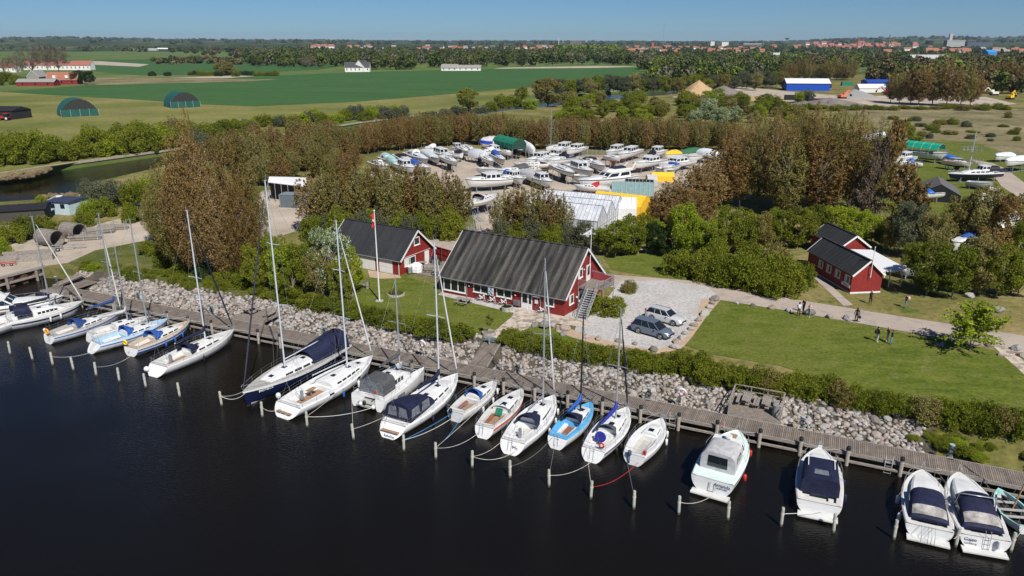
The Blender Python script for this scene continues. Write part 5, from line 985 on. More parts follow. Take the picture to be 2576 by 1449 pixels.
LM = dict(brown=leafmat('russet_poplar_leaves', [(.085,.048,.018),(.22,.122,.04),(.185,.145,.038),(.29,.175,.065),(.40,.29,.165)], trans=.3),
 olive=leafmat('olive_poplar_leaves', [(.08,.065,.02),(.18,.155,.038),(.25,.19,.065),(.19,.20,.045),(.36,.31,.17)], trans=.3),
 mid=leafmat('mid_green_leaves', [(.068,.085,.008),(.145,.172,.014),(.21,.24,.020),(.205,.19,.028)]),
 lime=leafmat('fresh_lime_leaves', [(.13,.18,.012),(.22,.29,.018),(.28,.33,.022),(.30,.31,.03)]),
 dark=leafmat('dark_green_leaves', [(.016,.034,.008),(.035,.065,.014),(.05,.085,.02)]),
 hedge=leafmat('hedge_leaves', [(.055,.07,.008),(.12,.145,.012),(.178,.208,.015),(.195,.185,.028)], ov=.5),
 grey=leafmat('grey_willow_leaves', [(.07,.08,.045),(.12,.135,.08),(.16,.17,.10)]),
 yellow=leafmat('yellow_willow_leaves', [(.15,.15,.025),(.23,.23,.04),(.19,.21,.03)]),
 blossom=leafmat('blossom_and_leaves', [(.08,.15,.018),(.14,.21,.03),(.45,.47,.38),(.5,.52,.42)], ov=.0),
 bare=leafmat('budding_twigs', [(.10,.075,.055),(.16,.12,.09),(.20,.15,.11)]),
 reed=leafmat('dry_reeds', [(.28,.21,.12),(.38,.30,.18),(.44,.36,.23)], .15))
bark = M('grey_bark', (.26,.225,.18), .9, var=.3, scale=6)
def leaf_mesh(name, P_, size, seed, mt, up=0.0, el=1.5, asp=1.0):
    g = np.random.default_rng(seed); n = len(P_); a = g.normal(size=(n,3)); a[:,2] += up; a /= np.linalg.norm(a, axis=1)[:,None]
    r = g.normal(size=(n,3)); u = np.cross(a, r); u /= np.linalg.norm(u, axis=1)[:,None]; v = a; s = size*g.uniform(.55,1.35,(n,1))
    v = v*np.array([1,1,asp]); u = u*np.array([1,1,asp]); q = np.stack([P_-v*s*el*.5, P_+u*s*.42, P_+v*s*el*.5, P_-u*s*.42], 1).reshape(-1,3)
    me = bpy.data.meshes.new(name); me.vertices.add(len(q)); me.vertices.foreach_set('co', q.ravel()); me.loops.add(4*n); me.loops.foreach_set('vertex_index', np.arange(4*n, dtype=np.int32))
    me.polygons.add(n); me.polygons.foreach_set('loop_start', np.arange(0,4*n,4,dtype=np.int32)); me.polygons.foreach_set('loop_total', np.full(n,4,np.int32)); me.update(calc_edges=True); me.materials.append(mt); return me
def crown_pts(kind, n, seed):
    """unit crown: z 0..1, radius about .5"""
    g = np.random.default_rng(seed)
    if kind in ('poplar','poplarx'):
        ns = 80 if kind == 'poplar' else 150; th = g.uniform(0,6.283,ns); rt_ = .44*np.sqrt(g.uniform(0,1,ns)); rt_[0] = 0; zt = (1-(rt_/.5)**2.2*.45)*g.uniform(.74,1,ns); zt[0] = .97
        i = g.integers(0,ns,n); kc = np.clip((g.integers(1,9,n)+.5*np.sin(i*7.3))/8.5, .06, 1)**.8; k = np.clip(kc+g.normal(size=n)*.018, 0, 1.02); zb_ = .0+.08*g.random(ns); z = zb_[i]+(zt-zb_)[i]*k; rr = rt_[i]*(1-(1-np.minimum(k,1))**3.2)*(1.02+.10*np.sin(i*2.3+kc*17)); w_ = .040*(1.02-np.minimum(k,1))**.3*(1+.5*np.sin(i*3.1+kc*23))+.012
        t2_ = th[i]+.35*np.sin(i*1.7+kc*13); e = g.normal(size=(n,3)); e /= np.linalg.norm(e,axis=1)[:,None]; o = np.stack([rr*np.cos(t2_), rr*np.sin(t2_), z],1)+e*(w_*g.uniform(.2,1.3,n))[:,None]*np.array([1,1,.5])
        c = np.stack([rt_*np.cos(th)*.95, rt_*np.sin(th)*.95, zt*.9],1); return o, c
    if kind == 'round':
        nc = 60; d = g.normal(size=(nc,3)); d /= np.linalg.norm(d,axis=1)[:,None]; r = g.uniform(.35,1,nc)**.5; c = d*r[:,None]*np.array([.40,.40,.42])+np.array([0,0,.50]); c[:,2] = np.maximum(c[:,2], .10)
        i = g.integers(0,nc,n); e = g.normal(size=(n,3)); e /= np.linalg.norm(e,axis=1)[:,None]; rc = (.07+.07*g.random(nc))[i]; return c[i]+e*(rc*g.uniform(.5,1.1,n)**.6)[:,None]*np.array([1,1,.75]), c
    if kind == 'bush':
        nc = 60; th = g.uniform(0,6.283,nc); r = np.sqrt(g.random(nc))*.42; z = .04+.80*np.sqrt(np.clip(1-(r/.5)**2,0,1))*g.uniform(.03,1,nc)**.8; c = np.stack([r*np.cos(th), r*np.sin(th), z],1)
        i = g.integers(0,nc,n); e = g.normal(size=(n,3)); e /= np.linalg.norm(e,axis=1)[:,None]; rc = (.08+.08*g.random(nc))[i]; o = c[i]+e*(rc*g.uniform(.5,1.1,n)**.6)[:,None]; o[:,2] = np.abs(o[:,2])*1.0; return o, c
    if kind == 'spread':     # horizontal layered branches
        nc = 46; th = g.uniform(0,6.283,nc); z = g.uniform(.12,.95,nc); r = .52*np.sqrt(np.clip(1-((z-.4)/.6)**2,0,1))*g.uniform(.35,1,nc); c = np.stack([r*np.cos(th), r*np.sin(th), z],1)
        i = g.integers(0,nc,n); k = g.uniform(.25,1.12,n); o = c[i]*np.stack([k,k,.75+.25*k],1)+g.normal(size=(n,3))*np.array([.03,.03,.018]); return o, c
    if kind == 'bare':
        nc = 90; d = g.normal(size=(nc,3)); d[:,2] = np.abs(d[:,2])*.8; d /= np.linalg.norm(d,axis=1)[:,None]; c = d*np.array([.46,.46,.62])*g.uniform(.6,1,nc)[:,None]+np.array([0,0,.36])
        i = g.integers(0,nc,n); return c[i]+g.normal(size=(n,3))*.035, c
    if kind == 'cone':
        z = g.uniform(0,1,n)**1.3; r = .5*(1-z)**.8*np.sqrt(g.uniform(.4,1,n))*(.8+.2*np.sin(z*60)); th = g.uniform(0,6.283,n); return np.stack([r*np.cos(th), r*np.sin(th), z],1), np.stack([r[:9]*0, r[:9]*0, z[:9]],1)
def limbs(c, seed, kind, k=14, base=.0, th=.016):
    r_ = random.Random(seed); b = MB(); top = .82 if kind in ('poplar','poplarx','cone') else .5
    b.tube([(0,0,-.04),(0,0,.0),(.01,0,top*.5),(0,.005,top)], [th*1.3,th,th*.75,th*.3], 7)
    for i in r_.sample(range(len(c)), min(k, len(c))):
        p = Vector(c[i]); z0 = max(.0, p.z-(.30 if kind in ('poplar','poplarx') else .22)); m_ = Vector((p.x*.45, p.y*.45, z0+(p.z-z0)*.55)); b.tube([(0,0,min(z0, top*.9)), m_, p], [th*.5,th*.34,th*.12], 4, False)
    return b
SH = {}
def shape(kind, leafk, var, n, size):
    key = (kind, leafk, var)
    if key not in SH:
        g0 = (kind, var)
        if g0 not in SH:
            P_, c = crown_pts(kind, n, var*17+5); SH[g0] = (P_, c, leaf_mesh('crown', P_, size, var+3, LM[leafk], up={'poplar':.9,'poplarx':.9,'cone':.3}.get(kind,.2), asp={'poplar':.38,'poplarx':.42,'bush':1.25,'bare':.8}.get(kind,.95)), limbs(c, var, kind, 40 if kind == 'bare' else 30 if kind in ('poplar','poplarx') else 16).mesh('trunk', bark))
            SH[key] = (SH[g0][2], SH[g0][3])
        else:
            m2 = SH[g0][2].copy(); m2.materials[0] = LM[leafk]; SH[key] = (m2, SH[g0][3])
    return SH[key]
SPEC = dict(poplarx=(30000,.0175), poplar=(12500,.029), round=(13000,.023), bush=(9000,.028), spread=(4200,.034), bare=(3800,.018), cone=(4200,.035))
NAMES = dict(poplarx='poplar_tree', poplar='poplar_tree', round='leafy_tree', bush='bush', spread='leafy_tree', bare='bare_tree', cone='conifer')
CATS = dict(poplarx='tree', poplar='tree', round='tree', bush='bush', spread='tree', bare='tree', cone='tree')
nt_ = [0]
def tree_w(kind, lk, loc, H_, W_, label, group=None, name=None, cat=None, lift=.04):
    nt_[0] += 1; W_ *= 1.25*rnd.uniform(.82,1.22) if kind == 'poplar' else 1; v = rnd.randrange(3); cm, tm = shape(kind, lk, v, *SPEC[kind]); lift = 0 if kind == 'bush' else lift
    r_ = empty(name or NAMES[kind], loc, rnd.random()*6.28, label, cat or CATS[kind], group); r_.empty_display_size = .1; r_.rotation_euler.x = R(rnd.uniform(-4,4)); r_.rotation_euler.y = R(rnd.uniform(-4,4))
    for nm, me in (('crown', cm), ('trunk', tm)):
        o = bpy.data.objects.new(nm, me); link(o, r_); o.location = (0,0,H_*lift); o.scale = (W_, W_, H_*(1-lift)*1.0)
    return r_
def T(kind, lk, x, yb, yt, wpx, label, group=None, **k):
    p = at(x, yb); H_ = max(.6, zat(yt, p.y)-GZ); W_ = wpx/F_*math.hypot(p.y, CAMH); return tree_w(kind, lk, (p.x, p.y, GZ-.05), H_, W_, label, group, **k)
def TL(kind, label, group, lst, **k):
    for a in lst: T(kind, a[0], *a[1:5], label, group, **k)
def lerp_rows(rows, x):
    for a, b_ in zip(rows, rows[1:]):
        if x <= b_[0]: f = (x-a[0])/(b_[0]-a[0]); return [p+(q-p)*f for p, q in zip(a[1:], b_[1:])]
    return rows[-1][1:]
jit = lambda s: rnd.uniform(-s, s)
# tall russet poplars on the left
TL('poplarx', 'tall russet poplar in the big clump near the pier end', 'russet poplars behind the left end of the pier', [('brown',530,700,263,135),('brown',612,700,325,130),('brown',528,690,252,62),('olive',458,690,385,130),('olive',420,650,400,95),('olive',648,690,395,95),('brown',570,712,400,120),('brown',495,705,350,120),('olive',398,610,460,80),('brown',625,712,450,100)])
TL('bush', 'dark bush at the foot of the big russet poplars', 'bushes under the big poplars', [('mid',420,668,620,70),('hedge',470,690,640,70),('dark',520,704,655,70),('hedge',570,714,665,70),('mid',620,720,660,70),('hedge',380,640,600,60)])
TL('poplar', 'olive poplar behind the big russet clump', 'poplars behind the big clump', [('olive',565,420,318,50),('brown',595,430,310,55),('olive',625,440,305,55),('brown',640,405,300,50),('olive',540,405,322,45),('olive',655,450,320,55)])
TL('bush', 'green bush on the pasture side of the river behind the russet clump', 'bushes behind the russet clump', [('mid',520,345,300,70),('hedge',560,340,296,70),('mid',600,336,292,70),('grey',630,332,296,50)])
# row in front of the boatyard and the clump beside it
for i, x in enumerate(range(795, 1165, 27)):
    yt = lerp_rows([(795,425),(905,400),(1000,395),(1060,405),(1110,405),(1165,450)], x)[0]; T('poplar', 'olive' if i%3 else 'brown', x+jit(6), 588+jit(8), yt+jit(9), 74, 'olive-brown poplar in the row between the boatyard and the boathouse', 'poplars in front of the boatyard')
for i, x in enumerate(range(800, 1170, 34)): T('bush', 'grey' if i%2 else 'mid', x+jit(8), 600+jit(4), 512+jit(12), 72, 'grey-green shrub under the poplars behind the boathouse', 'shrubs under the boatyard poplars')
TL('poplar', 'olive-brown poplar in the clump left of the greenhouse', 'poplars left of the greenhouse', [('olive',1262,604,466,66),('brown',1300,607,450,74),('olive',1342,610,448,78),('brown',1382,610,455,76),('olive',1415,610,478,60)])
TL('bush', 'grey-green shrub under the poplars left of the greenhouse', 'poplars left of the greenhouse', [('grey',1262,616,545,64),('mid',1300,618,548,64),('grey',1340,618,540,74),('mid',1385,620,548,70),('grey',1430,618,545,56)])
# left middle band
for i in range(52):
    x = 640+rnd.random()*250; yb = 375+rnd.random()*95; T('poplar', 'olive' if rnd.random() < .6 else 'brown', x, yb, yb-92-jit(14), 44, 'olive-brown poplar in the belt left of the boatyard', 'poplar belt left of the boatyard')
# long belt behind the boatyard
rows = [(860,398,322),(930,385,303),(1000,378,288),(1100,368,280),(1200,362,280),(1300,372,292),(1400,374,292),(1500,378,290),(1600,378,292),(1700,376,296),(1850,380,300)]
for k in range(2):
    x = 862+k*8
    while x < 1860:
        yb, yt = lerp_rows(rows, x); T('poplar', 'brown' if rnd.random() < .55 else 'olive', x+jit(4), yb-k*12+jit(3), yt-k*5+jit(8), 34, 'russet poplar in the long belt behind the boatyard', 'poplar belt behind the boatyard'); x += 15.5
# big mass on the right of the yard
for a in [(1655,560,480,70),(1690,558,445,84),(1730,548,408,92),(1772,540,385,96),(1815,525,345,100),(1750,575,470,80),(1700,585,500,66)]: T('poplar', 'brown', *a, 'russet poplar beside the yellow tunnel', 'poplars right of the yellow tunnel')
for i, a in enumerate([(1860,520,300,105),(1905,522,272,110),(1950,528,258,115),(1995,530,250,118),(2040,530,243,118),(2085,532,258,118),(2130,535,262,110),(2172,540,282,100),(1880,470,285,90),(1930,470,268,90),(2010,480,262,90),(2070,480,262,90),(1835,470,310,80),(1970,545,330,100),(2050,545,330,100)]):
    T('poplarx' if i < 10 else 'poplar', 'olive' if i%2 else 'brown', *a, 'very tall olive-brown poplar between the two boatyards', 'tall poplars between the boatyards')
TL('spread', 'sparse brownish tree with boats showing through it, beside the grass yard', 'sparse trees at the grass yard', [('brown',2215,545,290,90),('bare',2180,560,330,90),('brown',2260,575,400,90),('bare',2150,600,470,90),('brown',2300,600,450,80)])
TL('round', 'brownish tree in the patch below the grass yard', 'trees below the grass yard', [('olive',2390,620,478,95),('olive',2450,630,450,110),('brown',2520,640,470,100),('grey',2270,650,490,95),('olive',2350,660,520,90),('mid',2560,690,540,80),('brown',2480,690,560,100),('olive',2235,640,520,70)])
TL('round', 'olive green tree behind the hut carport', 'trees behind the hut carport', [('hedge',2330,742,592,130),('hedge',2395,748,600,120),('olive',2450,742,575,120),('mid',2505,748,600,110),('hedge',2560,745,610,100),('mid',2290,700,600,70)])
# fresh greens in the middle
T('round','lime',1722,650,500,105,'bright lime green tree, tallest of those behind the road verge'); T('round','lime',1770,655,540,90,'second lime green tree just right of the tallest one behind the verge')
TL('round', 'fresh green tree in the clump between verge and poplars', 'green clump behind the road verge', [('mid',1815,640,505,95),('mid',1865,640,515,95),('olive',1910,640,520,90),('mid',1800,668,560,80)])
T('round','mid',1548,645,550,105,'round mid-green tree right of the clubhouse gable'); T('round','mid',1592,640,560,80,'second round green tree beside the clubhouse gable'); T('round','dark',1640,640,548,60,'dark green tree in the shade behind the wooden rail'); T('round','dark',1672,645,560,60,'second dark green tree behind the wooden rail')
TL('round', 'dense green tree in the thicket behind the two red huts', 'thicket behind the red huts', [('mid',1960,620,512,90),('hedge',2005,625,510,90),('hedge',2050,620,505,90),('lime',2095,615,508,95),('lime',2145,620,512,100),('lime',2190,615,530,80),('mid',2225,625,545,60),('mid',1940,600,520,70)])
TL('bush', 'low spreading bush on the road verge left of the red hut', 'bushes on the road verge', [('mid',1712,690,612,95),('hedge',1765,702,618,95),('mid',1815,712,622,105),('hedge',1868,722,618,110),('mid',1920,730,622,115),('hedge',1972,738,628,110),('mid',2015,720,642,80),('hedge',1790,690,600,80),('mid',1890,690,596,90),('olive',1945,700,600,90),('hedge',1945,745,660,90)])
T('spread','lime',2440,882,757,165,'solitary yellow-green tree standing on the lawn by the road')
T('bush','hedge',1530,788,735,92,'dense clipped bush beside the outside stair'); T('bush','olive',1583,735,700,46,'round brownish bush at the corner of the gravel lot'); T('bush','blossom',1497,690,640,44,'white flowering climber at the far clubhouse corner')
# trees left of the boathouse
T('round','blossom',835,745,552,125,'white blossoming tree left of the boathouse'); T('round','lime',888,742,610,90,'yellow-green tree touching the boathouse roof')
TL('round', 'yellow-green tree between the russet poplars and the boathouse', 'trees left of the boathouse', [('mid',690,735,575,100),('lime',720,745,600,90),('mid',770,750,590,95),('mid',650,735,600,80),('olive',800,752,620,90),('mid',860,765,640,80),('hedge',740,757,660,90)])
# hedges behind the riprap
T('round','grey',1474,624,548,62,'pale grey-green tree in front of the greenhouse corner'); T('round','mid',1515,628,566,62,'yellow-green tree hiding the foot of the greenhouse')
TL('round', 'green tree right in front of the yellow tunnel', 'trees in front of the yellow tunnel', [('mid',1588,612,530,64),('hedge',1622,608,528,60),('lime',1655,612,545,50),('mid',1560,618,545,56)])
H1 = [(330,702,672),(430,712,684),(520,726,705),(600,738,716),(690,762,728),(760,785,738),(830,800,748),(900,815,762),(960,830,776),(1020,842,790),(1080,856,800),(1150,868,812),(1192,872,822)]
H2 = [(1290,893,842),(1340,902,850),(1400,915,860),(1460,925,866),(1530,937,876),(1600,950,884),(1670,962,890),(1720,966,886),(1780,972,896),(1850,980,906),(1930,992,918),(2000,1002,928),(2060,1008,934),(2130,1022,952),(2200,1036,978),(2270,1050,986),(2340,1066,990),(2410,1080,1002),(2480,1092,1008),(2590,1106,1012)]
for rows, lb, gr in ((H1,'dense green hedge bush between the riprap and the club lawn','hedge bushes left of the flagged path'),(H2,'dense green hedge bush between the riprap and the large lawn','hedge bushes right of the flagged path')):
    x = rows[0][0]
    while x < rows[-1][0]:
        yb, yt = lerp_rows(rows, x); s = 1 if x > 650 else .8; T('bush', rnd.choice(['hedge','mid','hedge','olive' if 1900 < x else 'hedge']), x+jit(5), yb-(18 if x < 1250 else (30 if x < 1750 else 10))+jit(4), yt-(6 if x < 1250 else (14 if x < 1750 else 2))+jit(6), (60 if x > 650 else 40)+x*.012, lb, gr); x += (26 if x > 650 else 30)+x*.006
for i in range(26): x = rnd.uniform(200, 700); T('bush', rnd.choice(['hedge','mid','lime']), x, 672+(x-200)*.14+jit(14), 655+(x-200)*.14+jit(12), rnd.uniform(22,44), 'small bush on the grass strip behind the riprap', 'small bushes behind the riprap')
for i in range(34): tt = rnd.uniform(99.5, 113); p = PT(tt, rnd.uniform(1.0, 5.5)); tree_w('bush', rnd.choice(['lime','mid','mid']), (p.x, p.y, bank_z(tt, 3)-.1), rnd.uniform(.4,.9), rnd.uniform(1,2), 'tuft of green weeds on the bank near the right end of the pier', 'weeds on the bank', name='weed_tuft', cat='weeds')
# river side, left
TL('bush', 'big green bush on the far river bank', 'bushes on the far river bank', [('mid',20,412,326,90),('mid',75,412,322,105),('mid',130,406,330,105),('mid',175,402,348,80),('mid',235,394,308,90),('lime',275,390,325,80),('mid',320,386,306,85),('mid',365,380,303,85),('hedge',300,378,300,80),('lime',410,374,308,80),('mid',455,368,300,80),('grey',500,378,310,60),('hedge',400,360,300,80),('mid',350,350,296,80),('mid',240,380,305,80),('mid',50,395,320,90),('mid',110,395,318,90),('mid',470,360,295,80),('grey',440,345,292,60),('mid',-30,420,330,90)])
for i in range(26): x = 560+i*18; yb = 330-(x-560)*.085+jit(6); T('bush', rnd.choice(['mid','hedge','lime','grey']), x, yb, yb-36+jit(6), 44, 'green bush in the line along the river beyond the poplars', 'bushes along the river beyond the poplars')
TL('bush', 'green bush between the quay lane and the river', 'bushes between quay lane and river', [('mid',25,612,548,80),('hedge',75,600,532,80),('lime',8,650,590,55),('hedge',115,585,535,60),('lime',230,545,490,60),('mid',262,545,488,60),('grey',225,500,440,55),('grey',262,510,436,70),('grey',300,520,440,70),('mid',345,525,430,70),('lime',378,515,425,60),('mid',330,560,500,50),('mid',215,570,520,50),('hedge',170,590,545,50),('mid',130,470,430,0.1) if False else ('lime',104,510,486,26),('mid',400,560,480,60)])
for i in range(30): x = rnd.uniform(-5, 120); T('bush', 'reed', x, 452-x*.15+jit(5), 436-x*.15+jit(5), 26, 'dry straw-coloured reed clump on the far river bank', 'reed clumps along the river', name='reed_clump', cat='reeds')
for i in range(16): x = rnd.uniform(95, 230); T('bush', 'reed', x, 500-(x-95)*.07+jit(4), 488-(x-95)*.07+jit(4), 18, 'dry reed clump at the near river edge by the stranded boats', 'reed clumps along the river', name='reed_clump', cat='reeds')
# centre distance
T('round','yellow',1178,277,216,70,'yellow-green willow on the far side of the long poplar belt'); T('round','olive',1378,268,188,98,'large domed willow beside the river'); T('round','mid',1312,258,212,40,'narrow fresh green tree left of the domed willow')
TL('bush', 'green bush beside the domed willow', 'bushes near the domed willow', [('mid',1235,280,250,40),('mid',1265,272,228,50),('hedge',1290,268,232,46),('lime',1335,275,240,40),('mid',1440,280,245,50),('grey',1150,290,262,44),('grey',1120,300,268,50),('grey',1080,300,275,50),('grey',1210,285,262,44)])
for i in range(34):
    x = 1405+i*17+jit(5); yb = 240-(x-1405)*.03+jit(4); T('round', rnd.choice(['grey','olive','grey','mid']), x, yb, yb-46+jit(8), 40, 'grey-green tree on the far bank of the upper river', 'trees along the upper river')
for i in range(84):
    x = rnd.uniform(1410, 2010); yb = rnd.uniform(256, 312); T('round' if rnd.random() < .5 else 'bush', rnd.choice(['mid','lime','hedge','olive','mid']), x, yb, yb-34+jit(9), 44+jit(9), 'fresh green tree in the thicket between river and poplar belt', 'green thicket south of the river')
TL('round', 'white blossoming tree in the green thicket', 'white blossoming trees', [('blossom',1775,312,238,60),('blossom',1810,318,262,56),('blossom',1748,318,272,44),('blossom',1850,312,262,40)])
# right distance
for i in range(15): x = 1975+i*12+jit(4); T('poplar', 'brown' if i%2 else 'olive', x, 203+jit(3), 148+jit(9), 28, 'russet poplar behind the long blue building', 'poplars behind the blue building')
TL('poplar', 'tall russet poplar left of the dry meadow edge', 'poplar clump above the dry meadow', [('brown',2240,258,180,36),('olive',2262,262,170,40),('brown',2310,265,150,52),('olive',2345,265,145,56),('brown',2380,268,140,56),('olive',2415,268,150,52),('brown',2440,266,165,44),('brown',2290,264,165,44)])
TL('poplar', 'russet poplar at the right edge beyond the meadow', 'poplars at the right edge', [('brown',2500,225,150,44),('brown',2535,228,148,48),('brown',2570,230,145,48),('olive',2480,215,155,40)])
for i in range(30):
    x = rnd.uniform(2205, 2570); yb = rnd.uniform(296, 360); T('bush', rnd.choice(['grey','mid','olive','hedge']), x, yb, yb-rnd.uniform(7,20), rnd.uniform(16,40), 'low shrub scattered on the dry meadow', 'shrubs on the dry meadow')
T('bush','mid',2275,345,300,46,'rounded green bush at the left of the dry meadow'); T('bush','grey',2028,256,216,44,'grey-green tree in front of the blue building')
for i in range(22): x = 2000+i*25; T('bush', rnd.choice(['hedge','olive','mid']), x+jit(8), 276+jit(4), 260+jit(5), 34, 'low bush along the sandy works yard', 'bushes along the works yard')
# farm at left
TL('bare', 'tall bare-branched tree beside the white farmhouse', 'bare trees by the farmhouse', [('bare',48,196,128,60),('bare',88,200,112,70),('bare',122,186,106,80),('bare',150,186,112,70),('bare',12,190,135,50)])
TL('round', 'dark dense tree at the red-roofed farm', 'dark trees at the farm', [('dark',196,212,172,38),('dark',226,213,174,36)])
T('round','olive',567,190,150,60,'broad olive tree on the crop field hedge'); T('bare','bare',775,172,138,44,'bare domed tree at the far hedge'); T('bush','dark',383,191,177,20,'small dark bush alone on the far field'); T('bush','dark',422,191,177,21,'round dark bush right of the other lone one')
for i in range(16): T('bush', rnd.choice(['hedge','mid','dark']), 480+i*14+jit(4), 191+jit(2), 175+jit(4), 22, 'dark bush in the hedge above the crop field', 'hedge above the crop field')
TL('bush', 'green bush around the farm', 'bushes around the farm', [('mid',10,205,168,50),('mid',45,212,185,40),('hedge',-10,215,170,40)])
# ------------------------------------------------ far woods as masses
t = NT('far_woodland'); at_ = t.n('ShaderNodeAttribute', attribute_name='tint'); ge = t.n('ShaderNodeNewGeometry')
t.base(t.mix(at_.outputs[0], t.ramp(ge.outputs['Random Per Island'], [(0,(.6,)*3),(1,(1.25,)*3)]), 1.0, 'MULTIPLY')); t.b.inputs['Roughness'].default_value = .9; t.b.inputs['Specular IOR Level'].default_value = .05; WOODM = t.m
PAL = dict(dark=(.045,.065,.02), mid=(.075,.10,.022), brown=(.12,.095,.045), olive=(.10,.11,.035), grey=(.13,.13,.08), lime=(.13,.17,.025))
FARF = [crown_pts('round', 300, 170+i)[0] for i in range(4)]+[crown_pts('poplar', 320, 180+i)[0] for i in range(2)]
FARC = [crown_pts('round', 90, 70+i)[0] for i in range(4)]+[crown_pts('poplar', 100, 80+i)[0] for i in range(2)]
def inpoly(x, y, P_):
    c = False; j = len(P_)-1
    for i in range(len(P_)):
        if (P_[i][1] > y) != (P_[j][1] > y) and x < (P_[j][0]-P_[i][0])*(y-P_[i][1])/(P_[j][1]-P_[i][1])+P_[i][0]: c = not c
        j = i
    return c
def woodmass(name, label, poly, n, h, wd, pal, zoff=0, hill=False, dens=None, fine=False):
    g = np.random.default_rng(len(label)*7+n); W_ = [at(*p, GZ) for p in poly]; x0, x1 = min(p.x for p in W_), max(p.x for p in W_); y0, y1 = min(p.y for p in W_), max(p.y for p in W_)
    V, K = [], []; c = 0; tries = 0; P2 = [(p.x, p.y) for p in W_]
    while c < n and tries < n*40:
        tries += 1; x, y = g.uniform(x0,x1), g.uniform(y0,y1)
        if not inpoly(x, y, P2): continue
        if dens and g.random() > dens(x, y): continue
        c += 1; k = pal[g.integers(0,len(pal))]; cr = (FARF if fine else FARC)[g.integers(0,4) if k not in ('brown',) else g.integers(0,6)]; hh = h*g.uniform(.6,1.25); ww = wd*g.uniform(.75,1.3)
        Q = cr*np.array([ww,ww,hh]); a = g.normal(size=Q.shape); a /= np.linalg.norm(a,axis=1)[:,None]; r = g.normal(size=Q.shape); u = np.cross(a,r); u /= np.linalg.norm(u,axis=1)[:,None]; s = ww*(.085 if fine else .17)*g.uniform(.6,1.3,(len(Q),1))
        z = GZ+(hillz(x, y) if hill else 0)+zoff; q = np.stack([Q-a*s,Q+u*s,Q+a*s,Q-u*s],1).reshape(-1,3)+np.array([x,y,z]); V.append(q); K.append(np.tile(np.array(PAL[k]+(1,))*g.uniform(.88,1.12), (len(Q),1)))
    V = np.concatenate(V); K = np.concatenate(K); n_ = len(V)//4; me = bpy.data.meshes.new(name); me.vertices.add(len(V)); me.vertices.foreach_set('co', V.ravel()); me.loops.add(len(V)); me.loops.foreach_set('vertex_index', np.arange(len(V),dtype=np.int32))
    me.polygons.add(n_); me.polygons.foreach_set('loop_start', np.arange(0,len(V),4,dtype=np.int32)); me.polygons.foreach_set('loop_total', np.full(n_,4,np.int32)); me.update(calc_edges=True)
    K[:,3] = 1; at2 = me.attributes.new('tint', 'FLOAT_COLOR', 'FACE'); at2.data.foreach_set('color', K.astype(np.float32).ravel()); me.materials.append(WOODM)
    o = bpy.data.objects.new(name, me); link(o); return tag(o, label, kind='stuff')
def hillz(X, Y):
    if Y < 2500: return 0
    j = math.sqrt(max(0, (Y-2400)/9.0)); k = min(1, j/25); px = 1288+X/(Y*CP+(CAMH-8)*SP)*F_ if False else 1288+X*F_*CP/Y
    return (zat(skz(px)+1.6, 8025)-GZ)*(max(0, k-.15)/.85)**1.7
woodmass('woodland', 'mixed wood behind the crop field and the white farm', [(640,168),(830,172),(1000,178),(1240,168),(1500,163),(1630,165),(1700,152),(1500,140),(1100,138),(700,134),(600,148)], 1300, 15, 13, ['mid','olive','dark','grey','mid','mid'], fine=True)
woodmass('woodland', 'tall pale green beech wood left of the town', [(1390,140),(1560,138),(1545,128),(1400,128)], 160, 20, 17, ['lime'])
woodmass('woodland', 'wood between the crop field and the sand heap', [(1620,220),(1830,200),(1960,190),(1990,170),(1900,150),(1700,150),(1600,168),(1640,190)], 640, 12, 11, ['mid','olive','grey','lime','mid','dark'], fine=True)
woodmass('woodland', 'dense brown and green wood beyond the dry meadow', [(2190,236),(2576,240),(2760,200),(2700,178),(2190,178)], 190, 15, 12, ['brown','mid','olive','brown','lime'], fine=True)
woodmass('woodland', 'wood behind the works yard at the right', [(1980,185),(2200,178),(2480,185),(2700,190),(2700,150),(2300,146),(1960,152)], 420, 13, 12, ['mid','brown','olive','mid','lime','brown'], fine=True)
woodmass('woodland', 'wooded country between the fields at the left', [(-100,128),(160,128),(420,133),(560,146),(760,150),(900,140),(900,118),(400,116),(-100,116)], 900, 14, 16, ['dark','mid','olive','dark','brown'])
woodmass('woodland', 'scrub strip across the far fields', [(380,152),(470,146),(560,150),(640,158),(600,163),(500,160),(390,164)], 90, 6, 10, ['olive','brown','dark'])
woodmass('woodland', 'woods and gardens of the town edge', [(850,140),(1100,139),(1500,141),(1700,152),(2000,152),(2700,150),(2700,124),(2000,120),(850,120)], 1700, 12, 16, ['dark','mid','olive','mid','mid'])
woodmass('woodland', 'distant wooded country below the horizon', [(-300,118),(2900,122),(2900,110.5),(1400,109),(-300,110)], 1500, 17, 40, ['dark','dark','mid','olive'], hill=True)
woodmass('woodland', 'wooded ridge forming the skyline', [(-500,110.8),(3100,110.8),(3100,109.0),(-500,109.0)], 900, 18, 60, ['dark','mid','dark'], hill=True)
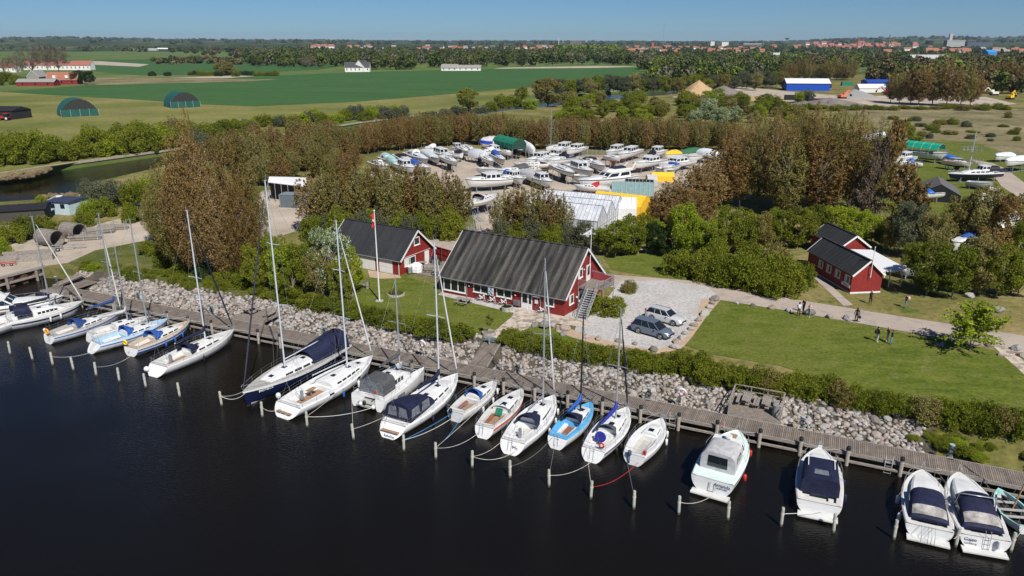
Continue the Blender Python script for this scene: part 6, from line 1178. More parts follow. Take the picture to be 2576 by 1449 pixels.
# ================================================================ boats ashore
def stands(root, h, z, n=3, keel=True, km=None):
    """keel and cradle under a boat standing ashore; z = height of the waterline above ground"""
    if keel: quick('keel', km or anti_k, root, lambda b: b.grid([[(h.L*.36,0,-z+.15),(h.L*.40,-.12,-z*.5),(h.L*.36,-.12,-.25)],[(h.L*.58,0,-z+.15),(h.L*.58,-.12,-z*.5),(h.L*.62,-.12,-.25)],[(h.L*.58,0,-z+.15),(h.L*.58,.12,-z*.5),(h.L*.62,.12,-.25)],[(h.L*.36,0,-z+.15),(h.L*.40,.12,-z*.5),(h.L*.36,.12,-.25)]], False))
    def f(b):
        for i in range(n):
            x = h.L*(.16+.62*i/(n-1)); y = h.hb(.16+.62*i/(n-1))*.75
            for s in (-1, 1): b.bar((x,s*y,-z+.03),(x,s*y*.85,.12),.09); b.bar((x,s*y,-z+.05),(x,s*y*.2,-z*.35),.05)
            b.bar((x,-y,-z+.06),(x,y,-z+.06),.1)
        b.bar((h.L*.16,0,-z+.08),(h.L*.78,0,-z+.08),.12)
    quick('cradle', steel, root, f)
def tarp_over(root, h, mt, u0, u1, hgt, side=.3, name='tarpaulin', mt2=None, wd=1.06, seed=0):
    r_ = random.Random(seed); rows = []
    for i in range(12):
        u = u0+(u1-u0)*i/11; w_ = h.hb(min(.99, max(.01, u)))*wd+.04; z = h.sh(u); hh = hgt*math.sin(math.pi*min(1, .18+.82*(i/11)))**.5*(1+r_.uniform(-.07,.07)); x = h.px(u, 0)
        rows.append([(x,-w_,z-side+r_.uniform(-.08,.08)),(x,-w_*1.01,z+.05),(x,-w_*.62,z+hh*.62+r_.uniform(-.05,.05)),(x,0,z+hh),(x,w_*.62,z+hh*.62+r_.uniform(-.05,.05)),(x,w_*1.01,z+.05),(x,w_,z-side+r_.uniform(-.08,.08))])
    b = MB(); b.smooth = True; b.grid(rows); b.add(rows[0],[tuple(range(7))[::-1]],False); b.add(rows[-1],[tuple(range(7))],False)
    o = b.build(name, mt, root)
    if mt2:
        b = MB(); b.grid([[(p[0],p[1]*1.015,p[2]),(p[0],p[1]*1.02,p[2]+.8)] for p in [r[0] for r in rows]]); b.grid([[(p[0],p[1]*1.015,p[2]),(p[0],p[1]*1.02,p[2]+.8)] for p in [r[-1] for r in rows]]); b.build('tarpaulin_skirt', mt2, root)
YG = 'boats standing ashore in the boatyard'; GG = 'boats standing on the grass yard'
def ysail(label, bow, stern, wl=1.75, group=YG, km=None, tarp=None, **k):
    k.setdefault('zb', wl-.0+1.1); base = GZ+wl
    root, h = yacht(label, bow, stern, base=base, group=group, rail_=k.pop('rail_', True), zb=1.1, **{a: b for a, b in k.items() if a != 'zb'})
    stands(root, h, wl, 3, True, km or k.get('anti'))
    if tarp: tarp_over(root, h, *tarp)
    return root, h
def ymotor(label, bow, stern, B, wl=1.0, group=YG, tarp=None, **k):
    root, h = motor(label, bow, stern, B, base=GZ+wl, group=group, plat=k.pop('plat', False), **k); stands(root, h, wl, 3, False)
    if tarp: tarp_over(root, h, *tarp)
    return root, h
A_ = Az; B_ = Bz; C_ = Cz
ymotor('motor boat under a tall white canopy, far left of the boatyard', A_(758,462), A_(455,400), 3.2, kind='canopy', canv=tarpw, hk=1.5)
ymotor('motor boat with black canopy beside the one under the white canopy', A_(560,512), A_(300,430), 3.0, kind='canopy', canv=M('black_canvas'), wl=.9)
ymotor('boat under a pale turquoise tarpaulin at the left end of the boatyard', A_(290,500), A_(120,455), 2.6, kind='open', tarp=(M('pale_turquoise_tarp',(.32,.52,.52),.7,bump=.3), .02, .98, 1.2, .5), rail_=False)
ymotor('boat with an upturned pale blue dinghy-like cover', A_(925,455), A_(690,385), 2.4, kind='open', tarp=(M('pale_blue_tarp',(.50,.56,.58),.6,bump=.2), .0, .7, .8, .2))
ymotor('white cabin cruiser with wheelhouse, left part of the boatyard', A_(1118,415), A_(818,375), 3.1, kind='hardtop', wl=1.1)
ymotor('white boat with black rear canopy standing behind the cabin cruiser', A_(1040,350), A_(1240,425), 2.7, kind='soft', canv=M('black_canvas'), wl=1.3)
ysail('small white sailing boat on a dark keel in front of the cabin cruiser', A_(1185,505), A_(952,450), 1.9, B=2.5, nwin=1, cab=(.38,.8), ch=.4)
ysail('white sailing boat with bow to the right, behind the row of motor boats', A_(1345,355), A_(1185,298), 1.8, B=2.5)
ysail('red-hulled small boat wedged between white ones', A_(1420,330), A_(1275,290), 1.3, B=2.4, top_m=red)
r_, h_ = ysail('boat wrapped in clear plastic sheeting, dark shadow on the sand', A_(1635,405), A_(1375,415), 1.4, B=2.8, tarp=(M('milky_plastic',(.50,.52,.55),.25,var=.15,bump=.5), .0, .96, 1.5, .9), rail_=False)
r_, h_ = ymotor('large boat under grey tarpaulin with royal blue lower cover', A_(1500,215), A_(1830,265), 3.4, wl=2.0, kind='open', tarp=(M('pale_grey_tarp',(.45,.44,.44),.8,bump=.5), .02, 1.0, 2.0, .25, 'tarpaulin', M('royal_blue_tarp',(.01,.05,.40),.5,bump=.3)))
ymotor('boat under a crumpled grey cover between blue and green covered boats', A_(1690,230), A_(1895,260), 3.0, wl=2.0, kind='open', tarp=(M('pale_grey_tarp'), .02, 1.0, 1.6, .6))
gtp, L = prism_hall('boat_tent', 'boat tent of dark green netting at the back of the boatyard', at(*A_(1790,110), GZ+5.6), at(*A_(2080,175), GZ+5.6), 4.2, 4.3, 5.6, green, 'tent', 'tent', endm=M('dark_inside',(.012,.05,.035),.9), ribs=5, ribm=green, zlow=3.0)
[quick('post', steel, gtp, lambda b: b.bar((x,y,0),(x,y,3.0),.1)) for x in (.1,L-.1) for y in (-2.05,2.05)]
ymotor('boat under a crumpled white cover right of the green tent', A_(2290,330), A_(2130,290), 2.8, wl=1.0, kind='open', tarp=(tarpw, .0, 1.0, 1.6, 1.2))
ymotor('small white cruiser with wooden-framed windows under the grey tarped boat', A_(1815,350), A_(1650,330), 2.5, wl=1.1, kind='hardtop', hk=.85)
ysail('small white sailing boat with red underbody facing the viewer', A_(1700,500), A_(1540,440), 1.6, B=2.4, anti=anti_r, km=anti_r, nwin=1)
ymotor('small white boat with a bright blue canopy', A_(1865,470), A_(1700,420), 2.3, wl=1.4, kind='soft', canv=blue)
ysail('pale cream sailing boat with pointed bow to the right by the green tent', A_(1975,365), A_(1800,370), 1.3, B=2.5)
ymotor('speedboat with navy hull in front of the green tent', A_(2128,335), A_(1845,320), 2.9, wl=1.3, kind='canopy', canv=white, top_m=navyh, hk=.6)
ymotor('long white motor yacht with black underside, largest at the left front', A_(1284,750), A_(1935,800), 4.2, wl=1.1, kind='hardtop', anti=anti_k, zb=1.9)
ymotor('white cabin boat with grey cockpit cover behind the long white motor yacht', A_(1760,620), A_(2200,640), 3.4, wl=1.0, kind='soft', canv=dgrey, zb=1.7)
ymotor('boat tucked under a grey tarpaulin beside the clump of poplars', A_(2360,720), A_(2130,690), 3.0, wl=1.0, kind='open', tarp=(lgrey, .0, .97, .9, .7))
ysail('long cream sailing yacht with yellow stripe on deck in mid yard', A_(1985,520), A_(2580,570), 1.9, B=3.4, top_m=cream, cab=(.35,.75), ch=.35, fend=[(.5,1),(.4,1)])
ysail('white sailing yacht half hidden by the poplar row, bow up to the right', A_(1748,965), A_(1340,1140), 1.9, B=3.6, nwin=4, spray=navy, stripes=((2,),greyd), top_m=white)
ysail('white sailing yacht with its mast still up at the back fence', B_(0,235), B_(215,215), 1.6, B=2.9, foot=B_(150,210), top=(1398.5,278), boomk=None, mastm=alu)
ymotor('white wheelhouse cruiser directly behind the yacht with the standing mast', B_(110,250), B_(375,220), 3.2, wl=1.0, kind='hardtop')
ymotor('white cruiser with small blue canopy right of the mast', B_(290,255), B_(555,245), 3.2, wl=1.1, kind='hardtop', canv=navy, hk=.9)
ymotor('white motor yacht with dark blue canopy and swept radar arch', B_(5,400), B_(420,400), 3.6, wl=1.2, kind='canopy', anti=anti_b, zb=1.6, hk=1.2)
ymotor('white sports boat with black net canopy, bow to the right', B_(850,485), B_(550,415), 3.0, wl=1.1, kind='canopy', canv=M('black_canvas'), anti=anti_k, hk=1.1)
ymotor('white cabin cruiser with big wheelhouse windows, mid yard', B_(685,560), B_(330,500), 3.3, wl=1.1, kind='hardtop', anti=anti_k, zb=1.55)
ysail('white sailing boat with dark sheer stripe on a tall keel in front of the cruiser', B_(415,590), B_(105,505), 2.0, B=3.0, stripes=((1,),black))
ymotor('white wheelhouse cruiser at the back fence, left of two', B_(870,285), B_(1135,260), 3.0, wl=1.2, kind='hardtop')
ymotor('pale cruiser with curved wheelhouse and pink underbody, right of two', B_(1040,315), B_(1352,285), 3.1, wl=1.3, kind='hardtop', anti=M('pink_antifouling',(.35,.12,.10),.6), zb=1.6)
ysail('small white sailing boat on a dusty pink keel facing the sand', B_(1095,365), B_(862,375), 1.9, B=2.5, anti=M('pink_antifouling'), km=M('pink_antifouling'))
ymotor('white motorsailer with dark red underbody, right side of the yard', B_(1255,440), B_(1700,440), 3.1, wl=1.3, kind='hardtop', anti=anti_r, zb=1.6, hk=.85)
ymotor('white motorsailer with brown trim beside the dark red bottomed one', B_(1625,455), B_(2120,440), 3.1, wl=1.2, kind='hardtop', hk=.8, stripes=((0,),M('brown_seat')))
r_, h_ = ymotor('long boat under yellow and green tarpaulins at the back right of the yard', B_(1712,320), B_(2230,300), 2.9, wl=1.3, kind='open', tarp=(M('dark_green_tarp',(.03,.12,.05),.7,bump=.3), .05, .62, 1.1, .1))
tarp_over(r_, h_, yellow, .63, .97, 1.0, .1)
ymotor('pale grey open boat in front of the motorsailers', B_(1865,555), B_(1630,545), 2.6, wl=.7, kind='open')
ymotor('long boat under a white winter cover near the right end of the yard', B_(2500,310), B_(2235,325), 3.2, wl=1.5, kind='open', tarp=(tarpw, .0, .98, 1.2, .6))
ymotor('large white flybridge motor yacht with navy bridge cover', B_(462,690), B_(1250,690), 4.3, wl=.9, kind='fly', zb=2.1, hk=1.15)
r_, h_ = ysail('white sailing boat with crimson sprayhood and red underbody', B_(400,760), B_(910,845), 1.3, B=3.1, anti=anti_r, spray=redc, km=anti_r)
for k, (x, y, lb) in enumerate([(200,470,'white bow poking through the poplar tops at the left end'),(430,560,'white boat glimpsed through the poplar row beneath the black canopy one'),(640,560,'pale boat with blue cover glimpsed above the poplar row'),(60,540,'white boat hidden behind the first poplars of the row'),(2420,760,'trailer boat beside the sailing yacht cradle in mid yard'),(2000,720,'low white boat just behind the long motor yacht')]):
    ymotor(lb, A_(x+130,y+25), A_(x-120,y), 2.8, wl=1.0, kind=['canopy','hardtop','soft'][k%3], canv=[white,navy,blue][k%3])
for (p, q, w_, kd, cv, lb) in [((2165,470),(2560,445),3.0,'hardtop',white,'long white cabin boat in the middle row right of the sand patch'),((1860,610),(1505,630),2.6,'open',black,'low dark hulled boat on the sand in front of the cream yacht'),((1790,725),(2120,745),2.8,'hardtop',white,'white cruiser wedged beside the long motor yacht'),((1545,345),(1700,375),2.3,'soft',white,'small white boat between the tarped boats'),((2230,560),(2500,590),2.8,'canopy',navy,'white boat with navy canopy behind the clump of poplars'),((700,300),(850,330),2.4,'soft',tarpw,'small covered boat at the edge of the poplars, left rear'),((1260,300),(1110,330),2.4,'hardtop',white,'white boat behind the one with black rear canopy'),((2330,470),(2480,500),2.5,'soft',lgrey,'boat with grey cover in the middle row')]:
    ymotor(lb, A_(*p), A_(*q), w_, wl=1.1, kind=kd, canv=cv)
for (p, q, w_, kd, cv, lb) in [((480,430),(720,470),2.8,'canopy',white,'white boat just behind the wheelhouse cruiser in mid yard'),((1480,300),(1700,290),2.8,'hardtop',white,'white cruiser at the back fence beside the yellow tarpaulin'),((2060,350),(2290,345),2.9,'open',white,'long white hull in front of the green tarpaulin'),((1400,380),(1560,350),2.4,'soft',black,'small boat with black cover behind the motorsailers'),((20,330),(230,350),2.8,'hardtop',white,'white cabin boat in front of the yacht with the standing mast'),((600,640),(420,655),2.5,'open',lgrey,'open grey boat behind the flybridge yacht'),((1700,520),(1900,500),2.6,'canopy',blue,'boat with blue canopy below the brown trimmed motorsailer')]:
    ymotor(lb, B_(*p), B_(*q), w_, wl=1.1, kind=kd, canv=cv)
# grass yard
r_, h_ = ymotor('old white ferry boat under a bright green tarpaulin roof', C_(1475,375), C_(850,390), 4.0, wl=1.0, group=GG, kind='open', zb=2.0, Ls=None, anti=anti_k)
gt = M('bright_green_tarp', (.01,.32,.20), .5, bump=.4); L = h_.L
quick('tarpaulin_roof', gt, r_, lambda b: b.grid([[(L*u,-1.9,2.6),(L*u,-1.2,3.7),(L*u,0,4.1),(L*u,1.2,3.7),(L*u,1.9,2.6)] for u in (.05,.25,.45,.65,.85)])); quick('tarpaulin_frame', steel, r_, lambda b: [b.tube([(L*u,-1.95,1.8),(L*u,-1.95,2.6),(L*u,-1.2,3.75),(L*u,0,4.15),(L*u,1.2,3.75),(L*u,1.95,2.6),(L*u,1.95,1.8)],.05,4) for u in (.05,.25,.45,.65,.85)]); rails(h_, r_, 9, .8)
ymotor('small white boat half under a bright blue tarpaulin', C_(1705,465), C_(1420,460), 2.3, wl=.8, group=GG, kind='open', tarp=(M('bright_blue_tarp',(.02,.13,.50),.5,bump=.4), .0, .5, .7, .2))
ysail('small white sailing boat with red sheer line on a trailer by the path', C_(1835,520), C_(1405,515), 1.3, group=GG, B=2.5, stripes=((0,),stripe_r), deckm=M('pink_deck',(.5,.28,.25),.6), cab=(.4,.78), ch=.3)
r_, h_ = ysail('navy-hulled motorsailer with standing mast on the grass yard', C_(1472,668), C_(2220,700), 1.0, group=GG, B=3.4, top_m=navyh, cab=(.2,.75), ch=.7, nwin=4, foot=C_(1785,650), top=C_(1875,80), boomk=None, mastm=alub, stripes=((0,),white), anti=anti_k)
wheelhouse(r_, h_.L*.26, h_.L*.42, .95, 1.6, .95, n=2); arch_canopy(r_, h_.L*.08, h_.L*.27, 1.1, 1.1, 1.4, 1.1, 1.1, black, 'canopy', flat=3)
ymotor('low boat under a white cover near the right edge of the grass yard', C_(2160,400), C_(2390,440), 2.4, wl=.6, group=GG, kind='open', tarp=(tarpw, .0, .98, .8, .3))
ymotor('big boat with navy underbody and pale cover at the right edge', C_(2310,480), C_(2650,500), 3.2, wl=1.8, group=GG, kind='open', anti=M('navy_under',(.01,.02,.12),.6), tarp=(tarpw, .0, .98, 1.1, .1))
ysail('white sailing boat with blue hatch covers beside the olive trees', C_(640,500), C_(1080,560), 1.9, group=GG, B=2.9, anti=stripe_b, km=anti_r, spray=M('bright_blue_tarp'))
ymotor('small grey inflatable boat in front of the navy motorsailer', C_(2140,800), C_(1745,830), 1.9, wl=.5, group=GG, kind='open', top_m=lgrey, rail_=False)
ymotor('white boat with a blue tarpaulin hatch next to the grey shelter', C_(800,930), C_(1360,990), 2.9, wl=.9, group=GG, kind='open', tarp=(M('bright_blue_tarp'), .28, .42, .7, .05))
for k, (x, y, lb) in enumerate([(820,440,'white cruiser left of the green-roofed ferry boat'),(130,410,'white boat seen through the tall poplars at the left of the grass yard'),(400,130,'white boat behind the sparse trees at the top of the grass yard'),(300,1130,'white boat low behind the sparse brown trees'),(760,720,'white boat with maroon cover among the olive trees'),(2280,1150,'white covered trailer boat by the path end'),(2330,1350,'cream boat with torn blue cover at the right edge'),(720,880,'white boat glimpsed left of the grey shelter'),(2050,1000,'small boat on a trailer below the navy motorsailer'),(30,620,'white boat glimpsed low between the tall poplars')]):
    ymotor(lb, C_(x-150,y), C_(x+150,y+20), 2.6, wl=.9, group=GG, kind=['hardtop','canopy','soft','open'][k%4], canv=[navy,blue,tarpw,redc][k%4], top_m=cream if 'cream' in lb else white)
for x, y, c, lb in ((1560,410,blue,'small boat under a blue cover behind the carport trees'),(1900,350,white,'white boat glimpsed between trees above the carport'),(2000,300,cream,'pale boat glimpsed through the brown trees at the right')): ymotor(lb, (2172.4+(x-120)*.157,543.1+y*.157), (2172.4+(x+170)*.157,543.1+(y+10)*.157), 2.5, wl=.8, group=GG, kind='soft', canv=c)
r_, h_ = ymotor('open white wooden boat on the grass right of the carport', (2262,664), (2345,690), 2.0, wl=.5, group=GG, kind='open', rail_=False); 
# stranded boats by the river
motor('small white motor boat pulled up on the reeds by the river', (198,489), (230,486), 2.0, base=GZ-.2, kind='soft', canv=white, group=None, plat=False, rail_=False, small=True)
motor('orange varnished rowing boat on the river bank', (117,507), (152,500), 1.5, base=GZ-.2, kind='open', group=None, top_m=M('varnish',(.45,.16,.05),.4), plat=False, rail_=False, small=True)
# trestle racks and gear in the yards
def rack(label, px, n, w_=3.5, a=0): 
    c = at(*px); r_ = empty('boat_trestle', (c.x, c.y, GZ), a, label, 'trestle', 'steel boat trestles'); quick('frame', steel, r_, lambda b: [ (b.bar((x,-.8,.05),(x,.8,.05),.1), b.bar((x,-.8,0),(x,-.55,1.3),.08), b.bar((x,.8,0),(x,.55,1.3),.08)) for x in np.linspace(0, w_, n)]+[b.bar((0,0,.1),(w_,0,.1),.12)]); return r_
for px, lb in (((1180,600),'grey steel boat trestle in the gap behind the clubhouse'),((1210,560),'grey steel trestle below the half hidden yacht'),((1200,585),'second grey trestle in the gap behind the clubhouse'),((2440,412),'empty trestle on the grass beside the curved path'),((2420,378),'white boat trailer at the meadow fence'),((2470,380),'low trailer right of the white one at the meadow fence')): rack(lb, px, 4, a=rnd.random()*3)
# quay side: old steel pipes, chute, boxes
def at0(p, **k): c = at(*p); return c
conc = M('rusty_concrete', (.20,.175,.155), .9, var=.3, bump=.4)
for px, ang, lb, ln in (((128,618),R(-22),'large rusty pipe section lying on the quay, nearer one',3.6),((186,600),R(-22),'large rusty pipe section lying on the quay, farther one',3.2)):
    c = at(*px); r_ = empty('steel_pipe', (c.x, c.y, GZ), ang, lb, 'pipe'); 
    def pf(b):
        n = 20; R0, R1 = 1.3, 1.18; rows = []
        for x, r in ((-ln/2,R1),(-ln/2,R0),(ln/2,R0),(ln/2,R1),(-ln/2,R1)): rows.append([(x, r*math.cos(2*math.pi*k/n), 1.35+r*math.sin(2*math.pi*k/n)) for k in range(n)])
        b.smooth = False; b.grid(rows, True)
    quick('shell', conc, r_, pf); quick('cradle', wood, r_, lambda b: [b.box(x-.1,x+.1,-1.2,1.2,0,.25) for x in (-1,1)])
c = at(352,556); r_ = empty('cable_reel', (c.x, c.y, GZ), R(15), 'big black tyre-like cable reel on its stand beside the russet poplars', 'cable reel'); quick('rim', black, r_, lambda b: b.torus((0,0,1.7),1.35,.28,(.25,1,0),28,8)); quick('spokes', steel, r_, lambda b: [b.bar((0,0,1.7),(1.3*math.cos(a)*.97,-.3*math.cos(a),1.7+1.3*math.sin(a)),.05) for a in np.linspace(0,6.28,13)[:-1]]); quick('stand', steel, r_, lambda b: (b.bar((-.9,.6,0),(0,.2,1.7),.1), b.bar((.9,.6,0),(0,.2,1.7),.1), b.bar((-.9,-.6,0),(0,-.2,1.7),.1), b.bar((.9,-.6,0),(0,-.2,1.7),.1)))
for k, (px, lb) in enumerate([((215,604),'grey timber chute behind the pipes'),((250,588),'second grey timber chute on the quay'),((285,578),'stack of grey poles on the quay')]):
    c = at(*px); r_ = empty('timber_rack', (c.x, c.y, GZ), R(16), lb, 'timber rack', 'timber racks on the quay'); quick('rail', wood, r_, lambda b: [b.bar((-2.4,y,z),(2.4,y,z+.25*(k==1)),.14) for y in (-.6,0,.6) for z in (.3,.75)]); quick('post', steel, r_, lambda b: [b.bar((x,y,0),(x,y,1.5),.1) for x in (-2,0,2) for y in (-.75,.75)])
c = at(72,655); r_ = empty('timber_trough', (c.x, c.y, GZ), R(17), 'long grey timber trough full of chain beside the quay road', 'trough'); quick('side_board', wood, r_, lambda b: (b.box(-3.4,3.4,-.9,-.8,0,1.1), b.box(-3.4,3.4,.8,.9,0,1.3), b.box(-3.4,-3.3,-.8,.8,0,1), b.box(3.3,3.4,-.8,.8,0,1))); quick('contents', conc, r_, lambda b: [b.sphere((rnd.uniform(-3,3),rnd.uniform(-.6,.6),.6),rnd.uniform(.25,.5),6,5) for _ in range(22)])
c = at(22,668); r_ = empty('trolley', (c.x, c.y, GZ), .3, 'red metal hand trolley at the quay edge', 'trolley'); quick('frame', red, r_, lambda b: (b.bar((-.9,-.4,.4),(.9,-.4,.4),.08), b.bar((-.9,.4,.4),(.9,.4,.4),.08), b.bar((-.9,-.4,.4),(-.9,.4,.4),.08), b.bar((.9,-.4,.4),(.9,.4,.4),.08), b.tube([(-.9,0,.4),(-1.2,0,1.1)],.04,5))); quick('wheel', black, r_, lambda b: b.torus((-.5,-.5,.22),.16,.06,(0,1,0),12,5)); quick('wheel', black, r_, lambda b: b.torus((.5,-.5,.22),.16,.06,(0,1,0),12,5))
c = at(172,628); r_ = empty('boat_trailer', (c.x, c.y, GZ), R(18), 'grey boat trailer in front of the rusty pipes', 'trailer'); quick('frame', steel, r_, lambda b: (b.bar((-2.5,-.8,.6),(2.5,-.2,.6),.1), b.bar((-2.5,.8,.6),(2.5,.2,.6),.1), [b.bar((x,-.7,.6),(x,.7,.6),.08) for x in (-2.4,-.8,.8)])); [quick('wheel', black, r_, lambda b: b.torus((-1.2,s*.95,.33),.24,.09,(0,1,0),14,6)) for s in (-1,1)]
# ================================================================ cars
def car(label, rear, front, L, W, H_, paint, hood, ws, kind):
    A = at(*rear); B_ = at(*front); d = Vector((B_.x-A.x, B_.y-A.y, 0)); a = math.atan2(d.y, d.x); c = (A+B_)/2
    r_ = empty('parked_car', (c.x, c.y, GZ+.055), a, label, 'car'); h = L/2; w_ = W/2
    prof = [(-h,.42,.80,.90),(-h+.08,.30,.93,.97),(-h+.5,.24,.98,1.0),(-h*.4,.22,.96,1.0),(0,.22,.94,1.0),(h*.36,.22,.93,1.0),(h*.42,.22,.92,.99),(h*.72,.24,.84 if kind=='wagon' else .88,.96),(h-.18,.28,.70,.88),(h,.36,.58,.78)]
    b = MB(); b.smooth = True; rows = []
    for x, z0, z1, k in prof: y = w_*k; rows.append([(x,-y*.94,z0),(x,-y,z0+.14),(x,-y,z1-.22),(x,-y*.965,z1-.05),(x,-y*.88,z1),(x,0,z1+.02),(x,y*.88,z1),(x,y*.965,z1-.05),(x,y,z1-.22),(x,y,z0+.14),(x,y*.94,z0)])
    b.grid(rows); b.add(rows[0],[tuple(range(11))[::-1]],False); b.add(rows[-1],[tuple(range(11))],False); b.add([(-h,-w_*.8,.3),(h,-w_*.7,.36),(h,w_*.7,.36),(-h,w_*.8,.3)],[(0,1,2,3)],False); body = b.build('body', paint, r_)
    x0, x1, x2, x3 = -h+.06, -h+.42, h*ws, h*hood
    zb = .93; T1 = [(x1,-w_*.72,H_-.05),(x2,-w_*.70,H_-.05),(x2,w_*.70,H_-.05),(x1,w_*.72,H_-.05)]; B0 = [(x0,-w_*.93,zb),(x3,-w_*.88,zb-.02),(x3,w_*.88,zb-.02),(x0,w_*.93,zb)]
    gl = quick('window', glass, r_, lambda b: b.add(B0+T1, [(0,1,5,4),(1,2,6,5),(2,3,7,6),(3,0,4,7),(4,5,6,7)]))
    quick('roof', paint, r_, lambda b: (setattr(b,'smooth',True), b.grid([[(x, y*w_*.74, H_-.04+.05*math.cos(y*1.3)-.0+(.03 if abs(x-(x1+x2)/2) < 1 else 0)) for y in (-1,-.5,0,.5,1)] for x in np.linspace(x1-.12, x2+.05, 6)])))
    def pl(b):
        V = [Vector(p) for p in B0+T1]
        for s in ((0,1,4,5),(3,2,7,6)):
            for f in (0,.36,.66,1): p = V[s[0]].lerp(V[s[1]],f); q = V[s[2]].lerp(V[s[3]],f); o = Vector((0,-.015 if s[0] == 0 else .015,0)); b.bar(p+o,q+o,.09 if f in (0,1) else .05,.03)
    quick('pillar', paint, r_, pl)
    if kind == 'wagon': quick('roof_rail', black, r_, lambda b: [b.tube([(x1+.1,s*w_*.68,H_+.03),(x2-.1,s*w_*.66,H_+.03)],.025,5) for s in (-1,1)])
    for x in (h*.60, -h*.58):
        for s in (-1, 1):
            wh = quick('wheel', black, r_, lambda b: (b.tube([(x,s*(w_-.22),.33),(x,s*(w_+.01),.33)], .33, 20), b.torus((x,s*(w_-.0),.33),.29,.045,(0,1,0),20,5)))
            quick('rim', alu, wh, lambda b: (b.torus((x,s*(w_+.03),.33),.2,.02,(0,1,0),16,4), [b.bar((x,s*(w_+.03),.33),(x+.2*math.cos(a_),s*(w_+.03),.33+.2*math.sin(a_)),.05,.02) for a_ in np.linspace(0,6.28,7)[:-1]]))
            quick('wheel_arch', black, r_, lambda b: b.tube([(x+.41*math.cos(a_),s*(w_-.005),.33+.41*math.sin(a_)) for a_ in np.linspace(0,math.pi,9)], .035, 4))
    for s in (-1, 1):
        quick('headlight', M('headlight_glass',(.6,.62,.65),.15,var=0), r_, lambda b: b.add([(h-.02,s*w_*.45,.66),(h-.22,s*w_*.86,.72),(h-.5,s*w_*.93,.84),(h-.25,s*w_*.55,.80)], [(0,1,2,3),(3,2,1,0)])); quick('tail_light', M('tail_red',(.35,.01,.01),.3,var=0), r_, lambda b: b.box(-h-.015,-h+.12,s*w_*.86-.07,s*w_*.86+.07,.75,1.25 if kind == 'wagon' else 1.05))
        quick('mirror', paint, r_, lambda b: b.sphere((h*ws+.32,s*(w_+.08),1.0),.1,8,6,.8))
    quick('grille', black, r_, lambda b: b.box(h-.03,h+.015,-.42,.42,.42,.62)); quick('number_plate', white_p, r_, lambda b: b.box(h+.018,h+.03,-.26,.26,.34,.44))
sp = M('silver_car_paint', (.60,.60,.61), .25, .3, var=0, spec=.6); sb = M('blue_grey_car_paint', (.16,.19,.24), .25, .4, var=0, spec=.6)
car('silver estate car parked behind the other one on the gravel', (1629,797), (1722,822), 4.6, 1.80, 1.46, sp, .40, .12, 'wagon')
car('blue-grey people carrier parked nearer the boulders', (1596,829), (1689,855), 4.6, 1.82, 1.58, sb, .52, .18, 'mpv')
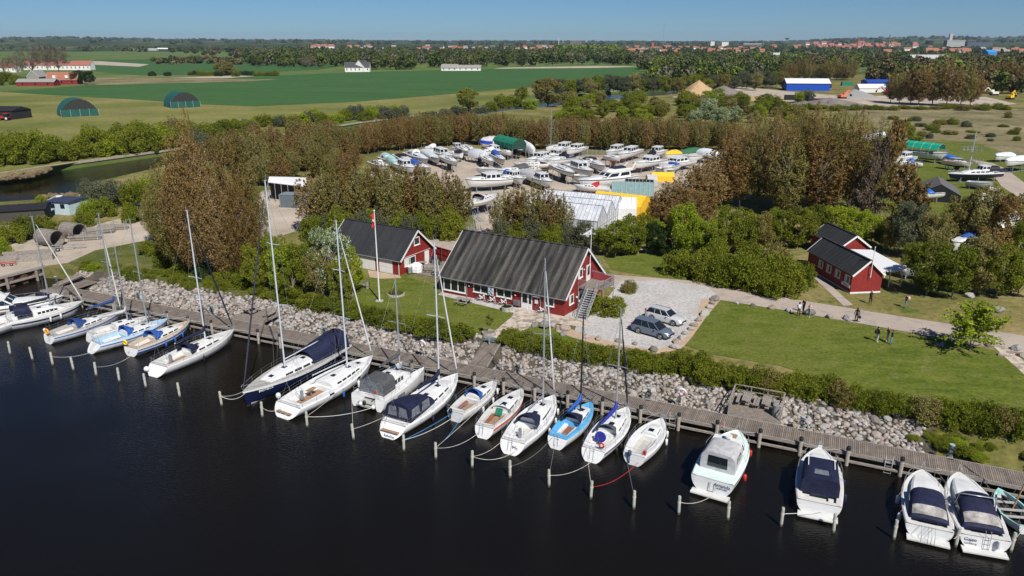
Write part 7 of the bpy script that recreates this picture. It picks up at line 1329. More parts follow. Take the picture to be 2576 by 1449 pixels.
# ================================================================ people
skin = M('skin', (.50,.30,.21), .6, var=0); hair_k = M('dark_hair', (.015,.012,.010), .6, var=0); hair_b = M('blonde_hair', (.42,.30,.15), .6, var=0)
def cloth(n, c): return M(n, c, .85, var=.12, scale=8)
ck, cw, cj, cg, cpk = cloth('black_cloth',(.012,.012,.014)), cloth('white_cloth',(.55,.56,.58)), cloth('denim',(.13,.22,.38)), cloth('pale_grey_cloth',(.46,.46,.45)), cloth('pale_pink_cloth',(.62,.42,.38))
def person(label, px, top, legs, hair, face, H_=1.7, pose='phone', hood=False, shoes=None, longhair=False):
    """one skinned body: joints laid out as connected edges, then frozen and coloured by region"""
    p = at(*px); r_ = empty('person', (p.x, p.y, GZ+.05), face, label, 'person'); s = H_/1.75
    V, E, Rr = [], [], []
    def v(x, y, z, r): V.append((x*s, y*s, z*s)); Rr.append(r*s); return len(V)-1
    def ch(a, *pts):
        for q in pts: b_ = v(*q); E.append((a, b_)); a = b_
        return a
    pel = v(0,0,.97,.135); ch(pel, (0,0,1.12,.125), (.01,0,1.28,.15), (.0,0,1.42,.13)); neck = len(V)-1
    hd = ch(neck, (.02,0,1.52,.055), (.035 if pose != 'phone' else .05,0,1.60,.085), (.03 if pose != 'phone' else .06,0,1.68,.088), (.02 if pose != 'phone' else .055,0,1.74,.055))
    for sg in (-1, 1):
        k = .10 if pose != 'walk' else .10; fx = .06*sg if pose != 'walk' else .22*sg
        ch(pel, (0,sg*.095,.90,.10), (fx*.5+.03,sg*.11,.50,.065), (fx*.9,sg*.12,.10,.045), (fx*.9+.02,sg*.12,.045,.045), (fx*.9+.17,sg*.14,.03,.035))
        if pose == 'down': arm = [(.0,sg*.20,1.40,.06),(-.02,sg*.27,1.12,.045),(.07,sg*.27,.88,.034),(.09,sg*.27,.82,.030)]
        elif pose == 'phone' or (pose == 'mixed' and sg == 1): arm = [(.0,sg*.19,1.40,.06),(.02,sg*.26,1.14,.045),(.24,sg*.13,1.20,.034),(.29,sg*.10,1.23,.028)]
        else: arm = [(.0,sg*.20,1.40,.06),(-.03,sg*.27,1.13,.045),(.05,sg*.27,.90,.034),(.07,sg*.27,.84,.030)]
        hnd = ch(neck, *arm); x, y, z = [c/s for c in V[hnd]]; up = pose == 'phone' or (pose == 'mixed' and sg == 1); dx, dz = (1, .2) if up else (.2, -1)
        for f in range(4): ch(hnd, (x+dx*.05,y+(f-1.5)*.018,z+dz*.05,.0095), (x+dx*(.085-.006*abs(f-1.5)),y+(f-1.5)*.019,z+dz*.085+(.012 if up else 0),.008))
        ch(hnd, (x+dx*.03+.02,y-sg*.035,z+dz*.03,.010), (x+dx*.055+.02,y-sg*.045,z+dz*.055,.008))
    me = bpy.data.meshes.new('body'); me.from_pydata(V, E, []); o = bpy.data.objects.new('body', me); C.objects.link(o); m = o.modifiers.new('s', 'SKIN'); o.modifiers.new('u', 'SUBSURF').levels = 1
    for i, sv in enumerate(me.skin_vertices[0].data): sv.radius = (Rr[i], Rr[i]*(1.12 if i < 4 else 1)); sv.use_root = i == 0
    bpy.context.view_layer.update(); m2 = bpy.data.meshes.new_from_object(o.evaluated_get(bpy.context.evaluated_depsgraph_get())); bpy.data.objects.remove(o)
    m2.materials.clear(); sh_ = shoes or black
    for q in (top, legs, skin, sh_): m2.materials.append(q)
    hz = min(V[i][2] for i in range(len(V)) if Rr[i] < .0105*s) if True else 0
    for pl in m2.polygons:
        c_ = pl.center/s; armz = abs(c_.y) > .17 or c_.x > .17
        far = c_.x > .25 and c_.z > 1.05 or (abs(c_.y) > .2 and c_.z < .90 and c_.z > .7)
        pl.material_index = 2 if (c_.z > 1.50 or far) else (0 if c_.z > .95 or (abs(c_.y) > .215 and c_.z > .7) else (3 if c_.z < .085 else 1)); pl.use_smooth = True
    body = bpy.data.objects.new('body', m2); link(body, r_)
    hx = (.06 if pose == 'phone' else .03)*s; hm = top if hood else hair
    quick('hood' if hood else 'hair', hm, r_, lambda b: (setattr(b,'smooth',True), b.grid([[(hx-.025*s-.095*s*math.sin(t_)*math.cos(a_)*1.02,.098*s*math.sin(t_)*math.sin(a_),(1.66+.105*math.cos(t_))*s) for a_ in np.linspace(-1.9,1.9,11)] for t_ in np.linspace(0.01, 2.0, 7)]), b.grid([[(hx-.10*s+.03*s*math.cos(a_)*0-.02*s*abs(math.cos(a_)), .085*s*math.sin(a_), z) for a_ in np.linspace(-1.5,1.5,7)] for z in (1.66*s,1.5*s,(1.2 if longhair else 1.5)*s)])))
    quick('face', M('face_dark',(.06,.03,.025),.6,var=0), r_, lambda b: ([b.sphere((hx+.082*s, y*s, 1.665*s), .011*s, 6, 4) for y in (-.03,.03)], b.box(hx+.078*s,hx+.09*s,-.02*s,.02*s,1.605*s,1.612*s))); quick('nose', skin, r_, lambda b: b.sphere((hx+.092*s,0,1.64*s),.014*s,6,4,1.5)); quick('ear', skin, r_, lambda b: b.sphere((hx,.088*s,1.65*s),.02*s,6,4)); quick('ear', skin, r_, lambda b: b.sphere((hx,-.088*s,1.65*s),.02*s,6,4))
    return r_
def backpack(p_, mt, label, sx=1.0):
    m = p_.matrix_basis if False else Matrix.Translation(p_.location) @ Matrix.Rotation(p_.rotation_euler.z, 4, 'Z'); o_ = m @ Vector((-.24,0,1.02)); r_ = empty('backpack', o_, p_.rotation_euler.z, label, 'backpack')
    quick('bag', mt, r_, lambda b: (setattr(b,'smooth',True), b.sphere((0,0,.18),.17*sx,10,8,1.45))); quick('strap', mt, r_, lambda b: [b.tube([(.05,s_*.11,.38),(.25,s_*.11,.42),(.36,s_*.12,.22),(.1,s_*.13,.02)],.018,5) for s_ in (-1,1)]); return r_
# pixel of the feet, facing in radians
p1 = person('person in white jacket and black trousers with a white backpack by the grass edge', (2008,796), cw, ck, hair_k, R(60), 1.72, 'phone'); backpack(p1, cw, 'white backpack on the person in the white jacket')
person('person all in black with bowed head, just behind the white jacket', (2020,787), ck, ck, hair_k, R(200), 1.74, 'phone')
person('person with pale pink hood and jacket, jeans and white shoes', (2035,798), cpk, cj, hair_b, R(215), 1.66, 'phone', hood=True, shoes=white_p)
p4 = person('person in long black coat seen from behind beside the grass boulder', (2153,811), ck, ck, hair_k, R(75), 1.74, 'down', longhair=True)
hb2 = empty('handbag', Matrix.Translation(p4.location) @ Matrix.Rotation(p4.rotation_euler.z, 4, 'Z') @ Vector((.06,-.34,.45)), 0, 'round black handbag carried by the person in the long black coat', 'handbag'); quick('bag', ck, hb2, lambda b: b.sphere((0,0,.15),.16,10,8,1.1)); quick('handle', ck, hb2, lambda b: b.torus((0,0,.36),.09,.012,(1,0,0),12,4))
person('person all in black standing in front of the red gable of the hut', (2188,765), ck, ck, hair_k, R(-70), 1.76, 'phone', shoes=M('brown_seat'))
p6 = person('person in black top and light jeans looking at a phone on the dry grass', (2277,775), ck, cj, hair_k, R(170), 1.70, 'phone'); backpack(p6, cpk, 'pale pink backpack on the person with the phone')
p7 = person('person in black hoodie and pale trousers pointing on the lawn', (2205,861), ck, cg, hair_k, R(10), 1.75, 'mixed', hood=True, shoes=white_p); backpack(p7, ck, 'black backpack with a green mark on the pointing person')
person('fair-haired person in dark jacket and pale trousers on the lawn, middle of three', (2231,861), cloth('dark_brown_cloth',(.05,.04,.035)), cg, hair_b, R(180), 1.72, 'phone', shoes=white_p)
person('person in black jacket and blue jeans on the lawn, right of three', (2241,867), ck, cj, hair_k, R(150), 1.62, 'down')
person('person in black in the shadow of the lone tree', (2362,876), ck, ck, hair_k, R(160), 1.68, 'phone')
# ================================================================ things round the clubhouse
def bike(label, s, yaw=0.0, y=-.55):
    m = Matrix.Translation((O1[0],O1[1],GZ+.06)) @ Matrix.Rotation(A1,4,'Z'); o_ = m @ Vector((s,y,0)); r_ = empty('bicycle', o_, A1+yaw, label, 'bicycle', 'white bicycles along the clubhouse wall'); r_.rotation_euler = (R(-8),0,A1+yaw)
    quick('frame', white_p, r_, lambda b: (b.bar((-.28,0,.78),(.34,0,.42),.09,.06), b.bar((-.28,0,.8),(-.02,0,.32),.07), b.bar((.4,0,.92),(.0,0,.32),.1,.07), b.bar((.4,0,.92),(.36,0,.7),.07), b.bar((-.02,0,.32),(-.5,0,.34),.05), b.bar((.42,0,.9),(.55,0,.34),.05)))
    for x in (-.52,.57):
        w_ = quick('wheel', black, r_, lambda b: b.torus((x,0,.34),.31,.024,(0,1,0),22,5)); quick('spokes', steel, w_, lambda b: [b.tube([(x,0,.34),(x+.3*math.cos(a_),0,.34+.3*math.sin(a_))],.006,3,False) for a_ in np.linspace(0,6.28,11)[:-1]])
    quick('saddle', black, r_, lambda b: b.sphere((-.3,0,.95),.11,8,6,.5)); quick('handlebar', black, r_, lambda b: b.tube([(.3,-.28,1.08),(.42,0,1.05),(.3,.28,1.08)],.018,5)); return r_
bike('white bicycle, first from the left against the wall', 6.1); bike('white bicycle under the anchor banner, middle of the three', 7.6); bike('white bicycle nearest the two grey wall boxes', 9.2); bike('white bicycle standing alone right of the door', 14.6, .25)
def picnic(label, px, a, z=GZ, grp=None, tilt=0):
    c = at(*px, z); r_ = empty('picnic_table', (c.x, c.y, z+.04), a, label, 'picnic table', grp)
    quick('tabletop', wood, r_, lambda b: [b.box(-.9,.9,y,y+.13,.70,.74) for y in (-.37,-.22,-.07,.08,.23)]); 
    for s in (-1, 1): quick('bench', wood, r_, lambda b: [b.box(-.9,.9,s*.72+y,s*.72+y+.12,.42,.46) for y in (-.13,.01)])
    quick('leg_frame', wood, r_, lambda b: [(b.bar((x,-.7,0),(x,-.25,.7),.08), b.bar((x,.7,0),(x,.25,.7),.08), b.bar((x,-.8,.4),(x,.8,.4),.08), b.bar((x,-.35,.66),(x,.35,.66),.08)) for x in (-.6,.6)]); return r_
picnic('grey picnic table standing alone on the club lawn', (1166,766), A1+.05)
for i, px in enumerate([(1058,672),(1083,683),(1105,692)]): picnic('grey picnic table on the terrace, '+['nearest the boathouse','in the middle of the row','nearest the clubhouse roof'][i], px, A1+.6, 1.76, 'picnic tables on the terrace')
def planter(label, px, r, h, plant=None, cat='planter'):
    c = at(*px); r_ = empty('planter', (c.x, c.y, GZ), 0, label, cat); quick('ring', concrete, r_, lambda b: b.grid([[(r*k*math.cos(a_),r*k*math.sin(a_),z) for a_ in np.linspace(0,6.283,25)] for k, z in ((1,0),(1,h),(.86,h),(.86,h*.7))])); quick('soil', M('dry_soil',(.20,.15,.11),.95), r_, lambda b: b.tube([(0,0,h*.5),(0,0,h*.75)], r*.87, 20)); 
    if plant: cm, tm = shape('bush', plant, 1, *SPEC['bush']); o = bpy.data.objects.new('plant', cm); link(o, r_); o.location = (0,0,h*.6); o.scale = (r*1.7,r*1.7,r*.7)
    return r_
planter('round concrete planter filled with low green plants near the bicycles', (1275,781), .72, .55, 'dark'); r_ = planter('low round stone ring with plants in the middle of the club lawn', (996,742), 1.15, .25, 'mid')
for px, lb, lf in (((1230,845),'round concrete planter with a small yellow tree beside the path','yellow'),((1324,870),'round concrete planter with a bare sapling on the strip right of the path',None)):
    planter(lb, px, .75, .5); c = at(*px)
    if lf: tree_w('spread', lf, (c.x, c.y, GZ+.4), 2.2, 1.3, 'tiny yellow-leaved tree growing in the concrete planter', name='sapling', lift=.35)
    else: tree_w('bare', 'bare', (c.x, c.y, GZ+.4), 1.5, .5, 'thin bare sapling in the right hand planter', name='sapling', lift=.3)
c = at(955,758); r_ = empty('flagpole', (c.x, c.y, GZ), 0, 'tall white flagpole with a limp red and white flag on the club lawn', 'flagpole'); Hf = zat(531, c.y)-GZ
quick('pole', white_p, r_, lambda b: (b.tube([(0,0,0),(0,0,Hf*.5),(0,0,Hf)], [.10,.085,.05], 10), b.sphere((0,0,Hf+.05),.11))); quick('base', concrete, r_, lambda b: b.box(-.45,.45,-.35,.35,0,.12))
fl = NT('red_flag_cross'); sx = fl.n('ShaderNodeSeparateXYZ'); fl.l(fl.n('ShaderNodeTexCoord').outputs['Object'], sx.inputs[0]); fl.b.inputs['Base Color'].default_value = (.55,.02,.03,1); fl.b.inputs['Roughness'].default_value = .8
f_ = quick('flag', fl.m, r_, lambda b: (setattr(b,'smooth',True), b.grid([[(-.05-.28*k+.07*math.sin(z*5+k*3), .10*math.sin(k*5+z*3), Hf-.3-z) for k in np.linspace(0,1,6)] for z in np.linspace(0,1.7,9)]))); quick('flag_cross', white_p, f_, lambda b: b.grid([[(-.06-.28*k+.07*math.sin(z*5+k*3)-.0, .10*math.sin(k*5+z*3)-.02, Hf-.3-z) for k in np.linspace(0,1,6)] for z in np.linspace(.7,1.0,3)]))
c = at(915,724); r_ = empty('bench', (c.x, c.y, GZ), R(-40), 'weathered bench in the shade of the blossoming tree', 'bench'); quick('seat', wood, r_, lambda b: [b.box(-.9,.9,y,y+.12,.42,.46) for y in (-.2,-.05,.1)]); quick('backrest', wood, r_, lambda b: [b.box(-.9,.9,.26,.3,z,z+.14) for z in (.55,.75)]); quick('leg', wood, r_, lambda b: (b.box(-.8,-.7,-.2,.3,0,.9), )); quick('leg', wood, r_, lambda b: b.box(.7,.8,-.2,.3,0,.9))
c = at(1048,683,1.76); r_ = empty('covered_grill', (c.x, c.y, 1.77), A2, 'round thing under a white cover on the terrace corner', 'grill'); quick('cover', tarpw, r_, lambda b: b.grid([[(r*math.cos(a_),r*math.sin(a_),z) for a_ in np.linspace(0,6.283,9)] for r, z in ((.85,0),(.9,.5),(.85,.95),(.45,1.25),(.01,1.35))]))
c = at(1037,685,1.76); r_ = empty('waste_bin', (c.x-.3, c.y-.3, 1.77), 0, 'grey bin with white lid beside the white covered grill', 'bin'); quick('body', M('bin_grey',(.2,.21,.2),.6), r_, lambda b: b.tube([(0,0,0),(0,0,.85)], .28, 14)); quick('lid', white_p, r_, lambda b: b.tube([(0,0,.86),(0,0,.92)], .3, 14))
for i, px in enumerate([(1086,662),(1096,664),(1106,667)]):
    c = at(*px, 1.76); r_ = empty('garden_chair', (c.x, c.y, 1.77), A1, 'garden chair with dark back along the red fence, '+['left one','middle one','right one'][i], 'chair', 'garden chairs along the red fence'); quick('seat', black, r_, lambda b: b.box(-.25,.25,-.25,.25,.42,.46)); quick('backrest', black, r_, lambda b: b.box(-.25,.25,.22,.27,.5,.95)); [quick('leg', steel, r_, lambda b: b.bar((x,y,0),(x,y,.62),.04)) for x in (-.27,.27) for y in (-.25,.25)]
# water posts, lifebuoys, ladders, trolleys on the pier
def post(name, label, px, cat, fn, z=DZ, grp=None): c = at(*px, z); r_ = empty(name, (c.x, c.y, z), ANG, label, cat, grp); fn(r_); return r_
PS = [(140,715,'beside the gangway'),(355,752,'behind the blue-striped boats'),(545,785,'left of the wooden deck'),(832,836,'behind the navy yacht'),(1300,940,'right of the footbridge'),(1630,1006,'between the racing boat and the lifebuoy'),(2017,1077,'right of the picnic deck'),(2389,1144,'at the weedy bank')]
for x, y, lb in PS:
    def fn(r_):
        quick('column', M('pedestal_blue',(.10,.15,.18),.5), r_, lambda b: b.box(-.12,.12,-.1,.1,0,1.0)); quick('lamp_head', M('pedestal_top',(.3,.38,.4),.5), r_, lambda b: b.tube([(0,0,1.0),(0,0,1.08)], .2, 10)); quick('hose', black, r_, lambda b: [b.torus((0,-.15,.55+k*.04),.22,.03,(0,1,0),14,5) for k in range(2)])
    c = PT(tn(at(x, y, DZ))[0], .35, DZ); r_ = empty('power_pedestal', c, ANG, 'blue-grey power pedestal with coiled hose '+lb, 'power pedestal', 'power pedestals along the pier'); quick('foot', wood, r_, lambda b: b.box(-.2,.2,-.5,.2,-.3,0)); fn(r_)
for x, y, lb in ((523,776,'left of the small picnic deck'),(1077,882,'behind the cockpit tent boat'),(1718,1008,'on the stone bank right of the racing boat')):
    c = PT(tn(at(x, y, DZ))[0], .5, DZ); r_ = empty('lifebuoy', c, ANG, 'red and white lifebuoy on a post '+lb, 'lifebuoy', 'lifebuoys along the pier'); quick('post', white_p, r_, lambda b: b.tube([(0,0,-.5),(0,0,1.0)], .05, 6)); quick('ring', white_p, r_, lambda b: b.torus((0,-.1,1.25),.33,.09,(0,1,.3),20,8)); quick('red_band', red, r_, lambda b: [b.tube([(.33*math.cos(a_+d_),-.1-.0,1.25+.31*math.sin(a_+d_)) for d_ in (-.25,0,.25)], .098, 8) for a_ in (.8,2.4,3.9,5.5)])
for t_, lb in ((tn(at(1703,1030,DZ))[0],'between the racing boat and the motor cruiser'),(tn(at(2235,1140,DZ))[0],'between the two groups of motor boats')):
    r_ = empty('pier_ladder', PT(t_, -2.5, DZ), ANG, 'steel ladder on the pier edge '+lb, 'ladder', 'ladders on the pier'); quick('rail', steel, r_, lambda b: [b.tube([(s*.25,.15,.5),(s*.25,0,.55),(s*.25,0,-1.2)], .03, 5) for s in (-1,1)]); quick('rungs', steel, r_, lambda b: [b.tube([(-.25,0,z),(.25,0,z)], .022, 4) for z in (.2,-.1,-.4,-.7,-1.0)])
def platform(name, label, t0, t1, n1, zz, railing=True):
    r_ = empty(name, PT(t0, .12, 0), ANG, label, 'deck'); w_ = t1-t0; quick('deck', plank2, r_, lambda b: b.box(0,w_,0,n1,zz-.1,zz)); quick('fascia', wood, r_, lambda b: b.box(0,w_,-.015,-.003,zz-.35,zz)); quick('post', wood, r_, lambda b: b.box(0,.15,0,.15,-.5,zz-.11)); quick('post', wood, r_, lambda b: b.box(w_-.15,w_,0,.15,-.5,zz-.11))
    if railing:
        def f(b):
            P_ = [Vector((.05,.1,zz)),Vector((.05,n1-.05,zz)),Vector((w_-.05,n1-.05,zz)),Vector((w_-.05,.1,zz))]
            for p, q in zip(P_, P_[1:]): b.bar(p+Vector((0,0,1.0)), q+Vector((0,0,1.0)), .12,.05); b.bar(p+Vector((0,0,.5)), q+Vector((0,0,.5)), .08,.04); [b.bar(p.lerp(q,k/3), p.lerp(q,k/3)+Vector((0,0,1)), .09) for k in range(4)]
        quick('railing', wood, r_, f)
    return r_
ta, tb = tn(at(1830,1040,1.1))[0], tn(at(1962,1068,1.1))[0]
platform('picnic_deck', 'raised wooden picnic deck with railing behind the pier at the right', ta, tb, 3.7, 1.35)
for k, lb in ((.3,'left'),(.68,'right')): c = PT(ta+(tb-ta)*k, 2.2, 0); r_ = picnic('grey picnic table on the railed picnic deck, the '+lb+' of the pair', (1166,766), ANG+R(90), 1.35, 'picnic tables on the deck'); r_.location = (c.x, c.y, 1.36)
c = PT(tb-.5, .9, 1.36); r_ = empty('waste_bin', c, 0, 'tall grey bin at the corner of the railed picnic deck', 'bin'); quick('body', M('bin_grey'), r_, lambda b: b.tube([(0,0,0),(0,0,1.0)], .27, 14)); quick('lid', steel, r_, lambda b: b.tube([(0,0,1.003),(0,0,1.06)], .29, 14))
ta, tb = tn(at(575,805,1.1))[0], tn(at(645,815,1.1))[0]; platform('picnic_deck', 'small wooden picnic deck with benches on the left riprap', ta, tb+.8, 3.2, 1.3, False)
c = PT(ta+1.1, 1.9, 0); r_ = picnic('grey picnic table on the small left deck', (1166,766), ANG+R(90), 1.3); r_.location = (c.x, c.y, 1.31)
c = PT(tb+.3, 1.9, 1.31); r_ = empty('slatted_bench', c, ANG+R(90), 'slatted bench at the edge of the small left deck', 'bench'); quick('seat', wood, r_, lambda b: [b.box(-1,1,y,y+.12,.42,.46) for y in (-.2,-.05,.1)]); quick('backrest', wood, r_, lambda b: [b.box(-1,1,.26,.3,z,z+.12) for z in (.55,.72,.88)]); quick('leg', wood, r_, lambda b: b.box(-.9,-.8,-.2,.3,0,.46)); quick('leg', wood, r_, lambda b: b.box(.8,.9,-.2,.3,0,.46))
c = at(1373,826); r_ = empty('small_trailer', (c.x, c.y, GZ+.06), R(60), 'small wooden cart with two wheels beside the flagged path', 'cart'); quick('box', wood, r_, lambda b: b.box(-.6,.6,-.4,.4,.3,.62)); [quick('wheel', black, r_, lambda b: b.torus((0,s*.48,.22),.17,.05,(0,1,0),14,5)) for s in (-1,1)]; quick('drawbar', steel, r_, lambda b: b.bar((.6,0,.35),(1.3,0,.3),.05))
c = at(1231,866); r_ = empty('info_post', (c.x, c.y, GZ), 0, 'low grey post in the grass left of the path', 'post'); quick('post', steel, r_, lambda b: b.bar((0,0,0),(0,0,.8),.12)); quick('cap', steel, r_, lambda b: b.box(-.2,.2,-.12,.12,.8,.9))
def railfence(name, label, pts, h=.75):
    P_ = [at(*p) for p in pts]; r_ = empty(name, P_[0], 0, label, 'fence'); o = P_[0]
    for p, q in zip(P_, P_[1:]):
        quick('rail', wood, r_, lambda b: b.bar(p-o+Vector((0,0,h)), q-o+Vector((0,0,h)), .16))
        for k in (0,.5,1): m_ = p.lerp(q, k)-o; quick('post', wood, r_, lambda b: b.bar(m_, m_+Vector((0,0,h-.08)), .14))
railfence('rail_fence', 'low wooden rail at the back of the verge behind the clubhouse', [(1605,640),(1645,636),(1692,633)]); railfence('rail_fence', 'low wooden rail behind the bushes left of the hut', [(1765,632),(1850,628),(1905,625)]); railfence('rail_fence', 'weathered log rail below the russet poplars', [(565,703),(600,714),(625,722)], .5)
# wire fence behind the boatyard
P_ = [at(1330,398), at(1420,391), at(1560,398), at(1680,400)]; r_ = empty('wire_fence', P_[0], 0, 'grey wire mesh fence along the back of the boatyard', 'fence'); o = P_[0].copy()
quick('mesh_panel', M('grey_mesh',(.20,.20,.18),.7,var=.3,scale=20), r_, lambda b: [b.bar(p-o+Vector((0,0,z)), q-o+Vector((0,0,z)), .04) for p, q in zip(P_, P_[1:]) for z in np.arange(.2,2.0,.16)]); [quick('post', steel, r_, lambda b: b.bar(p.lerp(q,k/12)-o, p.lerp(q,k/12)-o+Vector((0,0,2.1)), .08)) for p, q in zip(P_, P_[1:]) for k in range(12)]
# tractor by the hangar
c = at(14,303); r_ = empty('tractor', (c.x, c.y, GZ), R(180), 'red tractor parked in front of the dark barn', 'tractor'); quick('body', red, r_, lambda b: (b.box(-.4,2.2,-.45,.45,.9,1.7), b.box(-1.6,-.2,-.8,.8,.9,1.5))); quick('cab', glass, r_, lambda b: b.box(-1.5,.1,-.75,.75,1.5,2.7)); quick('cab_roof', red, r_, lambda b: b.box(-1.6,.2,-.8,.8,2.703,2.85)); [quick('wheel', black, r_, lambda b: (b.tube([(x,s*.7,R_),(x,s*1.15,R_)], R_, 18))) for x, R_ in ((-1.1,.9),(1.7,.6)) for s in (-1,1)]; [quick('rim', white_p, r_, lambda b: (b.tube([(x,s*1.151,R_),(x,s*1.17,R_)], R_*.5, 12))) for x, R_ in ((-1.1,.9),(1.7,.6)) for s in (-1,1)]
# ================================================================ middle distance: works yard
bluep = M('cobalt_sheet', (.01,.07,.42), .45, var=.08); 
hallb = gable_house('industrial_hall', 'long cobalt blue hall with a white roof in the works yard', tuple(at(1978,228).xy), R(-9), 27, 16, 4.6, 7.4, .4, .3, bluep, white_p, white_p, 2.2, .05, cat='hall')
quick('gate', M('pale_blue_gate',(.25,.32,.5),.6), hallb, lambda b: [b.box(27.01,27.1,y,y+2.0,1.6,3.0) for y in (2,6.5,11)])
gable_house('industrial_hall', 'second blue building with grey gates further right in the works yard', tuple(at(2180,224).xy), R(0), 22, 10, 5, 6, .4, .3, bluep, bluep, bluep, 3, .05, cat='hall')
gable_house('industrial_hall', 'white roofed blue hall far behind the poplars at the right', tuple(at(2300,163).xy), R(10), 60, 30, 8, 13, .5, .4, bluep, lgrey, white_p, 5, .05, cat='hall')
gable_house('industrial_hall', 'small bright blue tower-like building at the far right', tuple(at(2482,155).xy), R(10), 16, 14, 14, 18, .3, .3, M('sky_blue_sheet',(.04,.24,.55),.5), M('sky_blue_sheet'), bluep, 4, .05, cat='hall')
simple_shed('white_tent', 'small white tent beside the grey gravel heap', (2195,233), 17, 7, 2.6, 0, white_p, white_p, 'tent', 2.5)
def heap(label, px, r, h, mt, sd):
    c = at(*px); r_ = random.Random(sd); b = MB(); b.smooth = True; n = 22; rows = []
    for k in range(8): f = k/7; rows.append([(r*(1-f)**.9*(1+.13*math.sin(3*a_+sd)+r_.uniform(-.04,.04))*math.cos(a_), r*(1-f)**.9*(1+.13*math.sin(2*a_+sd))*math.sin(a_), h*f*(1+r_.uniform(-.04,.04))-.3) for a_ in np.linspace(0,6.283,n+1)[:-1]])
    b.grid(rows, True); o = b.build('sand_heap', mt); o.location = (c.x, c.y, GZ); tag(o, label, 'heap', None)
sandm = ground_mat('sand_heap_mat', [(.3,(.40,.27,.14)),(.7,(.52,.37,.21))], .5, 2, .3, [(.9,(.25,.17,.10),.6,.72)], .5); grv = ground_mat('grey_heap_mat', [(.3,(.16,.14,.125)),(.7,(.26,.23,.21))], .3, 2, .3)
heap('big yellow sand heap between the wood and the works yard', (1755,244), 13.5, 9.6, sandm, 1); heap('brownish gravel heap right of the yellow sand heap', (1818,240), 14, 6, grv, 2); heap('low grey gravel heap beside the white tent', (2150,243), 12, 4.5, M('pale_grey_rubble',(.25,.25,.25),.9), 3); heap('low brown spoil heap in front of the works yard', (2085,262), 20, 3.5, grv, 4); heap('long low sand heap in front of the blue hall', (1905,248), 22, 1.6, sandm, 5)
def digger(label, px, a, mt):
    c = at(*px); r_ = empty('excavator', (c.x, c.y, GZ), a, label, 'excavator', None); quick('tracks', black, r_, lambda b: (b.box(-2,2,-1.5,-.9,0,.9), b.box(-2,2,.9,1.5,0,.9))); quick('cab', mt, r_, lambda b: (b.box(-2,1.4,-1.4,1.4,1,2.2), b.box(.1,1.4,-1.3,-.1,2.2,3.3))); quick('arm', mt, r_, lambda b: (b.bar((1.2,.4,2),(4.2,.4,4.6),.5), b.bar((4.2,.4,4.6),(6.2,.4,2.2),.4))); quick('bucket', black, r_, lambda b: b.box(5.7,6.7,0,.9,1.2,2.2))
digger('orange excavator on the gravel in the works yard', (2118,248), .3, orange); digger('red excavator behind the white tent', (2232,238), 2.6, red); digger('pale excavator at the right end of the works yard', (2500,240), 3.0, cream); digger('yellow wheeled digger on the sand at the far right', (2540,250), .5, yellow)
for k, (px, m_, lb) in enumerate([((2075,222),navy,'dark truck parked behind the blue hall'),((2130,216),green,'green containers behind the blue hall'),((1992,252),black,'black container in front of the blue hall'),((2050,262),black,'small black container by the spoil heap')]):
    c = at(*px); r_ = empty('container', (c.x, c.y, GZ), 0, lb, 'container', None); boxpart('body', m_, r_, -4,4,-1.3,1.3,.2,2.8); boxpart('base_frame', steel, r_, -4.1,4.1,-1.2,1.2,0,.18); boxpart('door', greyd, r_, 4.01,4.08,-1.2,1.2,.3,2.7)
# ================================================================ farms and town
wallw = M('whitewash', (.70,.69,.65), .8); tile = M('orange_tiles', (.29,.115,.07), .8, var=.2); tiled = M('faded_red_tiles', (.30,.11,.08), .85, var=.2); slate = M('slate_roof', (.05,.05,.055), .7); gtile = M('grey_cement_roof', (.25,.24,.22), .9)
def farm(name, label, px, a, L, W, e, r, wm, rm, win=6, cat='farmhouse', grp=None):
    h = gable_house(name, (at(*px).x, at(*px).y) and label, (at(*px).x, at(*px).y), a, L, W, e, r, .3, .3, wm, rm, wallw, 99, .05, cat=cat)
    if grp: h['group'] = grp
    T_ = TW(0,-.03,0)
    for i in range(win): s = (i+.5)*L/win; quick('window', glass, h, lambda b: b.box(s-.5,s+.5,-.06,-.02,e*.35,e*.8))
    return h
farm('farmhouse', 'long white farmhouse with faded red roof behind the bare trees', (60,176), R(-3), 78, 10, 5, 10, wallw, tiled, 16); farm('farmhouse', 'white wing at the left edge beside the long farmhouse', (-8,182), R(0), 20, 9, 4.5, 9, wallw, tiled, 4)
hf = farm('farmhouse', 'farmhouse with bright orange tiled roof near the left edge', (118,213), R(4), 22, 9, 3.2, 9, redw, tile, 3); quick('dormer', wallw, hf, lambda b: [(b.box(x,x+2,-.2,2.2,4.6,6.6)) for x in (5,14)])
farm('barn', 'low red barn with grey roof in front of the orange tiled farm', (42,217), R(4), 26, 9, 2.8, 5, redw, gtile, 3, 'barn'); farm('barn', 'grey gabled barn touching the orange roof', (100,207), R(94), 14, 9, 4, 9, gtile, gtile, 2, 'barn')
farm('farmhouse', 'white farmhouse with dark roof beyond the crop field', (868,181), R(2), 26, 9, 4.5, 10, wallw, slate, 6); farm('farmhouse', 'taller white gabled house at the right of the dark roofed farm', (917,181), R(75), 14, 12, 5, 12, wallw, slate, 3)
farm('farmhouse', 'low grey-roofed house behind the crop field', (1150,178), R(0), 26, 9, 3, 6, wallw, gtile, 4); farm('farmhouse', 'grey cottage left of the low grey-roofed house', (1110,178), R(-8), 18, 8, 3, 7, wallw, gtile, 3)
farm('barn', 'pale greenhouse-like sheds on the far hillside', (330,128), 0, 90, 14, 5, 8, lgrey, lgrey, 0, 'barn'); farm('barn', 'long barn with white roof among the far woods', (395,127), 0, 40, 12, 5, 9, black, white_p, 0, 'barn')
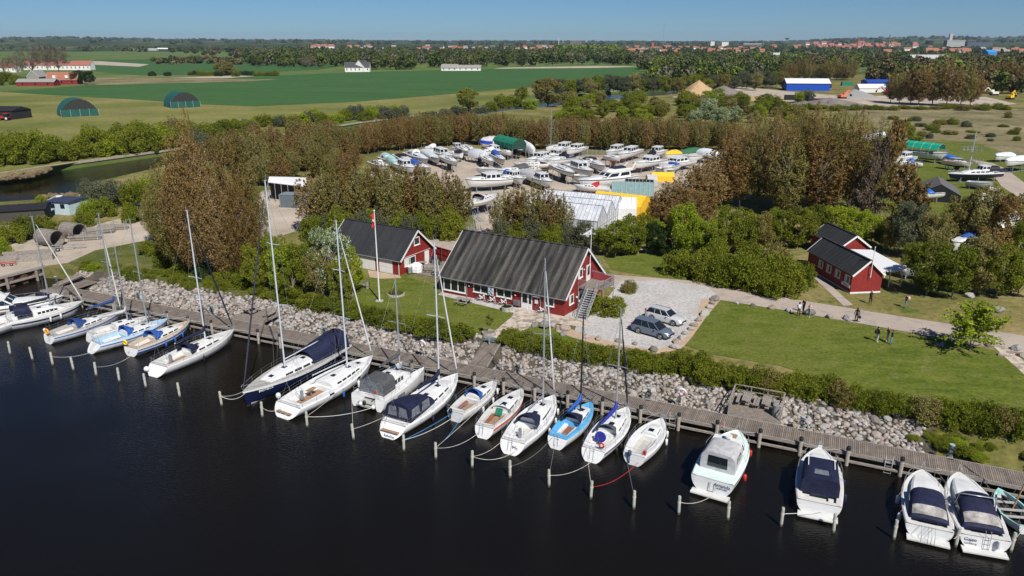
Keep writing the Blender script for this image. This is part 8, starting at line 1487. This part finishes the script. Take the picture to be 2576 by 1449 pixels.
# town houses
house_m = []
for k, (wm, rm) in enumerate([(redw, tile), (wallw, tile), (wallw, tiled), (M('buff_brick',(.34,.22,.14),.85), tile), (wallw, slate), (redw, gtile)]):
    w1 = MB(); w1.add([(0,0,0),(14,0,0),(14,9,0),(0,9,0),(0,0,5),(14,0,5),(14,9,5),(0,9,5),(0,4.5,9.5),(14,4.5,9.5)],[(0,1,5,4),(1,2,6,9,5),(2,3,7,6),(3,0,4,8,7)]); w2 = MB(); w2.add([(-.5,-.6,4.7),(14.5,-.6,4.7),(14.5,4.5,9.9),(-.5,4.5,9.9),(14.5,9.6,4.7),(-.5,9.6,4.7)],[(0,1,2,3),(3,2,4,5)]); house_m.append((w1.mesh('wall', wm), w2.mesh('roof', rm)))
def hit(x, y):
    v = (y-724.5)/F_; dz_ = -(SP+v*CP)/(CP-v*SP); Y = 600.0
    while Y < 7900:
        X = (x-1288)/F_*(Y*CP-dz_*Y*SP)
        if CAMH+dz_*Y <= GZ+hillz(X, Y): break
        Y += 25
    return Vector(((x-1288)/F_*(Y*CP-dz_*Y*SP), Y, 0))
def town(x, y, k, s, a, label, grp):
    p = hit(x, y); z = hillz(p.x, p.y)+GZ+(5 if p.y < 3000 else 1); s *= max(1, min(1.7, p.y/2600)); r_ = empty('town_house', (p.x, p.y, z), a, label, 'house', grp, s)
    for nm, me in zip(('wall','roof'), house_m[k]): o = bpy.data.objects.new(nm, me); link(o, r_)
for i in range(70): x = rnd.uniform(1400, 1960); town(x, rnd.uniform(125,140) if x > 1500 else rnd.uniform(122,132), rnd.randrange(6), rnd.uniform(.7,1.1), R(rnd.uniform(-30,30)), 'red or white town house among trees in the middle of the skyline', 'houses in the centre of the town')
for i in range(64): x = rnd.gauss(2165, 95); town(x, rnd.uniform(112.5,126), rnd.choice([0,0,1,1,2,3]), rnd.uniform(.75,1.3), R(rnd.uniform(-40,40)), 'small orange-roofed house on the hillside of the town at the right', 'houses on the right hillside')
for i in range(40): x = rnd.uniform(870, 1400); town(x, rnd.uniform(121,134), rnd.randrange(6), rnd.uniform(.8,1.2), R(rnd.uniform(-30,30)), 'small house in the suburb left of the town centre', 'houses in the suburb')
for i in range(22): x = rnd.uniform(2200, 2570); town(x, rnd.uniform(130,146), rnd.choice([0,1,3,5]), rnd.uniform(.9,1.3), R(rnd.uniform(-30,30)), 'house among trees below the big blocks at the right', 'houses below the blocks')
for i in range(6): town(782+i*9, 124+(i%2), 1, 1.3, 0, 'orange-roofed white house in the row beyond the left wood', 'row of houses beyond the left wood')
def block(name, label, x0, x1, yt, yb, mts, dpt=25, cat='building', bands=0, zb=None):
    p, q = hit(x0, yb), hit(x1, yb); Y = p.y; q = Vector((p.x*(x1-1288)/(x0-1288) if abs(x0-1288) > 1 else q.x, Y, 0)); sc_ = math.hypot(Y, CAMH)/Y; X0, X1 = (x0-1288)/F_*Y*1.0/CP, (x1-1288)/F_*Y/CP
    X0, X1 = p.x, q.x; zt = zat(yt, Y); z0 = zat(yb, Y)-6 if zb is None else zb; r_ = empty(name, ((X0+X1)/2, Y, z0), 0, label, cat); w_ = (X1-X0)/2; h = zt-z0
    boxpart('wall', mts[0], r_, -w_, w_, 0, dpt, 0, h)
    if bands: quick('window_band', mts[1], r_, lambda b: [b.box(-w_*.97,w_*.97,-.6,-.05,h*(.25+.7*i/bands),h*(.25+.7*(i+.5)/bands)) for i in range(bands)])
    boxpart('roof', mts[-1], r_, -w_*1.02, w_*1.02, -.3, dpt+.3, h+.05, h+.05+h*.05); return r_, w_, h
dkb = M('dark_facade', (.06,.07,.085), .6); plb = M('pale_facade', (.62,.61,.58), .7)
block('tower_block', 'grey-brown office block standing above the skyline trees', 1435, 1462, 101, 112, (M('grey_brown_facade',(.25,.22,.20),.8), dkb, greyd), bands=6); block('apartment_block', 'white banded hospital block at the right of the town', 2380, 2426, 102, 119, (dkb, plb, plb), bands=6); block('apartment_block', 'long dark office block right of the white banded one', 2432, 2497, 106, 118, (dkb, M('blue_facade',(.10,.13,.18),.5), dkb), bands=5); block('lift_tower', 'slim pinkish tower on top of the hospital hill', 2388, 2395, 86, 103, (M('pink_concrete',(.5,.40,.36),.8), plb), 15)
block('silo', 'white silo building in the harbour district', 1787, 1797, 105, 118, (plb, plb), 20, 'silo'); block('silo', 'group of white silos right of the first silo', 1815, 1832, 106, 119, (plb, plb), 20, 'silo'); block('factory', 'low grey factory with pale windows on the skyline', 1870, 1915, 110, 118, (gtile, dkb, plb), bands=2); block('warehouse', 'long pale industrial hall in front of the town', 1945, 1992, 133, 138, (plb, white_p), 30, zb=GZ)
block('brick_block', 'long red-roofed brick terrace in the town centre', 1540, 1580, 124, 131, (M('buff_brick'), tile), 14, 'terrace', zb=GZ); block('brick_block', 'red brick block with white attic beside the terrace', 1585, 1640, 122, 131, (M('buff_brick'), plb), 14, 'terrace', zb=GZ)
r_, w_, h_ = block('church', 'red brick church with a square tower in the town centre', 1640, 1664, 117, 128, (M('brick_red',(.35,.10,.07),.85), tile), 20, 'church', zb=GZ); boxpart('tower', M('brick_red'), r_, -w_*1.15, -w_*.65, -3, 6, 0, h_*1.9)
def chimney(name, label, x, yt, yb, r, mt, cat='chimney'):
    p = hit(x, yb); zt = zat(yt, p.y); r_ = empty(name, (p.x, p.y, 0), 0, label, cat); quick('shaft', mt, r_, lambda b: b.tube([(0,0,0),(0,0,zt)], [r,r*.6], 10)); quick('cap', mt, r_, lambda b: b.tube([(0,0,zt),(0,0,zt+1.5)], r*.68, 10))
chimney('brick_chimney', 'red brick factory chimney, left of the two tall ones', 2155, 94, 132, 3.0, M('brick_red')); chimney('brick_chimney', 'brownish factory chimney, the taller one further right', 2233, 88, 130, 2.8, M('brown_brick',(.22,.13,.09),.9)); chimney('brick_chimney', 'thin red chimney far off in the suburb', 1307, 112, 122, 2.0, M('brick_red')); chimney('concrete_chimney', 'thin pale chimney beside the grey office block', 1405, 95, 114, 2.0, plb)
chimney('radio_mast', 'very thin tall radio mast above the town', 1668, 56, 114, .9, steel, 'mast'); chimney('radio_mast', 'short thin mast left of the water tower', 1945, 98, 114, .8, steel, 'mast')
p = hit(1979, 106); zt = zat(96, p.y); r_ = empty('water_tower', (p.x, p.y, 0), 0, 'dark flying-saucer shaped water tower on the hill', 'water tower'); quick('shaft', greyd, r_, lambda b: b.tube([(0,0,0),(0,0,zt-4)], 6, 10)); quick('tank', dkb, r_, lambda b: b.tube([(0,0,zt-14),(0,0,zt-4),(0,0,zt),(0,0,zt+3)], [6,22,24,10], 16))

# ------------------------------------------------ each member of a small row gets its place in the row
from bpy_extras.object_utils import world_to_camera_view
bpy.context.view_layer.update(); GR = {}
for o in sc.objects:
    if o.parent is None and o.get('group') and o.get('label'): GR.setdefault((o['group'], o['label']), []).append(o)
ORD = ['first','second','third','fourth','fifth','sixth','seventh','eighth','ninth','tenth']+['%dth' % i for i in range(11, 60)]; ORD[20] = '21st'; ORD[21] = '22nd'; ORD[22] = '23rd'; ORD[30] = '31st'; ORD[31] = '32nd'; ORD[32] = '33rd'
for (g, lb), L_ in GR.items():
    if 2 <= len(L_) <= 36 and len(lb.split()) <= 12 and g not in ('small bushes behind the riprap','green thicket south of the river','shrubs on the dry meadow','houses below the blocks','poplar belt left of the boatyard','weeds on the bank','reed clumps along the river'):
        L_.sort(key=lambda o: world_to_camera_view(sc, camo, o.matrix_world.translation).x)
        for i, o in enumerate(L_): o['label'] = lb+', '+ORD[i]+' from the left'
t = NT('air_haze'); t.t.nodes.remove(t.b); pv = t.n('ShaderNodeVolumePrincipled'); pv.inputs['Color'].default_value = (.62,.78,1,1); pv.inputs['Density'].default_value = 4.5e-5; pv.inputs['Anisotropy'].default_value = .2; t.l(pv.outputs[0], t.t.nodes['Material Output'].inputs['Volume'])
hz = MB().box(-9500, 9500, -500, 12500, -3, 150).build('haze', t.m); tag(hz, 'thin blue summer haze over the whole landscape', kind='stuff')
